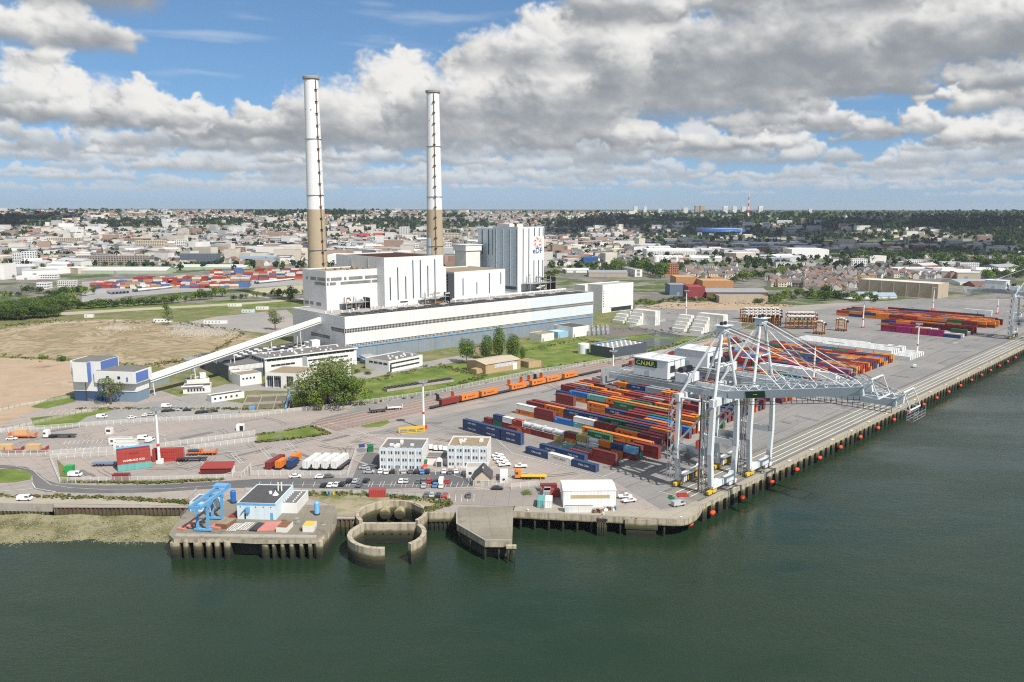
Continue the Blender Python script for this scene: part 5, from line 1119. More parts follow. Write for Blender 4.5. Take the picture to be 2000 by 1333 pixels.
    for y0, y1 in ((1.0, 7.6), (W_ - 1.0, 10.4)):
        P('mast_leg', MB().tube((0, y0, ZT), (-1.6, y1, 60.5), .62, .5, n=10)); P('back_leg', MB().tube((-Gg, y0, ZT), (-2.8, y1, 59.5), .5, .4, n=10))
        P('mast_brace', MB().tube((-7, y0 * .6 + y1 * .4, ZT + 10.2), (-.8, y0 * .62 + y1 * .38, ZT + 10.2), .22))
    P('mast_head', MB().bx(-3.6, -.6, 6.6, 11.4, 59.2, 61.6).bx(-4.6, .4, 6.0, 12, 61.62, 61.8).beam((-3.5, 7, 61.8), (-3.5, 7, 64.2), .12))
    P('mast_cross_tie', MB().tube((-.8, 4.0, ZT + 11), (-.8, 14.0, ZT + 11), .3)); P('sheaves', MB().tube((-2.2, 7.4, 62.4), (-2.2, 8.2, 62.4), .7, n=12).tube((-2.2, 9.8, 62.4), (-2.2, 10.6, 62.4), .7, n=12), dark)
    for y in (7.2, 10.8):
        for t in (20, 42): b = bx_(t, 2.2); P('fore_stay', MB().tube((-1.2, y, 60.4), (b[0], 9 + (y - 9) * 2.1, b[1]), .2, n=6))
        P('back_stay', MB().tube((-3.2, y, 60.2), (-47.5, 9 + (y - 9) * 2.1, ZT + 2.6), .22, n=6))
        b = bx_(44, 3.6); P('hoist_ropes', MB().tube((-1.4, y - .5, 61), (b[0], y, b[1]), .07, n=5).tube((-1.4, y + .4, 61), (b[0], y + .6, b[1]), .07, n=5), dark)
    # machinery house, cab, access
    mh = P('machinery_house', MB().bx(-37, -21.5, 3.2, 15.2, ZT + 3.6, ZT + 10.4)); part('roof', MB().bx(-37.3, -21.2, 2.9, 15.5, ZT + 10.41, ZT + 10.7), mat('crane_roof', (.62, .65, .66), .6), mh)
    part('door', MB().bx(-31.2, -29.4, 3.1, 3.2, ZT + 3.8, ZT + 6.2), cgd, mh); part('vent', MB().bx(-21.49, -21.3, 5, 8, ZT + 6, ZT + 8.5), dark, mh)
    if sign: part('name_board', MB().bx(-36.5, -26.3, 3.08, 3.19, ZT + 7.4, ZT + 10.0), dgreen, mh)
    if sign: link('lettering', CN.setdefault('cnmp', text_mesh('C.N.M.P.', 2.5, ylet, .035, 0, .95)), mh, (-31.4, 3.05, ZT + 8.65))
    P('house_platform', MB().bx(-39, -20, 2.2, 16, ZT + 3.0, ZT + 3.3), steel)
    P('electrical_house', MB().bx(-18.5, -13.5, 4, 13, ZT + 3.2, ZT + 6.6), cg); P('winch_drum', MB().tube((-17, 5, ZT + 7.6), (-17, 12, ZT + 7.6), 1.2, n=12), dark)
    rl = MB()
    for y in (2.2, 16):
        for i in range(20): rl.beam((-50 + i * 2.7, y, ZT + 2.6), (-50 + i * 2.7, y, ZT + 3.9), .08)
        rl.beam((-50, y, ZT + 3.9), (1.3, y, ZT + 3.9), .09).beam((-50, y, ZT + 3.2), (1.3, y, ZT + 3.2), .06).beam((-50, y, ZT + 2.5), (1.3, y, ZT + 2.5), .9, .12)
    P('walkway_railing', rl, steel)
    for y in (-.9, W_ + .9):
        r2 = MB()
        for i in range(8): r2.beam((-Gg + i * 2, y, ZT), (-Gg + i * 2, y, ZT + 1.2), .07)
        r2.beam((-Gg, y, ZT + 1.2), (0, y, ZT + 1.2), .08); P('railing', r2, steel)
    P('rear_platform', MB().bx(-52, -50, 2, 16, ZT - 2.5, ZT - 2.3).bx(-52, -51.9, 2, 16, ZT - 2.3, ZT + 3.8).bx(-50, -44, 2.2, 2.3, ZT - 3.4, ZT - 2.4).bx(-50, -44, 15.8, 15.9, ZT - 3.4, ZT - 2.4), steel)
    cb = P('operator_cab', MB().bx(-9.5, -6.5, 7.2, 10.6, ZT - 3.4, ZT - .6), white); part('windscreen', MB().bx(-6.49, -6.4, 7.4, 10.4, ZT - 3.2, ZT - 1.2), glas, cb)
    P('trolley', MB().bx(-12, -4, 5.9, 12.1, ZT - .5, ZT + .0)); P('spreader', MB().bx(-9, -6.6, 3, 15, ZT - 9.2, ZT - 8.6), yel); P('hoist_ropes', MB().tube((-7.8, 7, ZT - 8.6), (-7.8, 7, ZT - .5), .06, n=5).tube((-7.8, 11, ZT - 8.6), (-7.8, 11, ZT - .5), .06, n=5), dark)
    stz = MB(); z = 4.0; i = 0
    while z < ZT:                                     # zigzag stair on the near landside leg
        y0, y1 = (-1.4, -3.6) if i % 2 == 0 else (-3.6, -1.4)
        stz.beam((-Gg - 1.2, y0, z), (-Gg - 1.2, y1, z + 2.1), .8, .14).bx(-Gg - 1.8, -Gg - .6, y1 - .4, y1 + .4, z + 2.1, z + 2.2); z += 2.2; i += 1
    for dx in (-1.8, -.6):
        for yy in (-4.0, -1.1): stz.beam((-Gg + dx, yy, 2.6), (-Gg + dx, yy, ZT), .14)
    P('stair_tower', stz, steel)
    el = MB()
    for dx, dy in ((-3.6, -1.2), (-2.0, -1.2), (-3.6, .4), (-2.0, .4)): el.beam((dx, dy, .3), (dx, dy, ZT + 2), .18)
    for j in range(20):
        z = .5 + j * 1.85
        el.beam((-3.6, -1.2, z), (-2.0, -1.2, z + 1.85), .1).beam((-2.0, .4, z), (-2.0, -1.2, z + 1.85), .1).beam((-3.6, .4, z), (-3.6, -1.2, z + 1.85), .1).bx(-3.6, -2, -1.2, -1.1, z, z + .1)
    P('lift_mast', el, steel); P('lift_rail', MB().bx(-4.4, -3.9, -1.0, -.5, 1, ZT), rusty); P('lift_car', MB().bx(-5.4, -4.5, -1.8, .2, 17, 20), mat('lift_red', (.42, .08, .05), .6))
    rr = MB(); n_ = 36
    for i in range(n_):
        a = 2 * math.pi * i / n_; rr.beam((-9 + .7 * math.cos(a), -1.3, 13.2 + .7 * math.sin(a)), (-9 + 3.4 * math.cos(a), -1.3, 13.2 + 3.4 * math.sin(a)), .08, .1)
    rr.tube((-9, -1.6, 13.2), (-9, -.9, 13.2), .8, n=14)
    P('cable_reel', rr, mat('reel_dark', (.06, .062, .066), .5))
    P('reel_arm', MB().beam((-9, -.8, 13.2), (-9, 0, 15), .5), cg)
    sg = P('number_board', MB().bx(-Gg - 1.0, -Gg + 1.0, -1.56, -1.46, 11.6, 14.2), white)
    if sign: link('lettering', text_mesh('700', 1.05, dark, .01), sg, (-Gg, -1.6, 13.1))
    # clutter at the sill: cable gear, cabinets, ladders
    r = random.Random(3)
    for i in range(16):
        x, z = -Gg + .9, 2.4; y = 2 + i * .9; P('cabinet', MB().bx(x, x + r.uniform(.4, .9), y, y + r.uniform(.3, .8), r.uniform(1.2, 2), r.uniform(3, 5.2)), r.choice((steel, white, yel, dark)))
    P('sill_platform', MB().bx(-Gg + .9, -Gg + 2.6, 1, W_ - 2, 4.62, 4.74), steel)
    return o
sts_crane('front light grey container crane with green name board and slightly raised boom', YO, 10.5, False, True)
sts_crane('rear light grey container crane with level boom, next to the front one', Y(0, 29), 0.0, True, False)
p3 = G(1973, 662); d3 = p3 - YO; sts_crane('distant grey container crane cut by the right edge of the picture', Y(0, d3.x * math.sin(YA) + d3.y * math.cos(YA)), 0.0, False, False)
# ------------------------------------------------------------------ containers
CC = dict(o=('orange', (.64, .19, .025)), r=('dark red', (.19, .030, .026)), R=('red', (.34, .05, .04)), n=('navy', (.028, .055, .14)), b=('blue', (.025, .15, .42)), g=('green', (.02, .13, .06)), w=('white', (.70, .70, .68)), e=('grey', (.30, .32, .33)), y=('khaki yellow', (.42, .31, .09)), t=('teal', (.13, .36, .34)), m=('magenta', (.30, .025, .12)), s=('light blue', (.14, .40, .64)), p=('plum', (.13, .024, .045)), W=('white', (.70, .70, .68)), k=('silver', (.62, .64, .65)))
cax = -YA
CM = {c: ribbed('container_' + nm.replace(' ', '_') + '_' + c, col, .56, .05, cax, .55, .14, .28) for c, (nm, col) in CC.items() if c != 'W'}; CM['W'] = CM['w']
def body_mesh(L, H=2.62, Wd=2.44):
    m = MB(); p = .14; i_ = .045
    m.bx(i_, L - i_, i_, Wd - i_, .16, H - .02)
    for x in (0, L - p):
        for y in (0, Wd - p): m.bx(x, x + p, y, y + p, .0, H)
    for y in (0, Wd - .08): m.bx(p, L - p, y, y + .08, .0, .16).bx(p, L - p, y, y + .08, H - .12, H - .002)
    for x in (0, L - .08): m.bx(x, x + .08, p, Wd - p, .0, .16).bx(x, x + .08, p, Wd - p, H - .12, H - .002)
    return m
BODY = {}; DOOR = {}; LET = {}
for L in (12.19, 6.06, 13.7):
    for H in (2.62, 2.9):
        for c in CM: BODY[(L, H, c)] = None
def body(L, H, c):
    if BODY.get((L, H, c)) is None:
        k0 = (L, H)
        if c == 'k':
            m = MB(); m.tube((.5, 1.22, 1.35), (L - .5, 1.22, 1.35), 1.12, n=14)
            for x in (0, L - .16):
                for y in (0, 2.28): m.bx(x, x + .16, y, y + .16, 0, H)
                m.bx(x, x + .16, .16, 2.28, 0, .16).bx(x, x + .16, .16, 2.28, H - .16, H)
            for y in (0, 2.28): m.bx(.16, L - .16, y, y + .16, 0, .16)
            BODY[(L, H, c)] = m.mesh('tank_body', CM[c])
        else: BODY[(L, H, c)] = body_mesh(L, H).mesh('body', CM[c])
    return BODY[(L, H, c)]
def door(H, c):
    if (H, c) not in DOOR:
        m = MB()
        for y in (.1, 1.235): m.bx(0, .03, y, y + 1.105, .18, H - .14)
        for y in (.42, .86, 1.56, 2.0): m.bx(.03, .09, y - .03, y + .03, .1, H - .1, 1)
        DOOR[(H, c)] = m.mesh('door', [CM[c], steel])
    return DOOR[(H, c)]
wlet = mat('white_lettering', (.75, .75, .75), .6); nlet = mat('dark_lettering', (.02, .035, .12), .6); rlet = mat('red_lettering', (.42, .02, .03), .6)
def lettering(c):
    if c not in LET:
        d = dict(o=('Hapag-Lloyd', 1.05, nlet), n=('CMA CGM', 1.15, wlet), g=('U.A.S.C', 1.25, wlet), m=('ONE', 1.6, wlet), W=('YANG MING', 1.25, rlet)).get(c)
        LET[c] = text_mesh(d[0], d[1], d[2], .012) if d else None
    return LET[c]
ocm = MB().bx(-.55, .55, -.03, 0, -.55, .55).mesh('logo', nlet)
CONT = []       # (x, y, z, L, H, code, label place)
def slotrow(y, x0, codes, L=12.19, pitch=None, where='', H=2.62):
    pitch = pitch or (L + .35); n = len(codes)
    for i, cs in enumerate(codes):
        for t_, c in enumerate(cs):
            if c in '. ': continue
            CONT.append((x0 + i * pitch, y, t_ * H, L, H, c, where, n - i, t_, len(cs)))
PIT = 12.62
slotrow(-8, -83.9, ['n', 'W', 'n'], 12.19, 12.75, 'front row by the offices', 2.9)
slotrow(-.8, -130.9, ['nn', 'nn', 'nn'], 12.19, 12.6, 'two-high front row', 2.62)
slotrow(-.5, -82.6, ['n', 'n'], 12.19, 12.55, 'row past the white lettered box', 2.9)
slotrow(3.6, -69.9, ['r', 'rr'], 12.19, 12.6, 'row at the quay road corner')
slotrow(8.4, -77.3, ['t'], 6.06, where='lane near the quay road'); slotrow(11.6, -113.4, ['r'], 6.06, where='open lane before the tank row')
slotrow(15.6, -133.4, ['r', 'gn', 'rw', 'oR', 'Rk', 'rk', 'rk', 'yk', 'or', 'ky', 'kk', 'ro', 'on', 'rs'], 6.06, 6.43, 'row of short boxes')
slotrow(19.6, -50.2, ['tr'], 6.06, where='corner past the short boxes')
slotrow(23.8, -88, ['g', 'wg', '.', 'rr'], 12.19, 12.6, 'row behind the short boxes')
slotrow(27.6, -81.6, ['wo', 'ro', 'ro'], 12.19, 12.6, 'row of three orange boxes')
slotrow(31.6, -69, ['o', '.'], 12.19, 12.6, 'lane behind three orange boxes'); slotrow(35.6, -69, ['oo', 'ep'], 12.19, 12.6, 'row ending in a plum box')
slotrow(39.6, -134.3, ['ow', 'rr', 'b', 'tw', 'rr', 'wg', 'oR'], 12.19, PIT, 'row starting with a white box')
slotrow(43.6, -95, ['r', 'r', 'rr', 'rR'], 12.19, PIT, 'broken row past the white box')
slotrow(47.6, -134.6, ['rr', 'oo', 'rn', 'nn', 'ng', 'nn', 'oo'], 12.19, PIT, 'navy and green row')
slotrow(51.6, -134.6, ['rr', 'rr', 'rr', 'rr', 'rr', 'or', 'rR'], 12.19, PIT, 'long dark red row'); slotrow(55.6, -98, ['r', 'rr', 'on', 'rR'], 12.19, PIT, 'row past the dark red one')
slotrow(59.6, -70, ['oo', 'rb'], 12.19, PIT, 'row before the lone orange pair'); slotrow(63.6, -96, ['on', 'rr', 'nb'], 12.19, PIT, 'three-box row')
slotrow(67.6, -110.6, ['oo', '.', 'rr', 'rg', 'ro'], 12.19, PIT, 'row of the lone orange pair'); slotrow(71.6, -135.2, ['rr', '.', '.', '.', 'rr', 'yR', 'or'], 12.19, PIT, 'row of the lone dark red pair')
slotrow(77.6, -101, ['rg', 'rr', 'rr', 'yo', 'og'], 12.19, PIT, 'row starting with a green box'); slotrow(82, -134.6, ['ob', 'rt', 'ro', 'ro', 'yy', 'rR', 'no'], 12.19, PIT, 'row starting with a blue box')
rr_ = random.Random(21); PAL = 'oooooorrrrrrrrrrrRRRppnnngbye'
for j, yy in enumerate(range(0, 13)):
    y_ = 86.2 + yy * 4.05
    cs = []
    for i in range(8):
        u_ = rr_.random(); cs.append('.' if u_ < .10 else (rr_.choice(PAL) if u_ < .26 else rr_.choice(PAL) + rr_.choice(PAL)))
    slotrow(y_, -147.4, cs, 12.19, PIT, f'{nth(j + 1)} dense row past the blue box')
for j in range(16):
    cs = [('.' if rr_.random() < .28 else rr_.choice(PAL) + (rr_.choice(PAL) if rr_.random() < .55 else '')) for i in range(7)]; slotrow(150 + j * 4.3, -134, cs, 12.19, PIT, f'{nth(j + 1)} row behind the cranes')
slotrow(230, -98, ['ww', 'ww', 'ww', 'ww'], 12.19, PIT, 'white row behind the crane booms'); slotrow(234.5, -98, ['ww', 'ww', 'ww', 'w'], 12.19, PIT, 'second white row behind the booms')
slotrow(242, -134.4, ['rr', 'rR', 'gR', 'on', 'rm', 'eo', 'e'], 12.19, PIT, 'row with a magenta box'); slotrow(246, -134.4, ['rr', 'rr', 'rr', 'RR', 'rr', 'rm', 'rm'], 12.19, PIT, 'row behind the magenta box')
for j in range(19):
    slotrow(250 + j * 4.05, -134.4, [(rr_.choice(PAL) + rr_.choice(PAL)) if rr_.random() < .93 else rr_.choice(PAL) for i in range(7)], 12.19, PIT, f'{nth(j + 1)} row of the middle block')
for j in range(7): slotrow(338 + j * 4.4, -128, ['ww' if rr_.random() < .8 else 'w' for i in range(6)] + ['w'], 12.19, PIT, 'white block behind the middle block')
slotrow(372, -100, ['g', 'o'], 12.19, PIT, 'pair on open asphalt behind the white block')
for j, cs in enumerate((['mr', 'mm', 'mR', 'mm', 'n'], ['w', 'w', 'ww', 'w', 'w'], ['mm', 'rm', 'w', 'w', 'rg'], ['w', 'e', 'w', '.', 'w'], ['on', 'oo', 'rr', 'or', 'rr', 'rr'], ['or', 'oo', 'oo', 'ro', 'rr', 'rr'])): slotrow(470 + j * 9, -44 - 12.62 * len(cs), cs, 12.19, PIT, 'far magenta and white rows')
for j in range(11): slotrow(549 + j * 4.2, -178 + (j % 3) * 6, [rr_.choice('oooorrrRnp') + rr_.choice('ooooorrRRrrnpg') for i in range(10)], 12.19, PIT, 'far orange block')
slotrow(610, -150, ['nr', 'nn', 'rn', 'rr', 'nr', 'rr', 'nn'], 12.19, PIT, 'farthest dark row'); slotrow(650, -90, ['ww', 'ww', '.', 'ww'], 12.19, PIT, 'white boxes far up the quay')
def cdist(c): p = Y(c[0] + 6, c[1]); return p.length
CONT.sort(key=cdist)
near, farc = CONT[:300], CONT[300:]
tiers = {0: 'bottom tier', 1: 'upper tier'}
seen_l = {}
for (x, y, z, L, H, c, wh, ni, t_, nt) in near:
    nm = CC[c][0]; tier = 'single' if nt == 1 else tiers[t_]
    kind = 'tank container' if c == 'k' else ('short container' if L < 7 else 'container')
    lb = f'{nm} {kind}, {tier}, {nth(ni)} from quay end, {wh}'.replace('shipping ', '')
    o = thing('tank_container' if c == 'k' else 'shipping_container', lb, 'tank container' if c == 'k' else 'container', Y(x, y, z + .1), YRZ, 'shipping containers in the terminal')
    link('body', body(L, H, c), o)
    if c != 'k':
        link('door', door(H, c), o, (L, 0, 0))
        lt = lettering(c) if L > 7 else None
        if lt:
            link('lettering', lt, o, (L * .56 if c == 'o' else L * .5, -.012, H * .55))
            if c == 'o': link('logo', ocm, o, (L * .2, 0.02, H * .55))
        elif c in 'bwRts' : link('lettering', LET.setdefault('mark', MB().bx(-.6, .6, -.012, 0, -.18, .18).mesh('mark', wlet if c != 'w' else nlet)), o, (1.5, .01, H * .75))
# the farther rest of the container yard
def tint_boxes(boxes):
    """boxes: (origin Vector, rz, sx, sy, sz, colour) -> one mesh, five faces each"""
    V, Fc, T = [], [], []; base = np.array([(0, 0, 0), (1, 0, 0), (1, 1, 0), (0, 1, 0), (0, 0, 1), (1, 0, 1), (1, 1, 1), (0, 1, 1)], float); fc = np.array([(4, 5, 6, 7), (0, 1, 5, 4), (1, 2, 6, 5), (2, 3, 7, 6), (3, 0, 4, 7)])
    for i, (p, rz, sx, sy, sz, col) in enumerate(boxes):
        b = base * (sx, sy, sz); c, s = math.cos(rz), math.sin(rz)
        V.append(np.stack([p[0] + b[:, 0] * c - b[:, 1] * s, p[1] + b[:, 0] * s + b[:, 1] * c, p[2] + b[:, 2]], -1)); Fc.append(fc + 8 * i); T.append(np.tile(col, (5, 1)))
    return np.concatenate(V), np.concatenate(Fc), np.concatenate(T)
bxs = [(Y(x, y, z + .1), YRZ, L, 2.44, H, CC[c][1]) for (x, y, z, L, H, c, *_r) in farc]
# white pyramids of reefers by the ponds
def pyramid(px_, py_, cols, rz):
    a = G(px_, py_)
    for i, (n_, hgt) in enumerate(cols):
        for t_ in range(hgt):
            for q in range(n_):
                bxs.append((a + Vector((math.cos(rz) * (q * 12.4) - math.sin(rz) * (i * 2.7), math.sin(rz) * (q * 12.4) + math.cos(rz) * (i * 2.7), t_ * 2.62 + .1)), rz, 12.19, 2.44, 2.58, tuple((.70 - .035 * ((i + t_ + q) % 4)) * c_ for c_ in (1, .985, .92))))
pyramid(1196, 630, [(1, 1), (1, 2), (1, 3), (1, 3), (1, 4)], YRZ); pyramid(1222, 634, [(1, 1), (1, 2), (1, 3), (1, 4), (2, 5), (2, 5), (2, 5)], YRZ); pyramid(1312, 646, [(1, 1), (1, 2), (1, 3), (1, 4), (1, 5), (1, 5)], YRZ); pyramid(1345, 650, [(1, 1), (1, 2), (1, 3), (1, 4), (1, 5), (2, 6), (2, 6), (2, 6)], YRZ)
for i in range(3):
    for t_ in range(2): bxs.append((G(1400, 636) + Vector((math.cos(YRZ) * i * 12.4, math.sin(YRZ) * i * 12.4, t_ * 2.6 + .1)), YRZ, 12.19, 2.44, 2.58, (.66, .67, .67) if i < 2 else (.40, .34, .12)))
# stacks of the older storage quay beyond the field
r4 = random.Random(5); pal4 = [(.33, .06, .045), (.30, .055, .04), (.26, .04, .035), (.38, .09, .06), (.08, .15, .32), (.58, .56, .50), (.58, .56, .50), (.05, .08, .18), (.36, .25, .15)]
a4 = G(176, 566)
for i in range(16):
    for j in range(9):
        hh = 5 if (j > 2 and i > 3) else (2 if r4.random() < .5 else 3)
        if r4.random() < .1: continue
        for t_ in range(hh): bxs.append((a4 + Vector((i * 12.6 - j * 1.5, j * 6.5 + i * 1.2, t_ * 2.6)), .1, 12.19 if r4.random() < .6 else 6.06, 2.44, 2.58, r4.choice(pal4)))
a4 = G(402, 549)
for i in range(18):
    for j in range(7):
        if r4.random() < .35: continue
        for t_ in range(r4.choice((2, 3, 4, 5))): bxs.append((a4 + Vector((i * 13 - j * 2, j * 14, t_ * 2.6)), .05, 12.19, 2.44, 2.58, r4.choice(pal4)))
v_, f_, t_ = tint_boxes(bxs)
o = link('container_stacks', raw_mesh('container_stacks', v_, f_, tint_mat('container_paint', .6, .2, .3), col=t_)); tag(o, 'farther stacked shipping containers of the terminal and the old storage quay', 'containers', kind='stuff')
# ------------------------------------------------------------------ tracks, wagons, straddle carriers, masts
railm = mat('rail_steel', (.20, .16, .13), .5, .3)
ta, tb = G(846, 799), G(1500, 654); td = (tb - ta).normalized(); tn = Vector((-td.y, td.x, 0)); TRZ = math.atan2(td.y, td.x)
segs = []
for k_ in range(5):
    for g_ in (-.72, .72): segs.append((ta + tn * (k_ * 4.6 + g_) - td * 60, tb + tn * (k_ * 4.6 + g_)))
rl = MB()
for a, b in segs: rl.beam(a + Vector((0, 0, .2)), b + Vector((0, 0, .2)), .14, .16)
struct('railway_tracks', rl, railm)
pink = pavement_mat('ballast_strip', (.33, .255, .225), (.30, .24, .21), stain=.5, tracks=.6, ang=-TRZ)
struct('track_ballast', MB().sheet([xy(ta - td * 60 - tn * 2), xy(tb - tn * 2), xy(tb + tn * 21), xy(ta - td * 60 + tn * 21)], .142), pink)
wag = MB().bx(0, 19, -1.3, 1.3, .95, 1.15); wag.bx(0, 19, -.35, .35, .6, .95)
wagm = wag.mesh('deck', dark); bogm = MB().bx(-1.2, 1.2, -1.1, 1.1, .45, .9).tube((-.9, -.85, .55), (-.9, .85, .55), .42, n=10).tube((.9, -.85, .55), (.9, .85, .55), .42, n=10).mesh('bogie', black)
CML = {}
def loose_container(p, rz, c, L, label, z=0.0, H=2.62, group=None, text=None, cat='container'):
    key = (L, H, c)
    if key not in CML: CML[key] = body_mesh(L, H).mesh('body', CM[c])
    o = thing('shipping_container', label, cat, (p[0], p[1], z), rz, group); link('body', CML[key], o); link('door', door(H, c), o, (L, 0, 0))
    if text: link('lettering', text, o, (L * .5, -.012, H * .5))
    elif c == 'o' and L > 10: link('lettering', lettering('o'), o, (L * .56, -.012, H * .55)); link('logo', ocm, o, (L * .2, .02, H * .55))
    return o
train = [(866, 797, 'r'), (906, 788.5, 'o'), (947, 780.5, 'o'), (1006, 767.5, 'o'), (1048, 759, 'o'), (1078, 752.5, 'o'), (1113, 745, 'o')]
for i in range(10):
    p_ = ta + td * (i * 20.2 - 2); o = thing('flat_wagon', f'low dark flat rail wagon, {nth(i + 1)} from the near end of the train', 'rail wagon', (p_.x, p_.y, .1), TRZ, 'flat wagons of the train'); link('deck', wagm, o)
    for x in (2.4, 16.6): link('bogie', bogm, o, (x, 0, 0))
for i, (x_, y_, c) in enumerate(train):
    p_ = G(x_, y_); t_ = (p_ - ta).dot(td); p_ = ta + td * t_ - tn * 1.22
    loose_container(p_, TRZ, c, 12.19, f'{CC[c][0]} container on the train of flat wagons, {nth(i + 1)} from its near end', 1.28, group='containers on the near train')
for i, (x_, y_, c, L) in enumerate([(1234, 716, 'R', 12.19), (1286, 703, 'o', 12.19), (1300, 699, 'r', 12.19), (1325, 693, 'o', 12.19), (1352, 687, 'o', 12.19), (1378, 681.5, 'o', 12.19), (1410, 674, 'o', 12.19), (1432, 669, 'r', 12.19)]):
    p_ = G(x_, y_); loose_container(p_, TRZ, c, L, f'{CC[c][0]} container on the far track by the ponds fence, {nth(i + 1)} from the near end', .9, group='containers on the far track')
for i in range(8):
    p_ = G(1230 + i * 29, 718 - i * 6.6); o = thing('flat_wagon', f'flat rail wagon on the far track by the ponds fence, {nth(i + 1)} from the near end', 'rail wagon', (p_.x, p_.y, 0), TRZ, 'flat wagons on the far track'); link('deck', wagm, o)
bkm = mat('bracket_orange', (.60, .16, .04), .6)
for i, (x_, y_, c) in enumerate([(855, 784, 'd'), (884, 778, 'o'), (994, 754, 'o'), (1018, 748, 'r'), (1033, 745, 'r'), (1045, 742.5, 'g'), (1057, 740, 'o')]):
    p_ = G(x_, y_); o = thing('buffer_bracket', f'upright {"green" if c == "g" else "rusty orange"} end stanchion on the rear track, {nth(i + 1)} from the left', 'stanchion', p_, TRZ, 'stanchions on the rear track'); mm = bkm if c in 'or' else dark
    part('plate', MB().bx(0, .3, -1.2, 1.2, 1.1, 3.8), mm, o); part('foot', MB().bx(-.6, 2.5, -1.2, 1.2, .8, 1.1), mm, o); part('strut', MB().beam((2.2, 0, 1.1), (.2, 0, 3.2), .2), mm, o)
# stripy trailers by the crossing
o = thing('yellow_spreader_frame', 'yellow spreader frame resting on the ground near the white mast', 'spreader', G(780, 848), math.radians(14))
for y in (0, 2.4):
    part('long_beam', MB().bx(0, 12.2, y, y + .3, 2.0, 2.5), yel, o); part('foot_beam', MB().bx(0, 12.2, y, y + .3, 0, .3), yel, o)
    for x in (0, 4, 8, 11.8): part('post', MB().bx(x, x + .35, y, y + .3, .3, 2.0), yel, o)
# straddle carriers
scm = [mat('carrier_rust', (.36, .13, .04), .6, var=.2), mat('carrier_brown', (.14, .08, .05), .6, var=.2), yel]
def straddle(loc, rz, label, mi):
    o = thing('straddle_carrier', label, 'straddle carrier', loc, rz, 'straddle carriers parked behind the stacks'); mm = scm[mi]
    for y in (-2.2, 2.2):
        part('side_beam', MB().bx(-4.4, 4.4, y - .35, y + .35, 1.0, 1.7), mm, o); part('top_beam', MB().bx(-4.2, 4.2, y - .3, y + .3, 9.6, 10.4), mm, o)
        for x in (-3.6, 3.6): part('leg', MB().bx(x - .3, x + .3, y - .3, y + .3, 1.7, 9.6), mm, o)
        for x in (-3.4, -1.2, 1.2, 3.4): part('wheel', MB().tube((x, y - .3, .7), (x, y + .3, .7), .7, n=8), black, o)
    for x in (-3.6, 3.6): part('cross_beam', MB().bx(x - .35, x + .35, -2.0, 2.0, 9.7, 10.5), offwhite, o)
    part('engine_deck', MB().bx(-2, 2, -1.6, 1.6, 10.52, 11.6), offwhite, o); part('cab', MB().bx(3.7, 5.2, 1.2, 2.8, 7.6, 9.4), glas, o); part('spreader', MB().bx(-3.2, 3.2, -1.2, 1.2, 7.0, 7.5), yel, o)
    return o
i = 0
for (x0, y0, nx_, ny_, dx, dy) in ((1455, 636, 8, 3, 8.6, -6), (1543, 641, 6, 2, 8.5, -8)):
    for a in range(nx_):
        for b in range(ny_):
            p_ = G(x0 + a * dx, y0 + b * dy); i += 1
            straddle(p_, YRZ + (.0 if x0 < 1500 else .5), f'straddle carrier in the {"left" if x0 < 1500 else "right"} parked cluster, {nth(a + 1)} from the left in its {("front", "middle", "rear")[b]} line', (a + b) % 2)
for px_, py_, lb in ((1417, 703, 'lone orange straddle carrier seen between the crane masts'), (1643, 646, 'straddle carrier standing beside the white sheds'), (1600, 652, 'straddle carrier left of the white sheds')): straddle(G(px_, py_), YRZ, lb, 0)
# masts
mastp = mat('mast_white', (.78, .78, .77), .5, var=.05); redp = mat('mast_red', (.55, .06, .04), .5)
def mast(px_, py_, label, h=23.5):
    o = thing('floodlight_mast', label, 'light mast', G(px_, py_), 0, 'floodlight masts of the port'); part('base', MB().bx(-1.0, 1.0, -1.0, 1.0, 0, 1.2).bx(.9, 1.7, -.5, .5, 0, 2), redp if px_ > 700 else white, o)
    part('pole', MB().tube((0, 0, 1.2), (0, 0, h - 1), .62, .38, n=12), mastp, o); part('red_band', MB().tube((0, 0, 7.2), (0, 0, 8.4), .6, .59, n=12), redp, o)
    hd = part('head_frame', MB().lathe([(1.9, h - 1.0), (2.1, h - 1.0), (2.1, h - .8), (1.9, h - .8)], 14).beam((-2, 0, h - .9), (2, 0, h - .9), .18).beam((0, -2, h - .9), (0, 2, h - .9), .18).tube((0, 0, h - 1), (0, 0, h), .3, n=8), steel, o)
    for i in range(8): a = i * math.pi / 4; part('floodlight', MB().bx(2.0 * math.cos(a) - .35, 2.0 * math.cos(a) + .35, 2.0 * math.sin(a) - .3, 2.0 * math.sin(a) + .3, h - .75, h - .15), steel, hd)
mast(312, 906, 'white floodlight mast with red band beside the red container pair at left'); mast(828, 838, 'white floodlight mast near the yellow spreader frame'); mast(1685, 640, 'white floodlight mast before the far orange container block'); mast(1791, 694, 'white floodlight mast at the white container block corner')
mast(1589, 742, 'white floodlight mast rising among the middle container block'); mast(1197, 762, 'white floodlight mast left of the crane name board'); mast(1365, 846, 'white floodlight mast behind the front crane legs'); mast(1340, 616, 'white floodlight mast by the white container pyramids', 25); mast(1822, 604, 'white floodlight mast near the big concrete shed'); mast(1948, 612, 'thin white floodlight mast left of the distant crane', 18)
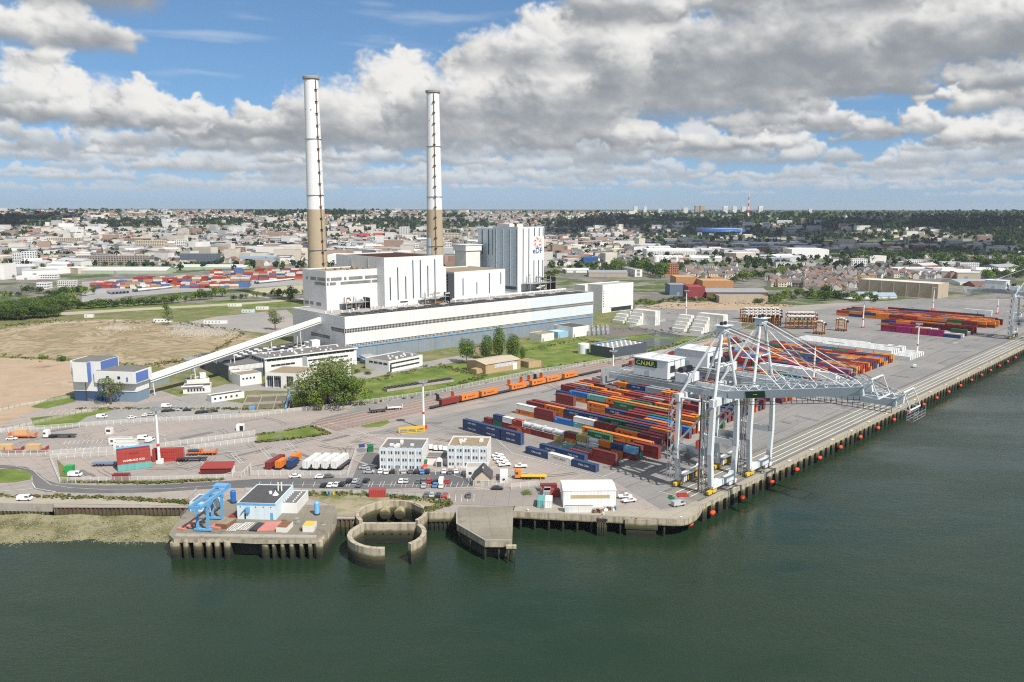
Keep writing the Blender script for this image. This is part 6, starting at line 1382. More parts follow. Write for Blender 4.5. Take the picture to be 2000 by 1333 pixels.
# fences
fmesh = bpy.data.materials.new('wire_mesh'); fmesh.use_nodes = True; t = fmesh.node_tree; t.nodes.clear(); k = NT(t)
b1 = k.n('ShaderNodeBsdfPrincipled', i_Base_Color=(.62, .62, .58, 1), i_Roughness=.7); b2 = k.n('ShaderNodeBsdfTransparent'); mx = k.n('ShaderNodeMixShader', i_0=.72, i_1=b1.outputs[0], i_2=b2.outputs[0]); out = k.n('ShaderNodeOutputMaterial'); t.links.new(mx.outputs[0], out.inputs[0])
FP = {}
def fence(label, pts, h=2.3, gap=2.9, m=None):
    w = [G(*p) for p in pts]; o = thing('mesh_fence', label, 'fence', w[0]); m = m or white; base = w[0].copy(); cnt = 0
    if (h, m.name) not in FP: FP[(h, m.name)] = MB().bx(-.07, .07, -.07, .07, 0, h).mesh('post', m)
    pl, pn = MB(), MB()
    for a, b in zip(w[:-1], w[1:]):
        L = (b - a).length; n = max(1, int(L / gap)); a_, b_ = a - base, b - base
        for i in range(n):
            if cnt < 300: link('post', FP[(h, m.name)], o, a_.lerp(b_, i / n), math.atan2((b - a).y, (b - a).x)); cnt += 1
        pn.add([a_ + Vector((0, 0, .1)), b_ + Vector((0, 0, .1)), b_ + Vector((0, 0, h - .1)), a_ + Vector((0, 0, h - .1))], [(0, 1, 2, 3)])
        pl.beam(a_ + Vector((0, 0, h - .05)), b_ + Vector((0, 0, h - .05)), .07)
    part('wire_panel', pn, fmesh, o); part('top_rail', pl, m, o)
fence('long white mesh fence between the plant grounds and the railway, left part', [(-40, 851), (249, 829), (500, 816), (575, 806), (700, 792)])
fence('long white mesh fence between the plant grounds and the railway, right part', [(700, 792), (850, 770), (1040, 730), (1350, 681), (1420, 664)])
fence('white mesh fence along the near side of the truck park', [(-40, 893), (104, 891), (296, 879), (500, 851)])
fence('white mesh fence behind the red container pair', [(99, 899), (330, 886), (500, 864)])
fence('white mesh fence along the access road curve', [(99, 899), (118, 945), (300, 943), (440, 938), (455, 933), (472, 935), (491, 917), (491, 931), (680, 931), (696, 886)])
fence('white fence of the small compound by the office', [(696, 886), (716, 884), (730, 874)])
fence('mesh fence around the black-roofed house yard', [(893, 916), (921, 946), (925, 950), (985, 951), (1000, 940)])
fence('white fence of the depot yard left of the white warehouse', [(1000, 956), (1050, 951), (1062, 972), (1063, 998)])
fence('grey fence at the back of the pump platform', [(385, 963), (372, 975), (366, 990)], 2.0, 3, steel)
fence('low dark fence around the bare earth lot', [(-40, 815), (40, 796), (120, 782), (146, 778), (215, 796), (160, 808), (0, 846)], 1.8, 3, mat('fence_rust', (.17, .13, .10), .8))
fence('white mesh fence along the front lot', [(480, 960), (700, 964), (880, 975)], 1.6, 4, steel)
fence('low fence around the field edge by the wood', [(0, 656), (112, 634), (240, 629), (480, 652)], 1.6, 6, MATS['fence_rust'])
fence('fence behind the ponds and reefer yard', [(1400, 640), (1300, 628), (1230, 640)], 2.3, 4)
# road markings
def pl(pts): return [(G(*a), G(*b)) for a, b in zip(pts[:-1], pts[1:])]
stripes('road_markings', pl([(-60, 913), (30, 913), (66, 921), (82, 936), (100, 949), (140, 955), (200, 958), (320, 957), (440, 949)]), .16, linep)
stripes('road_markings', pl([(0, 962), (66, 957)]) + pl([(64, 946), (70, 956), (110, 963)]), .25, linep)
bays = []
for i in range(20): x = 505 + i * 21.5; bays.append((G(x, 952), G(x + 4, 942.5)))
for i in range(13): x = 640 + i * 13.4 if False else 660 + i * 22; bays.append((G(x, 952 - .0), G(x + 4, 942)))
for i in range(9): x = 515 + i * 19; bays.append((G(x, 936), G(x + 12, 931.5)))
for i in range(9): x = 830 + i * 12; bays.append((G(x, 981), G(x + 1, 966)))
bays.append((G(505, 947.5), G(930, 948.5))); bays.append((G(690, 964), G(945, 957)))
for i in range(15): x = 742 + i * 12.2; bays.append((G(x, 929), G(x - 1, 921)))
stripes('parking_bays', bays, .13, linep)
b2_ = []
for i in range(16): x = 180 + i * 21; y = 829 - i * 1.4; b2_.append((G(x, y), G(x + 14, y - 7)))
for i in range(14): x = 230 + i * 15; y = 806 - i * .9; b2_.append((G(x, y), G(x + 10, y - 6)))
for i in range(8): x = 96 + i * 13; y = 812 - i * 1.0; b2_.append((G(x, y), G(x + 8, y - 8)))
for i in range(9): x = 125 + i * 9; b2_.append((G(x, 870 - i * .3), G(x + 5, 863 - i * .3))); b2_.append((G(x - 6, 882 - i * .3), G(x - 1, 876 - i * .3)))
for cx_, cy_ in ((392, 902), (452, 888), (508, 878), (560, 868)):      # hatched strips in the trailer park
    for s_ in (0, 7): b2_.append((G(cx_ + s_, cy_ - s_ * .2), G(cx_ + 18 + s_, cy_ + 20 - s_ * .2)))
    for j in range(6): b2_.append((G(cx_ + j * 3.2, cy_ + j * 3.4), G(cx_ + 9 + j * 3.2, cy_ + 1 + j * 3.4)))
for i in range(9): b2_.append((G(925 + i * 4, 952 + .5 * i), G(935 + i * 4, 957 + .4 * i)))
for a, b in (((345, 895), (490, 880)), ((345, 895), (350, 910)), ((620, 850), (905, 935)), ((660, 845), (960, 925)), ((330, 870), (322, 858)), ((395, 858), (405, 872)), ((640, 812), (690, 806))): b2_.append((G(*a), G(*b)))
stripes('yard_markings', b2_, .15, linep)
# ------------------------------------------------------------------ vehicles
paints = {n: mat('car_' + n, c, .3, .0, .04, .5, spec=.5, coat=.5) for n, c in dict(white=(.75, .75, .75), black=(.02, .02, .022), silver=(.42, .43, .44), grey=(.12, .125, .13), red=(.42, .02, .02), blue=(.08, .22, .50), navy=(.03, .05, .12)).items()}
def car_parts(kind):
    L, Wd = (4.3, 1.78); h0, h1 = .32, .86
    prof = {'hatch': [(-2.1, .35), (-2.1, .75), (-1.95, 1.0), (-1.55, 1.05), (-1.3, 1.42), (-.5, 1.5), (.45, 1.46), (1.05, .98), (1.75, .86), (2.12, .68), (2.15, .35)],
            'sedan': [(-2.25, .35), (-2.25, .8), (-1.75, .96), (-1.15, 1.40), (-.3, 1.46), (.45, 1.42), (1.05, .98), (1.85, .84), (2.2, .65), (2.22, .35)],
            'van': [(-2.5, .4), (-2.5, 1.85), (-2.3, 2.0), (1.0, 2.0), (1.5, 1.85), (1.95, 1.15), (2.4, 1.0), (2.5, .4)]}[kind]
    Wd = 1.9 if kind == 'van' else Wd
    def cab(z): return Wd / 2 - (max(0, z - .95) * .32 if kind != 'van' else max(0, z - 1.2) * .12)
    m = MB(); n = len(prof); vs = [(x, -cab(z), z) for x, z in prof] + [(x, cab(z), z) for x, z in prof]
    m.add(vs, [tuple(range(n)), tuple(range(2 * n - 1, n - 1, -1))] + [(i, n + i, n + (i + 1) % n, (i + 1) % n) for i in range(n)])
    g = MB()
    if kind == 'van': q = [(.3, 1.25), (.3, 1.8), (1.35, 1.8), (1.8, 1.25)]; fr, bk = ((1.55, 1.80), (1.93, 1.2)), None
    else:
        xb, xf = (-1.35, .95) if kind == 'hatch' else (-1.45, .95); q = [(xb, 1.0), (xb + .3, 1.36), (.38, 1.38), (xf, 1.0)]; fr = ((.5, 1.42), (1.02, 1.0)); bk = ((-1.32, 1.40), (-1.56, 1.08)) if kind == 'hatch' else ((-1.18, 1.38), (-1.7, 1.0))
    for s in (-1, 1):
        vv = [(x, s * (cab(z) + .012), z) for x, z in q]; g.add(vv, [(0, 1, 2, 3) if s > 0 else (3, 2, 1, 0)])
    for e, sg in ((fr, 1), (bk, -1)):
        if e is None: continue
        (xa, za), (xc, zc) = e; ya, yc = cab(za) - .1, cab(zc) - .08; o_ = .03 * sg
        g.add([(xa + o_, -ya, za + .02), (xa + o_, ya, za + .02), (xc + o_, yc, zc + .03), (xc + o_, -yc, zc + .03)], [(3, 2, 1, 0) if sg > 0 else (0, 1, 2, 3)])
    return m, g, Wd
CARB = {}
wheelm = MB().tube((0, -.1, 0), (0, .1, 0), .32, n=10).mesh('wheel', black)
def car(p, rz, kind, paint, label, group='parked cars', z=.1):
    if (kind, paint) not in CARB:
        m, g, Wd = car_parts(kind); CARB[(kind, paint)] = (m.mesh('body', paints[paint]), g.mesh('windows', glas), Wd)
    bm_, gm_, Wd = CARB[(kind, paint)]; o = thing('parked_car' if kind != 'van' else 'van', label, 'car' if kind != 'van' else 'van', (p.x, p.y, z), rz, group)
    link('body', bm_, o); link('windows', gm_, o)
    for x in ((-1.35, 1.35) if kind != 'van' else (-1.6, 1.6)):
        for s in (-1, 1): link('wheel', wheelm, o, (x, s * (Wd / 2 - .08), .32))
    return o
def row(cars, where, group):
    names = sorted(cars, key=lambda c: c[0])
    for i, (x, y, ang_d, kind, paint) in enumerate(names):
        car(G(x, y), math.radians(ang_d), kind, paint, f'{paint} {"van" if kind == "van" else "car"}, {nth(i + 1)} from the left {where}', group)
row([(744, 924, 92, 'hatch', 'white'), (756, 925, 92, 'sedan', 'white'), (768, 924, 92, 'hatch', 'black'), (790, 925, 92, 'hatch', 'silver'), (803, 924, 92, 'hatch', 'grey'), (815, 924, 92, 'sedan', 'black'), (826, 925, 92, 'hatch', 'blue'), (836, 924, 92, 'sedan', 'black'), (868, 924, 92, 'hatch', 'white'), (880, 925, 92, 'hatch', 'grey'), (892, 924, 92, 'hatch', 'white')], 'in the row right before the offices', 'cars parked before the offices')
row([(713, 917, 5, 'sedan', 'silver'), (722, 925, 3, 'sedan', 'silver'), (727, 915, 5, 'sedan', 'grey')], 'beside the left office end wall', 'cars beside the left office')
row([(634, 951, 80, 'hatch', 'black'), (647, 951, 80, 'hatch', 'white'), (659, 950, 80, 'sedan', 'white'), (670, 949, 80, 'hatch', 'black'), (683, 943, 80, 'hatch', 'black'), (696, 943, 80, 'hatch', 'silver'), (703, 951, 80, 'hatch', 'grey'), (716, 942, 82, 'hatch', 'black'), (785, 943, 86, 'hatch', 'white'), (795, 943, 86, 'hatch', 'silver'), (818, 944, 87, 'hatch', 'grey'), (829, 943, 87, 'sedan', 'grey'), (829, 952, 87, 'hatch', 'silver'), (839, 943, 87, 'hatch', 'red'), (851, 944, 87, 'hatch', 'black'), (851, 951, 87, 'sedan', 'blue'), (863, 943, 88, 'van', 'white'), (863, 952, 88, 'hatch', 'white'), (874, 944, 88, 'hatch', 'red')], 'in the double row of the dark car park', 'cars in the double row')
row([(834, 970, 88, 'hatch', 'grey'), (845, 970, 88, 'hatch', 'silver'), (857, 971, 88, 'sedan', 'black'), (870, 971, 88, 'hatch', 'red'), (916, 971, 90, 'sedan', 'grey')], 'in the worn front lot', 'cars in the front lot')
row([(578, 934, 15, 'sedan', 'white'), (626, 935, 15, 'hatch', 'white'), (643, 934, 12, 'hatch', 'grey'), (972, 957, 5, 'sedan', 'black')], 'along the car park entrance lane', 'cars along the entrance lane')
row([(324, 806, 20, 'hatch', 'black'), (334, 805, 20, 'sedan', 'black'), (343, 804, 20, 'hatch', 'silver'), (366, 804, 15, 'hatch', 'black'), (390, 809, 20, 'hatch', 'black'), (399, 808, 20, 'hatch', 'black'), (408, 807, 20, 'hatch', 'grey'), (418, 806, 20, 'hatch', 'black'), (286, 814, 70, 'hatch', 'white'), (296, 813, 15, 'sedan', 'silver'), (258, 819, 60, 'hatch', 'white')], 'in the visitor car park', 'cars in the visitor car park')
row([(326, 797, 10, 'van', 'white'), (200, 818, 5, 'van', 'white'), (148, 932, 8, 'van', 'white'), (281, 860, 12, 'van', 'white'), (294, 864, 80, 'van', 'white'), (1326, 988, 25, 'van', 'silver'), (1398, 945, 45, 'van', 'white'), (50, 979, 4, 'van', 'white'), (1285 + 502, 560 + 157, 60, 'van', 'white')], 'among the scattered vans', 'vans about the port')
row([(24, 861, 4, 'sedan', 'white'), (280, 858, 6, 'hatch', 'silver')], 'on the truck park lanes', 'cars on the truck park')
# pickups, trucks, trailers
def pickup(p, rz, label, group):
    o = thing('pickup_truck', label, 'pickup truck', (p.x, p.y, .1), rz, group); W_ = paints['white']
    part('cab', MB().prism([(-.2, -.85), (1.0, -.85), (1.0, .85), (-.2, .85)], .5, 1.75).bx(1.0, 2.4, -.85, .85, .5, 1.05), W_, o); part('windows', MB().bx(-.15, .95, -.88, .88, 1.15, 1.6).bx(.96, 1.03, -.7, .7, 1.1, 1.6), glas, o)
    part('bed', MB().bx(-2.6, -.25, -.9, .9, .6, .75).bx(-2.6, -.25, -.9, -.84, .75, 1.1).bx(-2.6, -.25, .84, .9, .75, 1.1).bx(-2.6, -2.54, -.84, .84, .75, 1.1), W_, o)
    for x in (-1.8, 1.6):
        for s in (-1, 1): link('wheel', wheelm, o, (x, s * .8, .34))
for i, (x_, y_, a_) in enumerate([(972, 893, 200), (976, 899, 198), (981, 905, 200), (986, 911, 195), (1018, 914, 185)]): pickup(G(x_, y_), math.radians(a_), f'white pickup right of the mossy-roofed office, {nth(i + 1)} from the back', 'white pickups by the office')
for i, (x_, y_, a_) in enumerate([(830, 876, 100), (842, 877, 100), (851, 879, 100), (861, 879, 100), (870, 881, 100)]): pickup(G(x_, y_), math.radians(a_), f'white pickup parked in the gap behind the two offices, {nth(i + 1)} from the left', 'white pickups behind the offices')
pickup(G(1222, 973), math.radians(10), 'white flatbed pickup beside the white warehouse end', 'pickups near the warehouse'); pickup(G(1230, 981), math.radians(20), 'white flatbed with yellow load beside the white warehouse', 'pickups near the warehouse')
def trailer(p, rz, label, mm, L=13, load=None, cat='trailer'):
    o = thing('flatbed_trailer', label, cat, (p.x, p.y, .1), rz, 'trailers about the port'); part('bed', MB().bx(0, L, -1.2, 1.2, 1.1, 1.4), mm, o); part('legs', MB().bx(L * .75, L * .75 + .2, -1, 1, 0, 1.1), mm, o)
    for x in (1.2, 2.5, 3.8):
        for s in (-1, 1): link('wheel', wheelm, o, (x, s * 1.0, .4))
    if load:
        for x in (0, L - .3): part('stake', MB().bx(x, x + .3, -1.2, 1.2, 1.4, 2.6), mm, o)
    return o
def tractor(p, rz, label, paint):
    o = thing('lorry_cab', label, 'lorry', (p.x, p.y, .1), rz); part('cab', MB().prism([(-1.2, -1.2), (1.0, -1.2), (1.2, -.9), (1.2, .9), (1.0, 1.2), (-1.2, 1.2)], .6, 3.3).bx(-1.1, .9, -1.1, 1.1, 3.31, 3.7), paint, o); part('windscreen', MB().bx(1.15, 1.24, -.95, .95, 1.9, 2.9).bx(-.2, .9, -1.23, 1.23, 1.9, 2.8), glas, o); part('chassis', MB().bx(-4, -1.2, -.9, .9, .7, 1.0), dark, o)
    for x in (-3.3, .4):
        for s in (-1, 1): link('wheel', wheelm, o, (x, s * 1.0, .42))
    return o
g0 = G(84, 857); tractor(g0 + Vector((2, 0, 0)), math.pi, 'white lorry cab pulling a long empty flatbed', paints['white']); trailer(g0 + Vector((2, .3, 0)), .03, 'long empty flatbed behind the white lorry cab', dark)
trailer(G(182, 912), .05, 'low blue-grey skeletal trailer near the red containers', mat('trailer_blue', (.12, .20, .30), .6)); trailer(G(347, 903), .1, 'long dark trailer chassis right of the mast', dark, 12)
trailer(G(1018, 936), .0, 'bright yellow trailer behind the orange tractor', yel, 10); o = tractor(G(1012, 935), math.pi, 'orange terminal tractor with yellow cab', mat('tractor_orange', (.65, .22, .03), .5))
trailer(G(722, 808), .35, 'dark trailer with end stakes beside the level crossing', dark, 9, True); trailer(G(757, 802), .3, 'pale trailer frame beside the dark one', offwhite, 8, True)
for i, (x_, y_) in enumerate([(12, 886), (60, 885)]): trailer(G(x_, y_), .03, f'low red stake trailer carrying a wooden crate, {nth(i + 1)} from the left', mat('trailer_red', (.30, .05, .04), .6), 7.5, True)
crm = mat('crate_wood', (.52, .36, .18), .8, var=.2)
for i, (x_, y_) in enumerate([(2, 886), (56, 886), (32, 856)]):
    o = thing('wooden_crate', ('pale timber crate at the far left edge', 'pale timber crate on the stake trailer', 'pale timber crate on the orange trailer')[i], 'crate', G(x_, y_) + Vector((0, 0, 1.5)), .02)
    part('box', MB().bx(0, 5.5, -1, 1.1, 0, 2.3), crm, o); [part('batten', MB().bx(j * 1.3, j * 1.3 + .2, -1.06, -1.0, 0, 2.3), crm, o) for j in range(5)]
trailer(G(20, 858), .03, 'orange stake trailer behind the timber crate', bkm, 12, True); trailer(G(368, 891), .06, 'orange stake trailer with dark blue load', bkm, 6, True); trailer(G(392, 890), .06, 'empty orange stake trailer beside the loaded one', bkm, 7, True)
o = thing('tank_load', 'dark blue ribbed load on the orange stake trailer', 'cargo', G(372, 890.5) + Vector((0, 0, 1.5)), .06)
for i in range(6): part('drum', MB().tube((i * .8, -.9, .7), (i * .8, .9, .7), .38, n=10), mat('load_blue', (.04, .09, .16), .6), o)
# loose containers on the left yards
hs = text_mesh('HAMBURG SÜD', 1.15, wlet, .012); tri = text_mesh('TRITON', 1.0, mat('brown_lettering', (.10, .02, .015), .6), .01)
s0 = G(231, 923); srz = math.radians(27)
for i in range(3):
    for t_ in range(3):
        c = [['e', 'R', 'R'], ['r', 'R', 'r'], ['r', 'r', 's']][i][t_]; 
        if i == 0: c = ['t', 'R', 'R'][t_]
        p_ = s0 + Vector((math.cos(srz) * 3.2 * 0 - math.sin(srz) * 0, 0, 0)) + Vector((-math.sin(srz), math.cos(srz), 0)) * (2.6 * i)
        loose_container(p_, srz, c, 12.19, f'{CC[c][0]} container in the left three-by-three stack, {("bottom", "middle", "top")[t_]} tier, {("front", "middle", "rear")[i]} column', .1 + t_ * 2.62, 2.62, 'three-by-three stack', hs if (i == 0 and t_ == 1) else (tri if (i == 0 and t_ == 2) else None))
for t_ in range(2): loose_container(G(299, 904), math.radians(8), 'R', 12.19, f'red container of the pair behind the mast, {("lower", "upper")[t_]} one', .1 + t_ * 2.62, 2.62, 'red pair by the mast', text_mesh('HAMBURG SÜD', .8, rlet, .01))
o = thing('red_shed', 'low dark red open shed with a sloping red roof by the fence', 'shed', G(392, 928), math.radians(3)); dr = mat('shed_red', (.26, .045, .04), .6)
part('back_wall', MB().bx(0, 12.4, 4, 4.2, 0, 2.6), dr, o); part('side_wall', MB().bx(0, .2, 0, 4, 0, 2.4), dr, o); part('side_wall', MB().bx(12.2, 12.4, 0, 4, 0, 2.4), white, o); part('roof', MB().add([(-.3, -.4, 2.42), (12.8, -.4, 2.42), (12.6, 4.4, 3.9), (.9, 4.4, 3.9)], [(0, 1, 2, 3)]), dr, o); part('front_panel', MB().bx(.2, 12.2, .0, .1, .0, 2.3), mat('shed_dark', (.11, .025, .02), .7), o)
o = thing('skip', 'green waste skip in the left compound corner', 'skip', G(127, 926), .1); part('body', MB().prism([(0, 0), (3, 0), (3, 2.6), (0, 2.6)], .1, 2.6), mat('skip_green', (.03, .30, .08), .6), o); part('rim', MB().bx(-.1, 3.1, -.1, 2.7, 2.61, 2.75), MATS['skip_green'], o)
loose_container(G(721, 973), .02, 'R', 6.06, 'red short container standing alone above the round basin', .1); loose_container(G(220, 942), 0.05, 'r', 6.06, 'rusty short container just inside the left fence', .1)
wt = [(603, 922), (622, 922), (640, 922), (658, 922)]
for i, (x_, y_) in enumerate(wt): loose_container(G(x_, y_), math.radians(78), 'w', 12.19, f'white container trailer box behind the fence, {nth(i + 1)} from the left', 1.2, 2.9, 'white box trailers')
for i, (x_, y_) in enumerate(wt): trailer(G(x_ + 3, y_) + Vector((-.2, .0, 0)), math.radians(78), f'dark chassis under the {nth(i + 1)} white box from the left', dark, 12.2)
for i, (x_, y_, c, L) in enumerate([(529, 919, 'r', 12.19), (549, 921, 'o', 4.0), (571, 920, 'n', 6.06), (577, 910, 'o', 6.06)]): loose_container(G(x_, y_), math.radians(77), c, L if L > 5 else 6.06, f'{CC[c][0]} box on the trailer park left of the white boxes, {nth(i + 1)} from the left', 1.2 if i else .3, 2.6, 'coloured boxes left of the white ones')
o = thing('roll_off_bin', 'blue open bin on the orange trailer frame', 'bin', G(553, 914), math.radians(77)); part('body', MB().bx(0, 6, -1.1, 1.1, .9, 2.4), mat('bin_blue', (.03, .16, .36), .6), o); part('rim', MB().bx(-.1, 6.1, -1.2, 1.2, 2.41, 2.55), MATS['bin_blue'], o)
for x_, c, lb in ((702, 'n', 'dark blue bin'), (719, 'g', 'bright green bin')):
    o = thing('waste_bin', lb + ' in the compound behind the left office', 'bin', G(x_, 884), .2); part('body', MB().bx(0, 2.4, 0, 4, .1, 2.2), CM[c], o); part('lid', MB().bx(-.1, 2.5, -.1, 4.1, 2.21, 2.4), CM[c], o)
for i, (x_, y_, c, lb, rz_, L) in enumerate([(1057, 962, 'r', 'rust brown container at the back beside the warehouse', 5, 6.06), (1062, 972, 'R', 'red container in the middle beside the warehouse', 5, 6.06), (1064, 993, 't', 'teal container end-on left of the warehouse', 84, 6.06), (1078, 994, 'w', 'white container end-on left of the warehouse', 84, 6.06), (1075, 976, 'e', 'grey container behind the white end-on one', 84, 6.06)]): loose_container(G(x_, y_), math.radians(rz_), c, L, lb, .1)
for i, (x_, y_, c) in enumerate([(213, 870, 'w'), (222, 874, 'w'), (224, 881, 'w')]):
    o = thing('site_cabin', f'white site cabin of the checkpoint, {nth(i + 1)} from the back', 'cabin', G(x_, y_), .04, 'checkpoint cabins'); shell(o, 9.5, 2.6, 2.9, white, flat_pale, .15); wins(o, 'f', 9.5, 2.6, 1.5, 2.2, 4, 1.5, 1.1, 2.2)
o = thing('kiosk', 'white kiosk at the head of the checkpoint island', 'kiosk', G(207, 850), 0); shell(o, 2.6, 2.4, 3, white, flat_pale, .1); part('window', MB().bx(.4, 2.2, -.05, .0, 1.2, 2.3), glas, o)
o = thing('weighbridge_hut', 'small white hut with black opening on the truck park', 'hut', G(462, 843), .1); shell(o, 3.4, 3, 2.8, white, white, .1); part('opening', MB().bx(1.6, 3.2, -.05, 0, .1, 2.4), black, o)
mm_ = MB().bx(.6, 1.2, -.2, .2, 0, 1.7).bx(0, .2, 0, 3, 0, .2).bx(2, 2.2, 0, 3, 0, .2)
# ------------------------------------------------------------------ offices and sheds at the waterfront
def slab_office(name, label, pa, pb, d, h, pairs, rm):
    a, rz, L = front(pa, pb); o = thing(name, label, 'office building', a, rz); shell(o, L, d, h, white, rm, .55); pb_ = mat('spandrel_blue', (.53, .61, .66), .6, var=.06)
    fl = h / 3.15
    for f in range(3):
        z = .9 + f * fl
        for i in range(pairs):
            u = L * (i + .5) / pairs; pw = L / pairs
            part('spandrel', MB().bx(u - pw * .40, u + pw * .40, -.03, .0, z + 1.5, z + fl - .05), pb_, o)
            for s in (-1, 1): link('window', window_mesh(pw * .32, 1.45, white, glass('office_glass', (.06, .07, .08), .12) if (i * 7 + f * 3 + s) % 4 else glass('office_blind', (.30, .32, .34), .3)), o, (u + s * pw * .19, 0, z))
        for i in range(pairs + 1): part('pilaster', MB().bx(L * i / pairs - .12, L * i / pairs + .12, -.16, -.0, .2 + f * fl, .2 + f * fl + fl), white, o) if f == 0 and False else None
    for i in range(pairs + 1): part('pilaster', MB().bx(max(.01, L * i / pairs - .14), min(L - .01, L * i / pairs + .14), -.18, -.0, .1, h - .4), white, o)
    wins(o, 'r', L, d, 3, 4, 3, 1.2, 1, 2.4); wins(o, 'r', L, d, 3, 4, 3, 1.2, 4, 5.4)
    roof_kit(o, 2, L - 2, 3, d - 3, h - .5, 6, int(pairs), white); return o, L
o1, L1 = slab_office('office_block', 'white three-storey office with grey roof and pale blue panels', (743, 920), (826, 921.5), 15.5, 9.3, 6, flat_grey)
part('door', MB().bx(6.6, 7.6, -.12, .0, .1, 2.4), steel, o1); part('red_wall', MB().bx(-1.2, -.05, 9, 15, 0, 8), mat('wall_red', (.40, .05, .04), .6), o1)
o2, L2 = slab_office('office_block', 'white three-storey office with a moss-brown roof', (875, 914), (952, 916), 15.5, 9.0, 5, flat_brown)
o = thing('link_building', 'low red-trimmed link between the two offices with an arched porch', 'building', G(828, 908), -.03); shell(o, 9.6, 8, 3.2, offwhite, flat_grey, .4); part('trim', MB().bx(0, 9.6, -.06, -.01, 2.7, 3.2), mat('trim_red', (.35, .07, .05), .6), o)
part('porch', MB().bx(5.4, 8, -3, -.05, 0, 2.4).lathe([(1.3, 2.4), (1.2, 2.9), (.8, 3.3), (.1, 3.5)], 12, 0, (6.7, -1.5)), white, o); part('porch_glass', MB().bx(5.7, 7.7, -3.06, -3.0, .1, 2.2), MATS['office_glass'], o)
o = thing('green_awning', 'dark green sloping awning at the office link entrance', 'awning', G(824, 918), 0); part('canvas', MB().add([(0, 0, 2.2), (2.2, 0, 2.2), (2.2, 3, 3.4), (0, 3, 3.4)], [(0, 1, 2, 3)]), mat('awning_green', (.01, .12, .07), .7), o); part('post', MB().bx(0, .1, 0, .1, 0, 2.2), steel, o); part('post', MB().bx(2.1, 2.2, 0, .1, 0, 2.2), steel, o)
o = thing('parasol', 'small red parasol before the office link', 'parasol', G(831, 921)); part('canopy', MB().lathe([(1.5, 2.2), (.8, 2.7), (.05, 2.9)], 8), mat('parasol_red', (.6, .05, .04), .7), o); part('pole', MB().tube((0, 0, 0), (0, 0, 2.2), .05), steel, o)
o = thing('cottage', 'small house with a steep black slate roof and pale brick gable', 'house', G(926, 950), 0.0); brick = mat('pale_brick', (.48, .40, .31), .9, var=.15)
part('wall', MB().bx(.3, 6.6, 0, 9.5, 0, 3).gable(.3, 6.6, 0, 9.5, 3, 5.8, 'y'), brick, o); part('roof', MB().add([(-.2, -.5, 2.75), (3.45, -.5, 6.1), (3.45, 10, 6.1), (-.2, 10, 2.75), (7.1, -.5, 2.75), (7.1, 10, 2.75)], [(0, 1, 2, 3), (1, 4, 5, 2)]), flat_dark, o)
part('window', MB().bx(1.2, 2.4, -.06, 0, 1.2, 2.2), glas, o); part('door', MB().bx(4, 5, -.06, 0, .1, 2.2), steel, o); part('vent', MB().bx(3.2, 3.7, 3, 3.5, 5.7, 6.5), white, o)
o = thing('white_annex', 'white flat-roofed annex behind the black slate roof', 'building', G(911, 934), 0); shell(o, 8.5, 6, 4.4, white, flat_pale, .2); part('window', MB().bx(1, 2.2, -.06, 0, 1.4, 2.4), glas, o)
o = thing('light_shed', 'narrow white portable shed beside the pickups', 'shed', G(977, 944), 0); shell(o, 3, 9, 2.8, white, white, .1); part('window', MB().bx(1, 2, -.05, 0, 1, 1.8), glas, o)
a, rz, L = front((1101, 992), (1203.5, 991)); wh = thing('warehouse', 'white metal warehouse with a yellowed strip window by the front quay', 'warehouse', a, rz); wcl = ribbed('warehouse_sheet', (.76, .76, .75), .5, .03, 0, streak=.12)
part('wall', MB().bx(0, L, 0, 11.5, 0, 6.2), wcl, wh); part('roof', MB().add([(-.2, -.2, 6.22), (L + .2, -.2, 6.22), (L + .2, 5.75, 6.9), (-.2, 5.75, 6.9), (L + .2, 11.7, 6.22), (-.2, 11.7, 6.22)], [(0, 1, 2, 3), (3, 2, 4, 5)]), mat('pale_roof', (.68, .67, .63), .7, grime=.2), wh)
me = MB().bx(0, 1.0, -.07, .0, 3.4, 4.6).mesh('strip_pane', mat('yellowed_pane', (.48, .38, .18), .4, var=.2))
for i in range(13): link('strip_pane', me, wh, (2.6 + i * 1.06, 0, 0))
lt_ = thing('lean_to', 'beige lean-to with white roof against the white warehouse front', 'shed', G(1104, 1001.5), .02); part('wall', MB().bx(0, 9.6, 0, 1.6, 0, 2.9), offwhite, lt_); part('roof', MB().add([(-.2, -.3, 2.92), (9.9, -.3, 2.92), (9.9, 1.75, 3.6), (-.2, 1.75, 3.6)], [(0, 1, 2, 3)]), white, lt_)
for i in range(4): part('frame_post', MB().bx(.1 + i * 2.3, .25 + i * 2.3, -.05, 0, 0, 2.9), offwhite, lt_)
part('door', MB().bx(.4, 1.4, -.06, 0, 0, 2.1), panel2, lt_)
r9 = random.Random(4)
for i, (x_, y_) in enumerate([(1160, 1003), (1166, 1001), (1173, 1003), (1181, 999), (1190, 998), (1198, 999), (1204, 997)]):
    o = thing('crate_pile', f'small heap of gear before the warehouse, {nth(i + 1)} from the left', 'gear', G(x_, y_), r9.random(), 'gear heaps before the warehouse'); mm = r9.choice((rusty, white, blue, steel, dark, bkm)); part('box', MB().bx(0, r9.uniform(.8, 1.6), 0, 1, 0, r9.uniform(.5, 1.3)), mm, o); part('lid', MB().bx(-.05, .8, -.05, 1.05, 1.31, 1.4), steel, o)
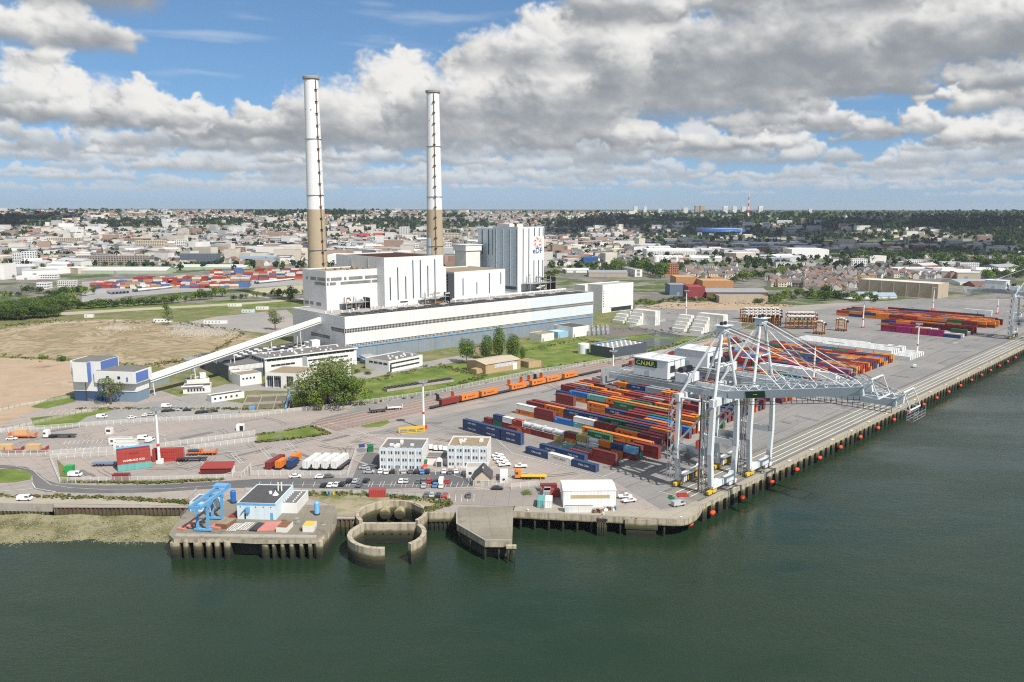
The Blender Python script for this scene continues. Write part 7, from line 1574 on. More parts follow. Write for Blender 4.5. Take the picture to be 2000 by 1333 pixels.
for i, (x_, y_, c, lb) in enumerate([(1326, 972, 'R', 'red steel tray lying under the front crane'), (1310, 976, 'g', 'green tub lying beside the red tray')]):
    o = thing('steel_tray', lb, 'tray', G(x_, y_), .2); part('base', MB().bx(0, 4 if i == 0 else 1.6, 0, 2, .1, .3), CM[c], o)
    for y in (0, 1.9): part('side', MB().bx(0, 4 if i == 0 else 1.6, y, y + .1, .3, 1), CM[c], o)
# ------------------------------------------------------------------ pump platform: buildings, gantry, gear
pb = mat('pump_pale_blue', (.58, .68, .72), .7, var=.06, streak=.2); gb = mat('gantry_blue', (.13, .35, .60), .6, var=.14, scale=.4, grime=.25, streak=.2)
a, rz, L = front((465, 1016), (540, 1017.5)); ph = thing('pump_house', 'pale blue pump house with black flat roof on the platform', 'building', a + Vector((0, 0, .2)), rz); shell(ph, L, 19, 5.7, pb, flat_dark, .25)
part('blue_band', MB().bx(-.05, L + .05, -.06, -.01, 4.9, 5.7), gb, ph); part('door', MB().bx(L - 1.9, L - .9, -.06, 0, .1, 2.4), gb, ph); part('door', MB().bx(2.4, 2.9, -.06, 0, .1, 2), black, ph); part('stair', MB().beam((1.6, -.6, 2.4), (3.4, -.6, 4.4), .8, .2).bx(3.3, 4.4, -1, -.02, 2.6, 4.5), gb, ph)
for i in range(5): part('lamp', MB().bx(1 + i * 2.6, 1.3 + i * 2.6, -.1, 0, 4.2, 4.5), dark, ph)
for x in (L - 3.4, L - 2.2): part('flue', MB().tube((x, 13, 5.5), (x, 13, 8.6), .25), white, ph)
part('roof_cone', MB().lathe([(1.1, 5.5), (.2, 6.6), (.1, 7.2)], 10, 0, (L - 3, 9)), white, ph); part('roof_vent', MB().lathe([(.6, 5.5), (.6, 6.3), (.2, 6.5)], 10, 0, (8, 10)), white, ph)
an = thing('pump_annex', 'lower white annex with round roof vents beside the pump house', 'building', G(545, 1004) + Vector((0, 0, .2)), rz); shell(an, 6.5, 13, 3.6, white, flat_grey, .25)
me = MB().lathe([(.28, 0), (.28, .3), (.1, .45)], 8).mesh('roof_vent', white)
for j in range(2):
    for i in range(6): link('roof_vent', me, an, (1.6 + j * 3, 2 + i * 1.8, 3.37))
sb = thing('small_pump_house', 'small pale blue shed behind the blue gantry', 'building', G(372, 1001) + Vector((0, 0, .2)), -.05); shell(sb, 8.5, 8, 3.4, pb, flat_grey, .25); part('door', MB().bx(.5, 2.4, -.06, 0, .1, 2.6), gb, sb)
gt = thing('gantry_crane', 'bright blue travelling gantry crane on the pump platform', 'gantry crane', G(398, 1040) + Vector((0, 0, .2)), math.radians(-6)); 
for y in (0, 10.2):
    for x in (-1.75, 1.75): part('leg', MB().bx(x - .36, x + .36, y - .36, y + .36, .9, 9.0), gb, gt)
    part('sill', MB().bx(-2.9, 2.9, y - .45, y + .45, .35, .9), gb, gt); part('head_beam', MB().bx(-2.5, 2.5, y - .4, y + .4, 8.1, 9.0), gb, gt)
    for x in (-2.3, 2.3): part('wheel', MB().tube((x - .2, y, .3), (x + .2, y, .3), .3, n=10), dark, gt)
for x in (-1.75, 1.75): part('rail_girder', MB().bx(x - .3, x + .3, -4.6, 17, 9.02, 10.2), gb, gt)
for y in (-4.4, 4, 12, 16.4): part('girder_tie', MB().bx(-1.4, 1.4, y, y + .4, 9.3, 10.0), gb, gt)
part('trolley', MB().bx(-2.2, 2.2, 12.5, 15.5, 10.22, 11.0), gb, gt); part('hook_block', MB().bx(-.6, .6, 3, 4.2, 5.2, 6.8), steel, gt)
for i, (px_, py_, h_, r_) in enumerate([(457, 984, 4.2, .95), (620, 1007, 4.2, .85)]):
    o = thing('pressure_vessel', ('upright blue cylinder vessel behind the gantry', 'upright light blue cylinder at the right side of the platform')[i], 'tank', G(px_, py_) + Vector((0, 0, .2))); part('shell', MB().lathe([(r_, .5), (r_, h_), (r_ * .7, h_ + .35), (.1, h_ + .5)], 16), mat(('vessel_blue', 'vessel_light')[i], ((.02, .14, .45), (.16, .42, .70))[i], .4), o); part('skirt', MB().lathe([(r_ * 1.2, 0), (r_ * 1.2, .5)], 12), dark, o)
scr = mat('pink_panel', (.50, .20, .17), .8, var=.2); wooda = mat('weathered_wood', (.26, .19, .12), .9, var=.3)
def flatthing(nm, lb, cat, px_, py_, w, d, h, mm, rz_=0.1, top=None):
    o = thing(nm, lb, cat, G(px_, py_) + Vector((0, 0, .2)), rz_); part('body', MB().bx(0, w, 0, d, .05, h), mm, o); part('top', MB().bx(.1, w - .1, .1, d - .1, h + .003, h + .08), top or mm, o); return o
flatthing('hatch_cover', 'long narrow pink steel cover left of the gantry feet', 'cover', 346, 1037, 2.6, 8, .5, scr, -.35); flatthing('hatch_cover', 'pink steel cover right of the gantry feet', 'cover', 408, 1035, 4, 7, .6, scr, -.3)
flatthing('scrap_box', 'rusty open-top box right of the gantry', 'box', 422, 1034, 4.2, 5.5, 1.6, rusty, -.25, flat_brown); flatthing('hatch_cover', 'large pink cover slab in the middle of the platform edge', 'cover', 503, 1041, 6.6, 7.5, .4, scr, .08)
flatthing('scrap_box', 'rust brown box with grey front on the platform edge', 'box', 540, 1042, 3.6, 5.5, 1.7, offwhite, -.12, rusty); flatthing('gear_house', 'yellow and rust machine housing on the platform edge', 'box', 592, 1042, 3.4, 4.4, 2.2, offwhite, -.05, mat('faded_yellow', (.62, .42, .06), .7)); flatthing('hatch_cover', 'dark hatch cover left of the pump house door', 'cover', 447, 1013, 3, 3, .3, MATS['shed_red'], 0)
flatthing('grille_cover', 'dark framed grille cover on the platform', 'cover', 487, 1040, 2.6, 6.5, .5, dark, -.15)
for i in range(2):
    o = thing('pipe_grid', f'white lattice frame lying on the platform, {("left", "right")[i]} one', 'lattice frame', G(443 + i * 22, 1040 - i * 2) + Vector((0, 0, .35)), -.15)
    for j in range(4): part('bar', MB().bx(j * .9, j * .9 + .16, 0, 6.5, 0, .16), white, o)
    for j in range(7): part('cross_bar', MB().bx(-.3, 3.2, j * .95, j * .95 + .14, .165, .3), white, o)
for i in range(14):
    r_ = r9; flatthing('deck_clutter', 'gear', 'gear', 550 + r_.uniform(0, 80), 1016 + r_.uniform(0, 22), r_.uniform(.5, 2), r_.uniform(.5, 1.5), r_.uniform(.2, .8), r_.choice((conc, rusty, wooda, dark, steel)), r_.uniform(-.3, .3))
for i, ob in enumerate(sorted([x for x in COL.objects if x.name.startswith('deck_clutter')], key=lambda x: x.location.x)): tag(ob, f'small piece of gear right of the pump house, {nth(i + 1)} from the left', 'gear', 'gear scattered on the platform')
for i in range(3):
    o = thing('oil_drum', f'{("green", "blue", "yellow")[i]} drum by the fence above the pump platform', 'drum', G(640 + i * 6, 967)); part('shell', MB().lathe([(.45, 0), (.45, 1.3)], 12), (CM['t'], blue, yel)[i], o); part('lid', MB().lathe([(.4, 1.31), (.4, 1.36)], 12), steel, o)
# ------------------------------------------------------------------ trees
leafm = tint_mat('leaves', .8, .3, .25, .15, transl=.25); barkm = mat('bark', (.11, .085, .06), .95, var=.3, scale=.6)
def crown_mesh(kind, n, seed, size, pal):
    r = np.random.default_rng(seed)
    if kind == 'poplar': cs = [(0, 0, z, .09 + .12 * math.sin(math.pi * min(1, (z - .1) / .95) ** .75)) for z in np.linspace(.16, .95, 16)]; cs = [(r.normal(0, .03), r.normal(0, .03), z, rr) for _, _, z, rr in cs]
    elif kind == 'shrub': cs = [(r.normal(0, .28), r.normal(0, .28), r.uniform(.2, .55), r.uniform(.2, .36)) for _ in range(9)]
    elif kind == 'thin': cs = [(r.normal(0, .12), r.normal(0, .12), r.uniform(.35, .92), r.uniform(.07, .15)) for _ in range(16)]
    else: cs = [(r.normal(0, .17), r.normal(0, .17), r.uniform(.34, .86), r.uniform(.12, .22)) for _ in range(20)]
    cs = np.array(cs); w = cs[:, 3] ** 2; ci = r.choice(len(cs), n, p=w / w.sum()); d = r.normal(size=(n, 3)); d /= np.linalg.norm(d, axis=1)[:, None]
    c = cs[ci]; rad = c[:, 3:4] * r.uniform(.55, 1.12, (n, 1)) ** .6; p = c[:, :3] + d * rad * (1, 1, .9)
    keep = p[:, 2] > .06; p, d, ci = p[keep], d[keep], ci[keep]; n = len(p)
    nrm = d + r.normal(0, .6, (n, 3)); nrm /= np.linalg.norm(nrm, axis=1)[:, None]
    t1 = np.cross(nrm, r.normal(size=(n, 3))); t1 /= np.linalg.norm(t1, axis=1)[:, None]; t2 = np.cross(nrm, t1); s = size * r.uniform(.6, 1.3, (n, 1))
    v = np.stack([p + t1 * s, p + t2 * s * .7, p - t1 * s, p - t2 * s * .7], 1).reshape(-1, 3); f = np.arange(4 * n).reshape(n, 4)
    lob = r.uniform(0, 1, len(cs))[ci]; u = np.clip(lob * .7 + r.uniform(0, .3, n), 0, 1)[:, None]; a, b = np.array(pal[0]), np.array(pal[1]); col = a + (b - a) * u
    return raw_mesh('crown', v, f, leafm, col=col * r.uniform(.8, 1.2, (n, 1)))
def trunk_mesh(seed, kind):
    r = random.Random(seed); m = MB(); m.tube((0, 0, -.02), (0, 0, .4), .022, .014, n=7); m.tube((0, 0, .4), (r.uniform(-.03, .03), r.uniform(-.03, .03), .85), .014, .004, n=6)
    for i in range(6):
        z = r.uniform(.25, .6); a = r.uniform(0, 6.28); L = .12 if kind == 'poplar' else .25; m.tube((0, 0, z), (L * math.cos(a), L * math.sin(a), z + L * .9), .009, .003, n=5)
    return m.mesh('trunk', barkm)
PG = ((.07, .12, .026), (.17, .25, .055)); PY_ = ((.13, .19, .03), (.26, .33, .075)); PD = ((.035, .065, .02), (.09, .14, .04)); PB = ((.12, .16, .055), (.22, .26, .10))
PROTO = {}
for nm, kind, n, sz, pal in (('round', 'round', 2600, .026, PG), ('round_b', 'round', 2600, .026, PY_), ('round_c', 'round', 2400, .028, PD), ('poplar', 'poplar', 2400, .020, PG), ('thin', 'thin', 1300, .022, PB), ('shrub', 'shrub', 900, .055, PG), ('shrub_b', 'shrub', 900, .055, PY_), ('willow', 'round', 3000, .022, PB),
                              ('m_round', 'round', 420, .06, PG), ('m_round_b', 'round', 420, .06, PY_), ('m_round_c', 'round', 420, .062, PD), ('m_poplar', 'poplar', 420, .045, PG)):
    PROTO[nm] = (crown_mesh(kind, n, sum(map(ord, nm)), sz, pal), trunk_mesh(len(nm), kind))
def tree(px_, py_, h, kind, label, group=None, wide=1.0, shrub=False):
    p = G(px_, py_); o = thing('shrub' if shrub else 'tree', label, 'shrub' if shrub else 'tree', p, random.uniform(0, 6.28), group); o.scale = (h * wide, h * wide, h)
    link('crown', PROTO[kind][0], o); link('trunk', PROTO[kind][1], o); return o
for i, (x_, y_, h, kd, w, lb) in enumerate([(600, 799, 19, 'willow', 1.25, 'leftmost grey-green tree of the big clump by the settling beds'), (641, 790, 25, 'willow', 1.2, 'tallest tree of the big clump by the settling beds'), (668, 797, 19, 'round', 1.25, 'dark green tree in front right of the big clump'), (690, 793, 15, 'round_b', 1.2, 'yellow-green tree at the right end of the big clump'), (618, 803, 11, 'round_b', 1.2, 'bright low tree at the front of the big clump'), (655, 774, 23, 'willow', 1.2, 'rear tree of the big clump'), (585, 801, 9, 'round', 1.0, 'small dark tree at the left foot of the big clump'),
     (912, 710, 16.5, 'round', .95, 'round tree left of the poplars'), (950, 703, 17, 'poplar', 1.25, 'first slim poplar left of the tallest'), (975, 698, 21, 'poplar', 1.05, 'tallest slim poplar by the turbine hall'), (1001, 702, 17.5, 'poplar', 1.35, 'broad poplar right of the tallest one'), (1021, 702, 9, 'poplar', 1.0, 'small thin poplar at the right of the group'),
     (218, 791, 16, 'thin', 1.25, 'light sparse tree in front of the transfer tower'), (329, 637, 15, 'thin', 1.1, 'thin lone tree beside the sandy field'), (538, 646, 19, 'thin', 1.2, 'sparse tall tree left of the turbine hall end'), (325, 612, 9, 'm_round', 1, 'small tree beside the country road'), (568, 588, 17, 'm_poplar', 1.4, 'poplar pair tree by the storage quay road'), (544, 585, 14, 'm_round_c', .9, 'dark tree left of the poplar by the storage quay')]): tree(x_, y_, h, kd, lb, wide=w)
for i, (x_, y_, h, kd, lb) in enumerate([(122, 706, 5, 'shrub', 'bush left of the transfer tower'), (86, 702, 4, 'shrub_b', 'small bush at the field edge'), (160, 712, 5, 'shrub', 'bush behind the transfer tower'), (275, 742, 6, 'shrub', 'bush under the conveyor start'), (505, 745, 4, 'shrub', 'bush before the entrance building'), (560, 758, 3, 'shrub_b', 'low bush by the entrance glazing'), (697, 728, 3, 'shrub', 'bush beside the white pavilion'), (717, 732, 3, 'shrub', 'dark bush on the lawn by the control office'), (1030, 965, 2.2, 'shrub_b', 'weeds by the depot yard fence')]): tree(x_, y_, h, kd, lb, shrub=True, wide=1.3)
def tree_line(pts, n, h, kinds, label, group, wide=1.1, jit=4, shrub=False):
    seg = [Vector((*p, 0)) for p in pts]; ls = [(b - a).length for a, b in zip(seg[:-1], seg[1:])]; tot = sum(ls)
    for i in range(n):
        t_ = tot * (i + random.uniform(.2, .8)) / n; j = 0
        while j < len(ls) - 1 and t_ > ls[j]: t_ -= ls[j]; j += 1
        q = seg[j].lerp(seg[j + 1], t_ / ls[j]); tree(q.x, q.y + random.uniform(-jit, jit) * .5, h * random.uniform(.7, 1.25), random.choice(kinds), f'{label}, {nth(i + 1)} from the left', group, wide * random.uniform(.85, 1.2), shrub)
MR = ['m_round', 'm_round_b', 'm_round_c']
tree_line([(-20, 628), (60, 624), (118, 618)], 26, 12, ['round_c', 'round'], 'dense dark tree in the front of the left wood', 'wood at the left', 1.3, 6)
tree_line([(-20, 618), (60, 612), (125, 606)], 26, 13, ['round_c', 'round'], 'dark tree in the rear of the left wood', 'rear of the left wood', 1.3, 6)
tree_line([(130, 606), (240, 600), (340, 594)], 26, 9, ['m_round', 'm_round_c'], 'tree of the hedge row along the country road', 'hedge row along the road', 1.35, 3)
tree_line([(345, 592), (405, 585), (440, 582)], 9, 11, MR, 'round tree of the group before the turbine blades', 'trees before the blades', 1.1, 4); tree_line([(110, 580), (190, 578)], 6, 13, MR, 'tree behind the left wood near the storage quay', 'trees by the storage quay', 1.1, 4)
tree_line([(450, 588), (530, 580), (600, 574)], 12, 8, MR, 'small tree between the road and the boiler houses', 'trees left of the boiler houses', 1.1, 5)
tree_line([(1240, 597), (1330, 590), (1420, 588), (1500, 592)], 30, 6, MR, 'bush of the hedge behind the reefer yard', 'hedge behind the reefer yard', 1.5, 4, True)
tree_line([(1500, 592), (1560, 578), (1640, 585), (1720, 586)], 40, 9, MR, 'tree of the green belt behind the straddle carriers', 'green belt behind the carriers', 1.2, 12)
tree_line([(1185, 536), (1240, 528), (1300, 545)], 18, 22, ['m_round', 'm_round_c', 'm_poplar'], 'tall dark tree beside the long white apartment slab', 'trees by the white slab', .9, 6); tree_line([(1430, 552), (1500, 540), (1560, 530)], 22, 13, MR, 'tree at the edge of the housing estate', 'trees at the estate edge', 1.1, 10)
tree_line([(1070, 545), (1120, 530), (1180, 520)], 12, 13, MR, 'tree behind the logo tower right side', 'trees behind the logo tower', 1, 8); tree_line([(1650, 512), (1760, 505), (1900, 512), (2010, 520)], 44, 19, ['m_round_c', 'm_round'], 'dark tree of the belt before the far dock', 'belt before the far dock', 1.1, 14); tree_line([(1920, 545), (2010, 540)], 14, 16, MR, 'tree left of the distant crane', 'trees by the distant crane', 1.1, 8)
tree_line([(0, 545), (60, 532), (150, 526), (330, 522), (560, 512)], 34, 10, MR, 'tree among the left dock sheds', 'trees among the left docks', 1.2, 12)
tree_line([(0, 590), (60, 572), (150, 590)], 10, 9, MR, 'tree behind the left wood by the dock road', 'trees by the dock road', 1.2, 8)
for x_, y_, h in ((1616, 580, 17), (1607, 578, 13)): tree(x_, y_, h, 'm_round_c', 'dark cedar ' + ('taller' if h > 15 else 'shorter') + ' of two behind the yellow sheds', wide=1.0)
# weeds and rough growth along edges and over the waste ground
r = np.random.default_rng(4); wp = []
for pts, n_, sd_ in (([(150, 800), (430, 800), (560, 802), (700, 790), (850, 768), (1040, 728)], 500, 1.6), ([(0, 640), (112, 628), (350, 632), (480, 650), (400, 700), (290, 716), (0, 697)], 700, 4), ([(120, 943), (300, 946), (440, 938)], 220, 1.2), ([(-20, 970), (240, 976), (372, 984)], 260, 3), ([(585, 966), (735, 968), (880, 984), (830, 998)], 260, 4), ([(505, 851), (612, 834), (645, 849), (560, 860), (500, 866)], 160, .8), ([(1000, 690), (1140, 662), (1240, 698), (1130, 712), (1060, 724)], 300, 4), ([(690, 752), (850, 714), (950, 734), (850, 768), (705, 789)], 350, 5), ([(1160, 640), (1400, 652), (1262, 690)], 200, 3), ([(1240, 602), (1440, 592), (1560, 598)], 200, 3)):
    for i in range(n_): t_ = r.random() * (len(pts) - 1.001); j = int(t_); f_ = t_ - j; wp.append(tuple(G(pts[j][0] * (1 - f_) + pts[j + 1][0] * f_ + r.normal(0, 2), pts[j][1] * (1 - f_) + pts[j + 1][1] * f_ + r.normal(0, sd_ * .5))))
wp = np.array(wp); n = len(wp); q = 7; hh = r.uniform(.3, 1.1, n); pos = wp[:, None, :] + r.normal(0, .5, (n, q, 3)) * hh[:, None, None] * (1, 1, 0) + np.array([0, 0, .5]) * (hh * 1.0)[:, None, None]
nn = r.normal(size=(n, q, 3)); t1 = np.cross(nn, r.normal(size=(n, q, 3))); t1 /= np.linalg.norm(t1, axis=2)[..., None]; t2 = np.cross(nn / np.linalg.norm(nn, axis=2)[..., None], t1); s = hh[:, None, None] * .55
vv = np.stack([pos + t1 * s, pos + t2 * s, pos - t1 * s, pos - t2 * s], 2).reshape(-1, 3); cc = np.array([(.12, .15, .04), (.18, .18, .07), (.08, .12, .03), (.24, .20, .10)])[r.integers(0, 4, n)]
o = link('weeds', raw_mesh('weeds', vv, np.arange(len(vv)).reshape(-1, 4), leafm, col=np.repeat(cc, q, 0))); tag(o, 'weeds and rough tufts along the verges and waste ground', 'weeds', kind='stuff')
# ------------------------------------------------------------------ terrain lookup for the far town
def TR(px, py):
    """where photo pixels meet the terrain (vectorised)"""
    px, py = np.asarray(px, float), np.asarray(py, float); cp, sp = math.cos(PITCH), math.sin(PITCH)
    rx, ry, rz_ = px - 1000, FPX * cp - (py - 666.5) * sp, -FPX * sp - (py - 666.5) * cp; nrm = np.hypot(rx, ry); rx, ry, rz_ = rx / nrm, ry / nrm, rz_ / nrm
    d = np.full(len(px), np.nan); done = np.zeros(len(px), bool)
    for s in np.arange(600, 9000, 14.0):
        zz = CAM_H + rz_ * s; hit = (~done) & (zz <= hill(rx * s, ry * s)); d[hit] = s; done |= hit
    return rx * d, ry * d, np.where(done, hill(np.nan_to_num(rx * d), np.nan_to_num(ry * d)), 0), d
WOODS = [(40, 437, 80, 11), (255, 441, 75, 9), (430, 438, 65, 8), (590, 418, 120, 5), (760, 439, 80, 12), (905, 441, 65, 9), (1160, 437, 120, 10), (1300, 428, 100, 7), (1390, 436, 60, 10), (1530, 430, 110, 10), (1680, 440, 160, 10), (1880, 436, 180, 14), (1960, 455, 120, 8), (1450, 418, 200, 3), (1750, 418, 300, 4), (1990, 470, 60, 14), (1560, 463, 120, 4), (1100, 455, 60, 3), (1260, 472, 80, 3), (560, 447, 60, 3), (1900, 495, 140, 10), (1700, 498, 60, 8), (1480, 498, 60, 5), (1470, 515, 50, 6), (1600, 508, 60, 5), (860, 424, 60, 4)]
def wood(px, py):
    v = np.zeros(len(px))
    for x, y, a, b in WOODS: v = np.maximum(v, 1.25 - ((px - x) / a) ** 2 - ((py - y) / b) ** 2)
    return v
r = np.random.default_rng(99)
# far trees
N = 15000; tx = r.uniform(-60, 2060, N); ty = 412 + 118 * r.random(N) ** 1.3; wv = wood(tx, ty); keep = (r.random(N) < np.where(wv > .2, .98, np.where(tx > 1250, .34, .30)) * np.where(ty > 470, .55, 1)); tx, ty = tx[keep], ty[keep]
X, Y_, Z, D = TR(tx, ty); ok = ~np.isnan(D) & (D > 1300); X, Y_, Z, D = X[ok], Y_[ok], Z[ok], D[ok]; n = len(X); q = 26
hh = r.uniform(8, 15, n) * np.where(D > 2600, 1.15, .9); dv = r.normal(size=(n, q, 3)); dv /= np.linalg.norm(dv, axis=2)[..., None]
pos = np.stack([X, Y_, Z], -1)[:, None, :] + np.array([0, 0, .55]) * hh[:, None, None] + dv * hh[:, None, None] * np.array([.48, .48, .46]) * r.uniform(.5, 1.1, (n, q, 1))
nr_ = dv + r.normal(0, .5, dv.shape); nr_ /= np.linalg.norm(nr_, axis=2)[..., None]; t1 = np.cross(nr_, r.normal(size=dv.shape)); t1 /= np.linalg.norm(t1, axis=2)[..., None]; t2 = np.cross(nr_, t1); s = (hh[:, None, None] * .26 * r.uniform(.6, 1.3, (n, q, 1)))
vv = np.stack([pos + t1 * s, pos + t2 * s * .8, pos - t1 * s, pos - t2 * s * .8], 2).reshape(-1, 3); ff = np.arange(len(vv)).reshape(-1, 4)
pick = r.random(n); tc_ = np.where(pick[:, None] < .6, [(.022, .045, .016)], np.where(pick[:, None] < .85, [(.045, .08, .022)], [(.08, .115, .03)])); tcol = np.repeat(tc_ * r.uniform(.75, 1.25, (n, 1)), q, 0) * r.uniform(.75, 1.3, (n * q, 1))
o = link('far_woods', raw_mesh('far_woods', vv, ff, leafm, col=tcol)); tag(o, 'dark green woods and garden trees of the distant slopes and town', 'woods', kind='stuff')
# ------------------------------------------------------------------ houses
WALLS = [(.64, .62, .58), (.62, .60, .57), (.58, .53, .45), (.58, .53, .45), (.64, .63, .61), (.33, .23, .18), (.42, .42, .42)]; ROOFS = [(.10, .10, .11), (.13, .13, .14), (.17, .165, .165), (.19, .12, .095), (.25, .13, .09), (.16, .135, .115)]
wallm = tint_mat('house_walls', .85, .12, .1); roofm = tint_mat('house_roofs', .85, .2, .3)
hv = np.array([(-.5, -.5, 0), (.5, -.5, 0), (.5, .5, 0), (-.5, .5, 0), (-.5, -.5, 1), (.5, -.5, 1), (.5, .5, 1), (-.5, .5, 1), (-.5, 0, 1.55), (.5, 0, 1.55)], float)
HF = np.array([(0, 1, 5, 4), (2, 3, 7, 6), (1, 2, 6, 5), (3, 0, 4, 7), (4, 5, 9, 8), (6, 7, 8, 9), (5, 6, 9, 9), (7, 4, 8, 8)])
def houses_mesh(name, X, Y_, Z, rz, L, Wd, H, wc, rc, flat):
    n = len(X); b = np.tile(hv, (n, 1, 1)); b[:, 8:, 2] = np.where(flat[:, None], 1.0, 1.55); c, s = np.cos(rz)[:, None], np.sin(rz)[:, None]
    x, y, z = b[..., 0] * L[:, None], b[..., 1] * Wd[:, None], b[..., 2] * H[:, None]
    V = np.stack([X[:, None] + x * c - y * s, Y_[:, None] + x * s + y * c, Z[:, None] + z - .5], -1).reshape(-1, 3); F = (HF[None] + (np.arange(n) * 10)[:, None, None]).reshape(-1, 4)
    tri = F[:, 2] == F[:, 3]; col = np.stack([wc] * 4 + [rc] * 2 + [wc] * 2, 1).reshape(-1, 3); Q = F[~tri]; T3 = F[tri][:, :3]
    return V, Q, T3, col[~tri], col[tri]
N = 17000; hx = r.uniform(-60, 2060, N); hy = 414 + 106 * r.random(N) ** 1.3; wv = wood(hx, hy)
dens = np.where(wv > .35, .05, .9) * np.where(hx > 1250, np.where(hy < 452, .30, .14), 1.0) * np.where(hy > 478, .42, 1.0) * np.where((hx > 500) & (hx < 720) & (hy < 424), .05, 1) * np.where((hx > 1450) & (hy < 424), .15, 1); keep = r.random(N) < dens; hx, hy = hx[keep], hy[keep]
hy = np.round((hy + 2.2 * np.sin(hx * .021)) / 2.7) * 2.7 + r.normal(0, .25, len(hx)) - 2.2 * np.sin(hx * .021)      # streets follow the slope
X, Y_, Z, D = TR(hx, hy); ok = ~np.isnan(D) & (D > 1420); X, Y_, Z, D, hx, hy = X[ok], Y_[ok], Z[ok], D[ok], hx[ok], hy[ok]; n = len(X)
big = r.random(n) < np.where(hy > 440, .22, .06); L = np.where(big, r.uniform(22, 60, n), r.uniform(10, 22, n)); Wd = np.where(big, r.uniform(12, 26, n), r.uniform(7, 10, n)); H = np.where(big, r.choice([6, 8, 10, 14, 18, 24], n, p=[.25, .25, .2, .15, .1, .05]), r.uniform(5, 8.5, n)); flat = big | (r.random(n) < .1)
wc = np.array(WALLS)[r.integers(0, len(WALLS), n)] * r.uniform(.85, 1.08, (n, 1)); rc = np.array(ROOFS)[r.integers(0, len(ROOFS), n)] * r.uniform(.8, 1.2, (n, 1)); rc = np.where(flat[:, None], np.array([(.30, .29, .28), (.16, .16, .165), (.55, .54, .52)])[r.integers(0, 3, n)], rc)
V, Q, T3, c4, c3 = houses_mesh('town', X, Y_, Z, r.normal(0, .1, n) + .35 * np.sin(hx * .012) + np.where(r.random(n) < .2, 1.57, 0), L, Wd, H, wc, rc, flat)
F3 = np.concatenate([Q[:, [0, 1, 2]], Q[:, [0, 2, 3]], T3]); o = link('far_town', raw_mesh('far_town', V, F3, wallm, col=np.concatenate([c4, c4, c3]))); tag(o, 'mass of small pale houses and blocks of the far town on the slopes', 'town', kind='stuff')
# nearer houses of the estate: single things
hw = {}
def small_house(p, rz, wi, ri, L, Wd, H, label, group):
    key = (wi, ri)
    if key not in hw:
        m1 = MB().bx(-.5, .5, -.5, .5, 0, 1).gable(-.5, .5, -.5, .5, 1, 1.5, 'x').mesh('wall', mat(f'house_wall_{wi}', WALLS[wi], .85)); m2 = MB().add([(-.54, -.56, .96), (.54, -.56, .96), (.54, 0, 1.54), (-.54, 0, 1.54), (.54, .56, .96), (-.54, .56, .96)], [(0, 1, 2, 3), (3, 2, 4, 5)]).mesh('roof', mat(f'house_roof_{ri}', ROOFS[ri], .85, var=.25))
        m3 = MB()
        for z in (.18, .58):
            for x in (-.3, 0, .3): m3.bx(x - .06, x + .06, -.515, -.5, z, z + .24)
        hw[key] = (m1, m2, m3.mesh('windows', glas))
    o = thing('house', label, 'house', p, rz, group); o.scale = (L, Wd, H); link('wall', hw[key][0], o); link('roof', hw[key][1], o); link('windows', hw[key][2], o)
WN = ['white', 'white', 'cream', 'tan', 'white', 'brick', 'grey']; RN = ['slate', 'slate', 'dark slate', 'brown tiled', 'red tiled', 'brown tiled']
def estate(x0, x1, y0, y1, nx_, ny_, where, slope=0.0, red=False):
    for j in range(ny_):
        for i in range(nx_):
            x = x0 + (x1 - x0) * (i + random.uniform(.15, .85)) / nx_; y = y0 + (y1 - y0) * (j + random.uniform(.2, .8)) / max(1, ny_) + slope * (x - x0); wi, ri = random.randrange(len(WALLS)), (random.randrange(3, 6) if red else random.randrange(len(ROOFS)))
            small_house(G(x, y), random.choice((.2, -.6, .9, 1.3)) + random.uniform(-.15, .15), wi, ri, random.uniform(9, 14), random.uniform(7, 9), random.uniform(5, 7.5), f'{WN[wi]} house, {RN[ri]} roof, {where}, {nth(ny_ - j)} row, {nth(i + 1)} from left', f'houses, {where}')
estate(1500, 1690, 527, 562, 12, 8, 'estate behind the green belt'); estate(1570, 1650, 548, 572, 8, 4, 'red-roofed rows of the estate', red=True); estate(1690, 1900, 520, 545, 12, 6, 'estate by the concrete shed'); estate(1340, 1440, 522, 545, 9, 4, 'street behind the orange works')
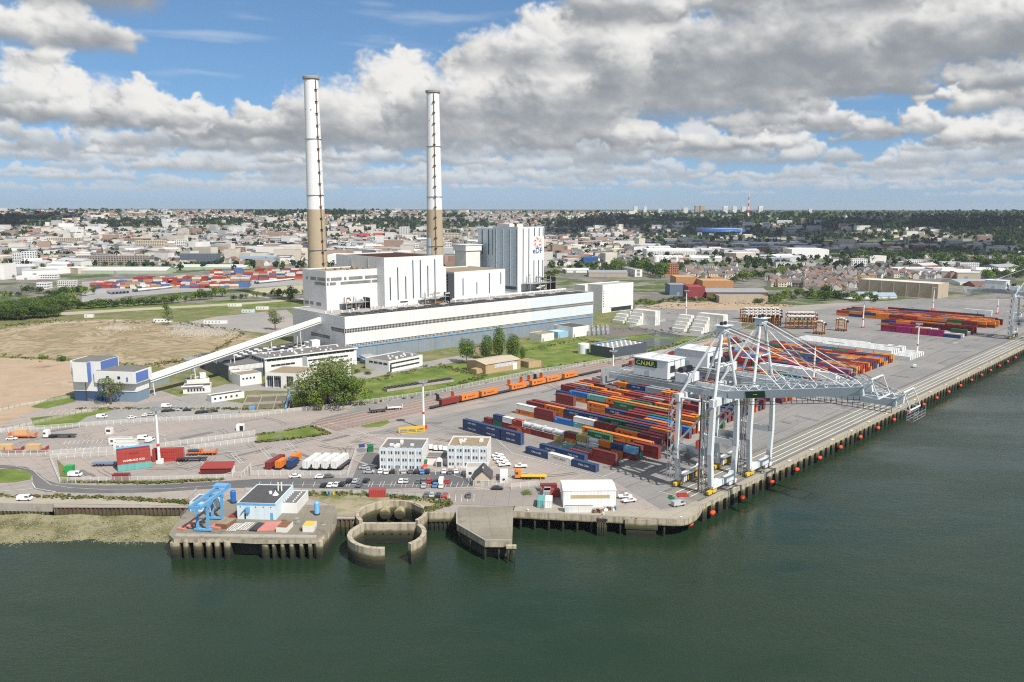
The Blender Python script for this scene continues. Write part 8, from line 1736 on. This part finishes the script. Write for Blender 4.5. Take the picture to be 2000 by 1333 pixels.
# ------------------------------------------------------------------ larger buildings of the town, each a thing
def zh(x, yb, yt):
    p = G(x, yb); lo, hi = 0, 200
    for _ in range(40):
        md = (lo + hi) / 2; v = (p.x, p.y, md - CAM_H); cp, sp = math.cos(PITCH), math.sin(PITCH); fz = v[1] * cp - v[2] * sp; up = v[1] * sp + v[2] * cp
        if 666.5 - FPX * up / fz > yt: lo = md
        else: hi = md
    return lo
def town(name, label, cat, x0, x1, yb, yt, d, wm_, rm_, rows=0, cols=0, gab=0, rot=0.0, ywr=None, winm=None):
    a, b = G(x0, yb), G(x1, yb if ywr is None else ywr); dd = b - a; rz = math.atan2(dd.y, dd.x); L = dd.length; h = zh((x0 + x1) / 2, yb, yt); o = thing(name, label, cat, a, rz)
    if gab:
        part('wall', MB().bx(0, L, 0, d, 0, h - gab).gable(0, L, 0, d, h - gab, h - .1, 'x'), wm_, o); part('roof', MB().add([(-.5, -.5, h - gab - .1), (L + .5, -.5, h - gab - .1), (L + .5, d / 2, h + .1), (-.5, d / 2, h + .1), (L + .5, d + .5, h - gab - .1), (-.5, d + .5, h - gab - .1)], [(0, 1, 2, 3), (3, 2, 4, 5)]), rm_, o)
    else: shell(o, L, d, h, wm_, rm_, min(.6, h * .1))
    if rows:
        m = MB(); fh = (h - 1) / rows; cw = L / cols
        for i in range(rows):
            for j in range(cols): m.bx(cw * (j + .2), cw * (j + .8), -.14, -.02, .6 + i * fh + fh * .25, .6 + i * fh + fh * .75)
        nr2 = max(1, int(d / (cw * 1.2)))
        for i in range(rows):
            for j in range(nr2): m.bx(L + .02, L + .14, d * (j + .25) / nr2, d * (j + .7) / nr2, .6 + i * fh + fh * .25, .6 + i * fh + fh * .75)
        part('windows', m, winm or glas, o, kind='stuff')
    else: part('door', MB().bx(L * .4, L * .4 + min(4, L * .15), -.1, -.01, 0, min(4, h * .5)), steel, o)
    return o
cream = mat('cream_render', (.58, .50, .38), .85, var=.1); tan = mat('tan_concrete', (.40, .33, .24), .9, var=.15, streak=.3); redb = mat('brick_red', (.30, .10, .07), .85, var=.15); orng = mat('orange_works', (.42, .21, .09), .7, var=.12); brn = mat('brown_works', (.17, .09, .06), .8); bluw = mat('stadium_blue', (.02, .10, .36), .4); whm = mat('far_white', (.74, .73, .71), .8, var=.06); gry = mat('far_grey', (.36, .37, .38), .8, var=.1); dgry = mat('far_dark', (.10, .11, .13), .6, var=.2); grnm = mat('pale_green_shed', (.34, .44, .30), .8); greyroof = mat('far_grey_roof', (.26, .27, .28), .8, var=.2); redm = mat('hangar_red', (.36, .04, .05), .7)
T = town
T('apartment_block', 'white stepped apartment towers at the far left above the docks', 'building', 26, 43, 521, 496, 16, whm, greyroof, 8, 4); T('apartment_block', 'right one of the white stepped towers at the far left', 'building', 44, 65, 521, 493, 16, whm, greyroof, 8, 4); T('apartment_block', 'long brown-grey apartment slab behind the left dock sheds', 'building', 150, 285, 520, 501, 14, mat('taupe', (.33, .27, .23), .85), greyroof, 5, 26); T('apartment_block', 'white gabled slab end with dark square windows, left dock', 'building', 153, 172, 519, 502, 14, whm, greyroof, 4, 4)
T('apartment_block', 'long pale apartment slab in the left middle distance', 'building', 265, 320, 489, 471, 14, cream, greyroof, 6, 16); T('apartment_tower', 'big white tower block on the left slope, taller one', 'building', 97, 121, 452, 434, 20, whm, greyroof, 8, 8); T('apartment_tower', 'lower white tower block on the left slope', 'building', 123, 145, 452, 440, 20, cream, greyroof, 6, 8); T('apartment_block', 'cream apartment row below the left woods', 'building', 92, 158, 478, 466, 14, cream, greyroof, 5, 18); T('apartment_block', 'brick apartment row in the left middle distance', 'building', 198, 292, 477, 467, 14, mat('old_brick', (.36, .22, .16), .85), greyroof, 4, 22)
T('office_building', 'dark glass office with yellow accents behind the red stacks', 'building', 352, 424, 517, 497, 22, dgry, greyroof, 4, 12, winm=mat('glass_blue', (.10, .17, .24), .15)); T('apartment_tower', 'white twin tower in the left town', 'building', 161, 177, 464, 449, 14, whm, greyroof, 7, 5); T('apartment_block', 'grey white apartment group right of the pale slab', 'building', 342, 362, 488, 470, 14, whm, greyroof, 6, 5); T('apartment_block', 'grey apartment block left of the left chimney', 'building', 412, 472, 492, 478, 14, gry, greyroof, 5, 14)
T('dock_shed', 'long pale green and white dock shed behind the storage quay', 'shed', 155, 325, 536, 524, 40, grnm, mat('pale_shed_roof', (.50, .50, .47), .8), gab=5); T('dock_shed', 'pale dock shed right of the long green one', 'shed', 340, 480, 528, 519, 40, grnm, mat('pale_shed_roof', (.5, .5, .47), .8), gab=4); T('warehouse', 'blue roofed warehouse left of the left chimney', 'warehouse', 462, 535, 518, 503, 50, gry, mat('blue_grey_roof', (.20, .28, .36), .7), gab=3); T('warehouse', 'dark roofed shed close left of the left chimney', 'warehouse', 538, 568, 515, 500, 30, whm, dgry, gab=4)
T('silo_building', 'white industrial block at the left edge beyond the docks', 'building', -10, 10, 548, 518, 30, whm, greyroof); T('dock_office', 'white dock office with red doors near the left edge', 'building', 72, 92, 566, 554, 14, whm, greyroof, 2, 6); T('dock_office', 'white flat office with many windows near the left dock', 'building', 77, 108, 547, 537, 14, whm, greyroof, 2, 9); T('dock_office', 'white two-storey building below the left dock road', 'building', 112, 142, 562, 550, 14, offwhite, greyroof, 3, 8); T('warehouse', 'low white shed row at the far left dock', 'warehouse', 32, 72, 548, 541, 16, whm, whm)
T('hangar', 'left red barrel-roofed hall beyond the chimneys', 'hangar', 684, 720, 468, 457, 40, redm, redm, gab=10); T('hangar', 'right red barrel-roofed hall beyond the chimneys', 'hangar', 728, 760, 466, 456, 40, redm, redm, gab=10); T('apartment_block', 'cream long hall right of the red halls', 'building', 760, 805, 468, 459, 24, cream, greyroof, 2, 14); T('apartment_tower', 'white tower between the chimneys, left', 'building', 671, 682, 464, 446, 14, whm, greyroof, 10, 4); T('apartment_tower', 'white tower between the chimneys, middle', 'building', 724, 736, 459, 445, 14, whm, greyroof, 10, 4); T('apartment_tower', 'white tower between the chimneys, right', 'building', 780, 799, 464, 444, 14, whm, greyroof, 10, 6); T('apartment_block', 'tan apartment right of the middle tower group', 'building', 808, 822, 468, 455, 14, cream, greyroof, 6, 5)
T('warehouse', 'large flat white warehouse between the chimneys', 'warehouse', 640, 705, 520, 499, 60, whm, whm); T('warehouse', 'white low hall with grey roof between the chimneys', 'warehouse', 655, 730, 482, 475, 60, whm, greyroof, gab=3); T('warehouse', 'tan long shed before the right chimney', 'warehouse', 670, 700, 527, 516, 25, cream, whm); T('office_building', 'white office with windows left of the right chimney', 'building', 786, 818, 490, 477, 18, whm, greyroof, 4, 10); T('apartment_block', 'white end of a slab right of the right chimney', 'building', 869, 882, 495, 474, 14, whm, greyroof, 7, 3); T('apartment_block', 'tan slab right of the right chimney', 'building', 882, 902, 495, 476, 14, tan, greyroof, 7, 6); T('apartment_block', 'long pale apartments above the right chimney trees', 'building', 868, 902, 470, 457, 14, cream, mat('tile_red_roof', (.36, .17, .12), .85), 4, 12)
T('hangar', 'dark red shed right of the right chimney', 'shed', 868, 912, 508, 497, 30, redm, dgry, gab=3); T('apartment_row', 'white terrace on the skyline between the chimneys', 'building', 747, 786, 424, 417, 12, whm, whm, 3, 12)
T('blue_store', 'bright blue store building beyond the logo tower', 'store', 1141, 1168, 519, 503, 30, mat('store_blue', (.02, .09, .33), .5), dgry); T('apartment_block', 'long white apartment slab with tiny windows right of the logo tower', 'building', 1190, 1240, 529, 516, 12, whm, greyroof, 5, 18, ywr=541); T('warehouse', 'tan warehouse with grey roof before the white slab', 'warehouse', 1150, 1226, 541, 529, 30, tan, greyroof, gab=3); T('warehouse', 'white warehouse roof left of the tan one', 'warehouse', 1100, 1150, 533, 525, 30, whm, whm, gab=2)
T('apartment_block', 'orange-brown brick apartment block near the works', 'building', 1297, 1326, 537, 515, 20, mat('orange_brick', (.40, .17, .09), .85), dgry, 6, 7); T('works_hall', 'dark red cubic works hall at the hedge', 'building', 1344, 1377, 586, 560, 30, mat('oxide_red', (.24, .04, .045), .7), mat('oxide_roof', (.28, .06, .06), .8)); T('works_hall', 'dark blue-grey works hall left of the red one', 'building', 1308, 1343, 577, 556, 30, mat('works_slate', (.11, .15, .20), .7), greyroof); T('works_hall', 'tan-orange main block of the works', 'building', 1320, 1362, 561, 541, 40, orng, mat('works_roof', (.42, .30, .18), .8)); T('works_hall', 'bright orange right wing of the works', 'building', 1372, 1432, 566, 548, 36, orng, MATS['works_roof']); T('works_hall', 'tall orange box of the works at the rear', 'building', 1388, 1412, 556, 541, 20, orng, MATS['works_roof']); T('works_hall', 'long grey-brown shed right of the red works hall', 'shed', 1380, 1500, 587, 566, 40, brn, greyroof, gab=3); T('works_hall', 'long pale concrete shed below the grey-brown one', 'shed', 1405, 1500, 592, 578, 30, tan, greyroof)
for i in range(6):
    p_ = G(1282 + i * 9, 511); o = thing('storage_tank', f'white round tank of the tank farm, {nth(i + 1)} from the left', 'tank', p_, 0, 'white tank farm'); part('shell', MB().lathe([(7, 0), (7, 11), (3, 12.5), (.2, 13)], 16), whm, o); part('stair', MB().beam((7.2, 0, 0), (0, -7.2, 11), .6), steel, o)
T('warehouse', 'big white ribbed warehouse right of the logo tower', 'warehouse', 1263, 1358, 502, 487, 60, whm, whm, 1, 30, winm=gry); T('warehouse', 'white flat warehouse farther right', 'warehouse', 1546, 1615, 504, 486, 60, whm, whm); T('apartment_block', 'grey gridded apartment slab beside the estate', 'building', 1515, 1572, 527, 512, 14, gry, greyroof, 5, 16, winm=whm); T('apartment_block', 'white apartment block before the dark belt, left', 'building', 1663, 1694, 518, 505, 14, whm, greyroof, 4, 8); T('apartment_block', 'white apartment block before the dark belt, middle', 'building', 1771, 1801, 520, 507, 14, whm, greyroof, 4, 8); T('apartment_block', 'white apartment block before the dark belt, right', 'building', 1840, 1874, 523, 511, 14, whm, greyroof, 4, 9); T('apartment_block', 'grey apartment block with cream end beside the right belt', 'building', 1874, 1912, 527, 512, 14, gry, greyroof, 4, 10, winm=whm)
o = T('concrete_hangar', 'huge bare concrete shed with pale roof behind the orange stacks', 'hangar', 1818, 1873, 583, 554, 95, tan, mat('hangar_roof', (.60, .58, .53), .8)); o.rotation_euler.z = math.radians(43); o.location = G(1831, 583)
for i in range(6): part('pilaster', MB().bx(-.6, -.02, 6 + i * 15, 7 + i * 15, 0, zh(1845, 583, 554) - 1), tan, o)
T('workshop', 'low white-walled workshops with blue-grey roofs before the concrete shed', 'shed', 1645, 1720, 583, 571, 22, whm, mat('slate_blue_roof', (.28, .34, .40), .7), gab=4); T('workshop', 'small pitched grey shed right of the white workshops', 'shed', 1722, 1752, 582, 572, 16, whm, MATS['slate_blue_roof'], gab=4); T('workshop', 'rusty brick sheds left of the distant crane', 'shed', 1905, 1935, 560, 550, 30, redb, brn, gab=5); T('dock_hall', 'long grey-roofed hall right of the concrete shed', 'hall', 1875, 1960, 556, 547, 50, offwhite, MATS['slate_blue_roof'], gab=3); T('yellow_shed', 'bright yellow shed in the estate', 'shed', 1664, 1681, 558, 550, 14, yel, yel, gab=2); T('school', 'yellow-cream school with many windows in the estate', 'building', 1682, 1706, 552, 540, 14, mat('school_cream', (.52, .42, .22), .8), brn, 3, 9)
# stadium
sp_ = TR([1408], [456]); st_ = thing('stadium', 'bright blue oval stadium in the right distance', 'stadium', (sp_[0][0], sp_[1][0], sp_[2][0])); ex = 92
part('bowl', MB().lathe([(ex, 0), (ex * 1.08, 12), (ex * 1.04, 24), (ex * .8, 31), (ex * .62, 29)], 40), bluw, st_); part('roof_shell', MB().lathe([(ex * .82, 30.5), (ex * .7, 33.5), (ex * .6, 32)], 40), mat('stadium_pale', (.30, .45, .68), .5), st_); st_.scale = (1.0, .7, .62)
# skyline towers and radio mast
for i, (x_, yt, w, lb) in enumerate([(1238, 404, 7, 'pale tower on the skyline, first right of the logo tower'), (1257, 404, 6, 'pale tower on the skyline, second right of the logo tower'), (1286, 408, 6, 'low pale tower on the skyline beside the church spire'), (1335, 406, 9, 'wide pale tower on the skyline left of the tall pair'), (1358, 402, 9, 'left one of the tall brown pair on the skyline'), (1368, 402, 9, 'right one of the tall brown pair on the skyline'), (1413, 403, 8, 'pale tower on the skyline, first left of the radio mast'), (1431, 404, 8, 'pale tower on the skyline, second left of the radio mast'), (1449, 404, 8, 'pale tower just left of the radio mast'), (1482, 403, 8, 'pale tower on the skyline right of the radio mast'), (1580, 408, 6, 'lone small tower on the right skyline')]):
    q_ = TR([x_], [416]); D_ = q_[3][0]; o = thing('tower_block', lb, 'building', (q_[0][0], q_[1][0], q_[2][0] - 3), .1); wd = w * D_ / 1640; hh_ = (416 - yt) * D_ / 1620 + 3
    shell(o, wd, wd * .8, hh_, whm if i not in (4, 5) else tan, greyroof, .6); m = MB()
    for a in range(6): m.bx(wd * .05, wd * .95, -.3, -.02, hh_ * (a + .4) / 6.4, hh_ * (a + .4) / 6.4 + 1.3)
    part('windows', m, dgry, o, kind='stuff')
q_ = TR([1461], [422]); D_ = q_[3][0]; o = thing('radio_mast', 'red and white lattice radio mast on the right skyline', 'mast', (q_[0][0], q_[1][0], q_[2][0])); hm = 42 * D_ / 1620
for i in range(7): part('mast_section', MB().tube((0, 0, hm * i / 7), (0, 0, hm * (i + 1) / 7), 4.2 * (1 - i / 7.5) + .8, 4.2 * (1 - (i + 1) / 7.5) + .8, n=6), redp if i % 2 else whm, o)
q_ = TR([1310], [416]); D_ = q_[3][0]; o = thing('church', 'dark church with slim spire on the skyline', 'church', (q_[0][0], q_[1][0], q_[2][0])); part('nave', MB().bx(-16, 16, 0, 12, 0, 10), dgry, o); part('spire', MB().tube((0, 4, 0), (0, 4, 34), 3.5, .2, n=8), dgry, o)
for i, (x_, y_, w, yt, lb) in enumerate([(1565, 439, 8, 427, 'brown tower block on the right slope'), (1592, 438, 24, 430, 'long pale slab right of the brown tower block'), (1518, 441, 28, 431, 'long white slab left of the brown tower block'), (1452, 446, 18, 434, 'pair of pale slabs above the stadium left'), (1490, 447, 12, 434, 'pale tower slab above the stadium right'), (1640, 448, 30, 437, 'pinkish long slab on the right slope'), (1683, 447, 40, 440, 'long pinkish row on the right slope')]):
    q_ = TR([x_], [y_]); D_ = q_[3][0]; o = thing('apartment_slab', lb, 'building', (q_[0][0], q_[1][0], q_[2][0] - 1), 0); wd = w * D_ / 1640; hh_ = (y_ - yt) * D_ / 1620; shell(o, wd, 14, hh_, [tan, whm, whm, whm, whm, mat('pinkish', (.56, .44, .38), .85), MATS['pinkish']][i], greyroof, .6); m = MB()
    for a in range(5): m.bx(wd * .03, wd * .97, -.3, -.02, hh_ * (a + .4) / 5.4, hh_ * (a + .4) / 5.4 + 1.3)
    part('windows', m, dgry, o, kind='stuff')
# ------------------------------------------------------------------ industrial sheds of the middle distance
shp = [(.68, .67, .65), (.68, .67, .65), (.45, .45, .45), (.30, .31, .33), (.52, .44, .34), (.20, .25, .32), (.36, .12, .08)]
SHM = [mat(f'shed_wall_{i}', c, .7, var=.1) for i, c in enumerate(shp)]; SN = ['white', 'white', 'grey', 'dark grey', 'tan', 'blue-grey', 'rust red']
r7 = random.Random(77); cnt = 0
for (x0, x1, y0, y1, nn, where) in ((0, 150, 502, 546, 16, 'beside the left docks'), (0, 330, 476, 498, 26, 'in the left town'), (330, 590, 470, 500, 22, 'left of both chimneys'), (640, 830, 470, 498, 22, 'between the chimneys'), (880, 940, 478, 520, 5, 'left of the logo tower'), (1075, 1290, 470, 500, 26, 'beyond the logo tower'), (1290, 1560, 472, 512, 34, 'in the warehouse district'), (1400, 2000, 458, 500, 36, 'in the right docks'), (1750, 1960, 524, 545, 10, 'near the concrete shed')):
    for i in range(nn):
        x, y = x0 + (x1 - x0) * (i + r7.uniform(.1, .9)) / nn, r7.uniform(y0, y1); p_ = G(x, y); sc_ = r7.uniform(.6, 1.5); L, d, h = 42 * sc_, 24 * sc_, r7.uniform(6, 11); ci = r7.randrange(len(shp)); ri = r7.choice((0, 2, 3, 2)); rz = r7.choice((.1, -.3, .5, -.6)); cnt += 1
        g = r7.random() < .5; o = thing('industrial_shed', f'{"pitched" if g else "flat"} {SN[ci]} shed with {SN[ri]} roof {where}, {nth(i + 1)} from the left', 'shed', p_, rz, f'sheds {where}')
        part('wall', MB().bx(0, L, 0, d, 0, h), SHM[ci], o); part('roof', MB().gable(-.4, L + .4, -.4, d + .4, h + .02, h + 4, 'x') if g else MB().bx(-.3, L + .3, -.3, d + .3, h + .02, h + .7), SHM[ri], o); part('door', MB().bx(L * .3, L * .3 + 5, -.12, -.01, 0, 4.5), SHM[3], o)
# turbine blades and tower sections on the storage quay
for i, (xa, ya, xb, yb) in enumerate([(262, 572, 378, 560), (380, 563, 500, 551), (270, 566, 372, 556), (500, 556, 600, 545)]):
    a, b = G(xa, ya), G(xb, yb); d_ = b - a; L = d_.length; o = thing('wind_turbine_component', ('front left', 'front right', 'rear left', 'far right')[i] + ' white wind turbine blade lying on the storage quay', 'turbine blade', a, math.atan2(d_.y, d_.x)); m = MB(); n_ = 14; prev = None; vs, fs = [], []
    for j in range(n_ + 1):
        t_ = j / n_; ch = (1.7 + 2.4 * math.sin(min(1, t_ * 3.2) * math.pi / 2)) * (1 - t_ ** 1.6) + .15; th = 1.6 * (1 - t_) ** .8 + .1
        for q in range(8): an_ = q * math.pi / 4; vs.append((t_ * L, ch * math.cos(an_), 2.2 + th * math.sin(an_)))
    for j in range(n_):
        for q in range(8): fs.append((j * 8 + q, j * 8 + (q + 1) % 8, (j + 1) * 8 + (q + 1) % 8, (j + 1) * 8 + q))
    m.add(vs, fs); part('blade_skin', m, white, o); part('root_cradle', MB().bx(.2, 3.5, -3.2, 3.2, 0, 3.6), mat('cradle_green', (.03, .07, .06), .7), o); part('tip_cradle', MB().bx(L * .7, L * .7 + 1.5, -1.5, 1.5, 0, 1.4), MATS['cradle_green'], o)
for i in range(5):
    a = G(222 + i * 7, 577 - i * .6); o = thing('tower_section', f'grey steel tube lying left of the blades, {nth(i + 1)} from the left', 'steel tube', a, 2.25, 'steel tubes by the blades'); part('shell', MB().tube((0, 0, 1.9), (26, 0, 1.9), 1.8, n=14), steel, o); part('end_cap', MB().tube((-.1, 0, 1.9), (-.02, 0, 1.9), 1.5, n=14), black, o)
# rubble and spoil on the sandy field
vs, fs = [], []
for i in range(1500):
    p_ = G(r7.gauss(395, 32), r7.gauss(650, 4)) if i < 1100 else G(r7.gauss(228, 14), r7.gauss(642, 2)); s_ = r7.uniform(.3, 1.3); vs.append(oct_v * rng.uniform(.6, 1.2, (6, 3)) * s_ + np.array(p_)); fs += [tuple(q + 6 * i for q in f) for f in oct_f]
o = link('rubble_field', raw_mesh('rubble_field', np.concatenate(vs), fs, mat('rubble', (.34, .305, .255), .95, var=.3, scale=.4))); tag(o, 'strewn pale rubble on the sandy field', 'rubble', kind='stuff')
for i, (x_, y_, w, lb) in enumerate([(398, 634, 13, 'white long portable cabin row behind the rubble'), (300, 631, 10, 'pale cabin row behind the sandy field'), (445, 600, 9, 'white cabin by the plant yard'), (472, 612, 8, 'blue-white cabin in the plant yard'), (500, 606, 8, 'white cabin left of the thin tall tree'), (165, 622, 5, 'white board hut near the left wood')]):
    o = thing('portable_cabin', lb, 'cabin', G(x_, y_), .08); shell(o, w * 1.6, 3.5, 3, white if i != 3 else panel2, flat_pale, .1); wins(o, 'f', w * 1.6, 3.5, 2, 3, int(w * 1.6 / 3) - 1, 1.4, 1.1, 2.2)
# ------------------------------------------------------------------ cumulus drifting above the frame, throwing the shade the town lies in
clm = bpy.data.materials.new('cloud_vapour'); clm.use_nodes = True; t = clm.node_tree; t.nodes.clear(); k = NT(t)
b1 = k.n('ShaderNodeBsdfDiffuse', i_Color=(.9, .9, .9, 1)); b2 = k.n('ShaderNodeBsdfTranslucent', i_Color=(.85, .87, .9, 1)); mx = k.n('ShaderNodeMixShader', i_0=.5, i_1=b1.outputs[0], i_2=b2.outputs[0]); out = k.n('ShaderNodeOutputMaterial'); t.links.new(mx.outputs[0], out.inputs[0])
import bmesh
for i, (gx, gy, w, d, lb) in enumerate([(950, 2350, 620, 420, 'low cumulus over the right-hand docks'), (1750, 3300, 900, 500, 'broad cumulus over the right-hand hills'), (520, 3450, 620, 260, 'cumulus over the hills behind the logo tower'), (-2150, 3000, 640, 330, 'cumulus over the far left hills'), (-700, 2250, 300, 170, 'small cumulus over the left town'), (900, -900, 500, 400, 'cumulus behind the viewpoint over the estuary'), (-1500, -300, 420, 300, 'cumulus over the water at the left')]):
    zc = 1300; off = zc / math.tan(SUN_EL); o = thing('cloud', lb, 'cloud', (gx + off * math.sin(SUN_AZ), gy + off * math.cos(SUN_AZ), zc)); bm = bmesh.new(); rc_ = random.Random(i)
    for j in range(34):
        a_ = rc_.uniform(0, 6.28); q_ = math.sqrt(rc_.random()); s_ = rc_.uniform(.18, .36) * d; bmesh.ops.create_icosphere(bm, subdivisions=2, radius=s_, matrix=Matrix.Translation((math.cos(a_) * q_ * w * .8, math.sin(a_) * q_ * d * .8, s_ * .25 + rc_.random() * d * .3 * (1 - q_))) @ Matrix.Diagonal((1.2, 1.1, .6, 1)))
    for v in bm.verts: n_ = math.sin(v.co.x * .021 + i) * math.sin(v.co.y * .027) * math.sin(v.co.z * .03 + 1); v.co += v.normal * (18 * n_); v.co.z = max(v.co.z, -12 + 10 * n_)
    me = bpy.data.meshes.new('cloud_body'); bm.to_mesh(me); bm.free(); me.materials.append(clm); me.polygons.foreach_set('use_smooth', np.ones(len(me.polygons), bool)); link('puffs', me, o)
# ------------------------------------------------------------------ haze
hm_ = bpy.data.materials.new('haze_air'); hm_.use_nodes = True; t = hm_.node_tree; t.nodes.clear(); k = NT(t)
pv = k.n('ShaderNodeVolumePrincipled'); pv.inputs['Color'].default_value = (.72, .82, .95, 1); pv.inputs['Density'].default_value = HAZE; pv.inputs['Anisotropy'].default_value = .2
out = k.n('ShaderNodeOutputMaterial'); t.links.new(pv.outputs[0], out.inputs['Volume'])
if HAZE > 0:
    o = link('haze', MB().bx(-19000, 19000, -900, 21000, -16, 262).mesh('haze', hm_)); tag(o, 'thin bluish haze of the air over the town and port', 'haze', kind='stuff')
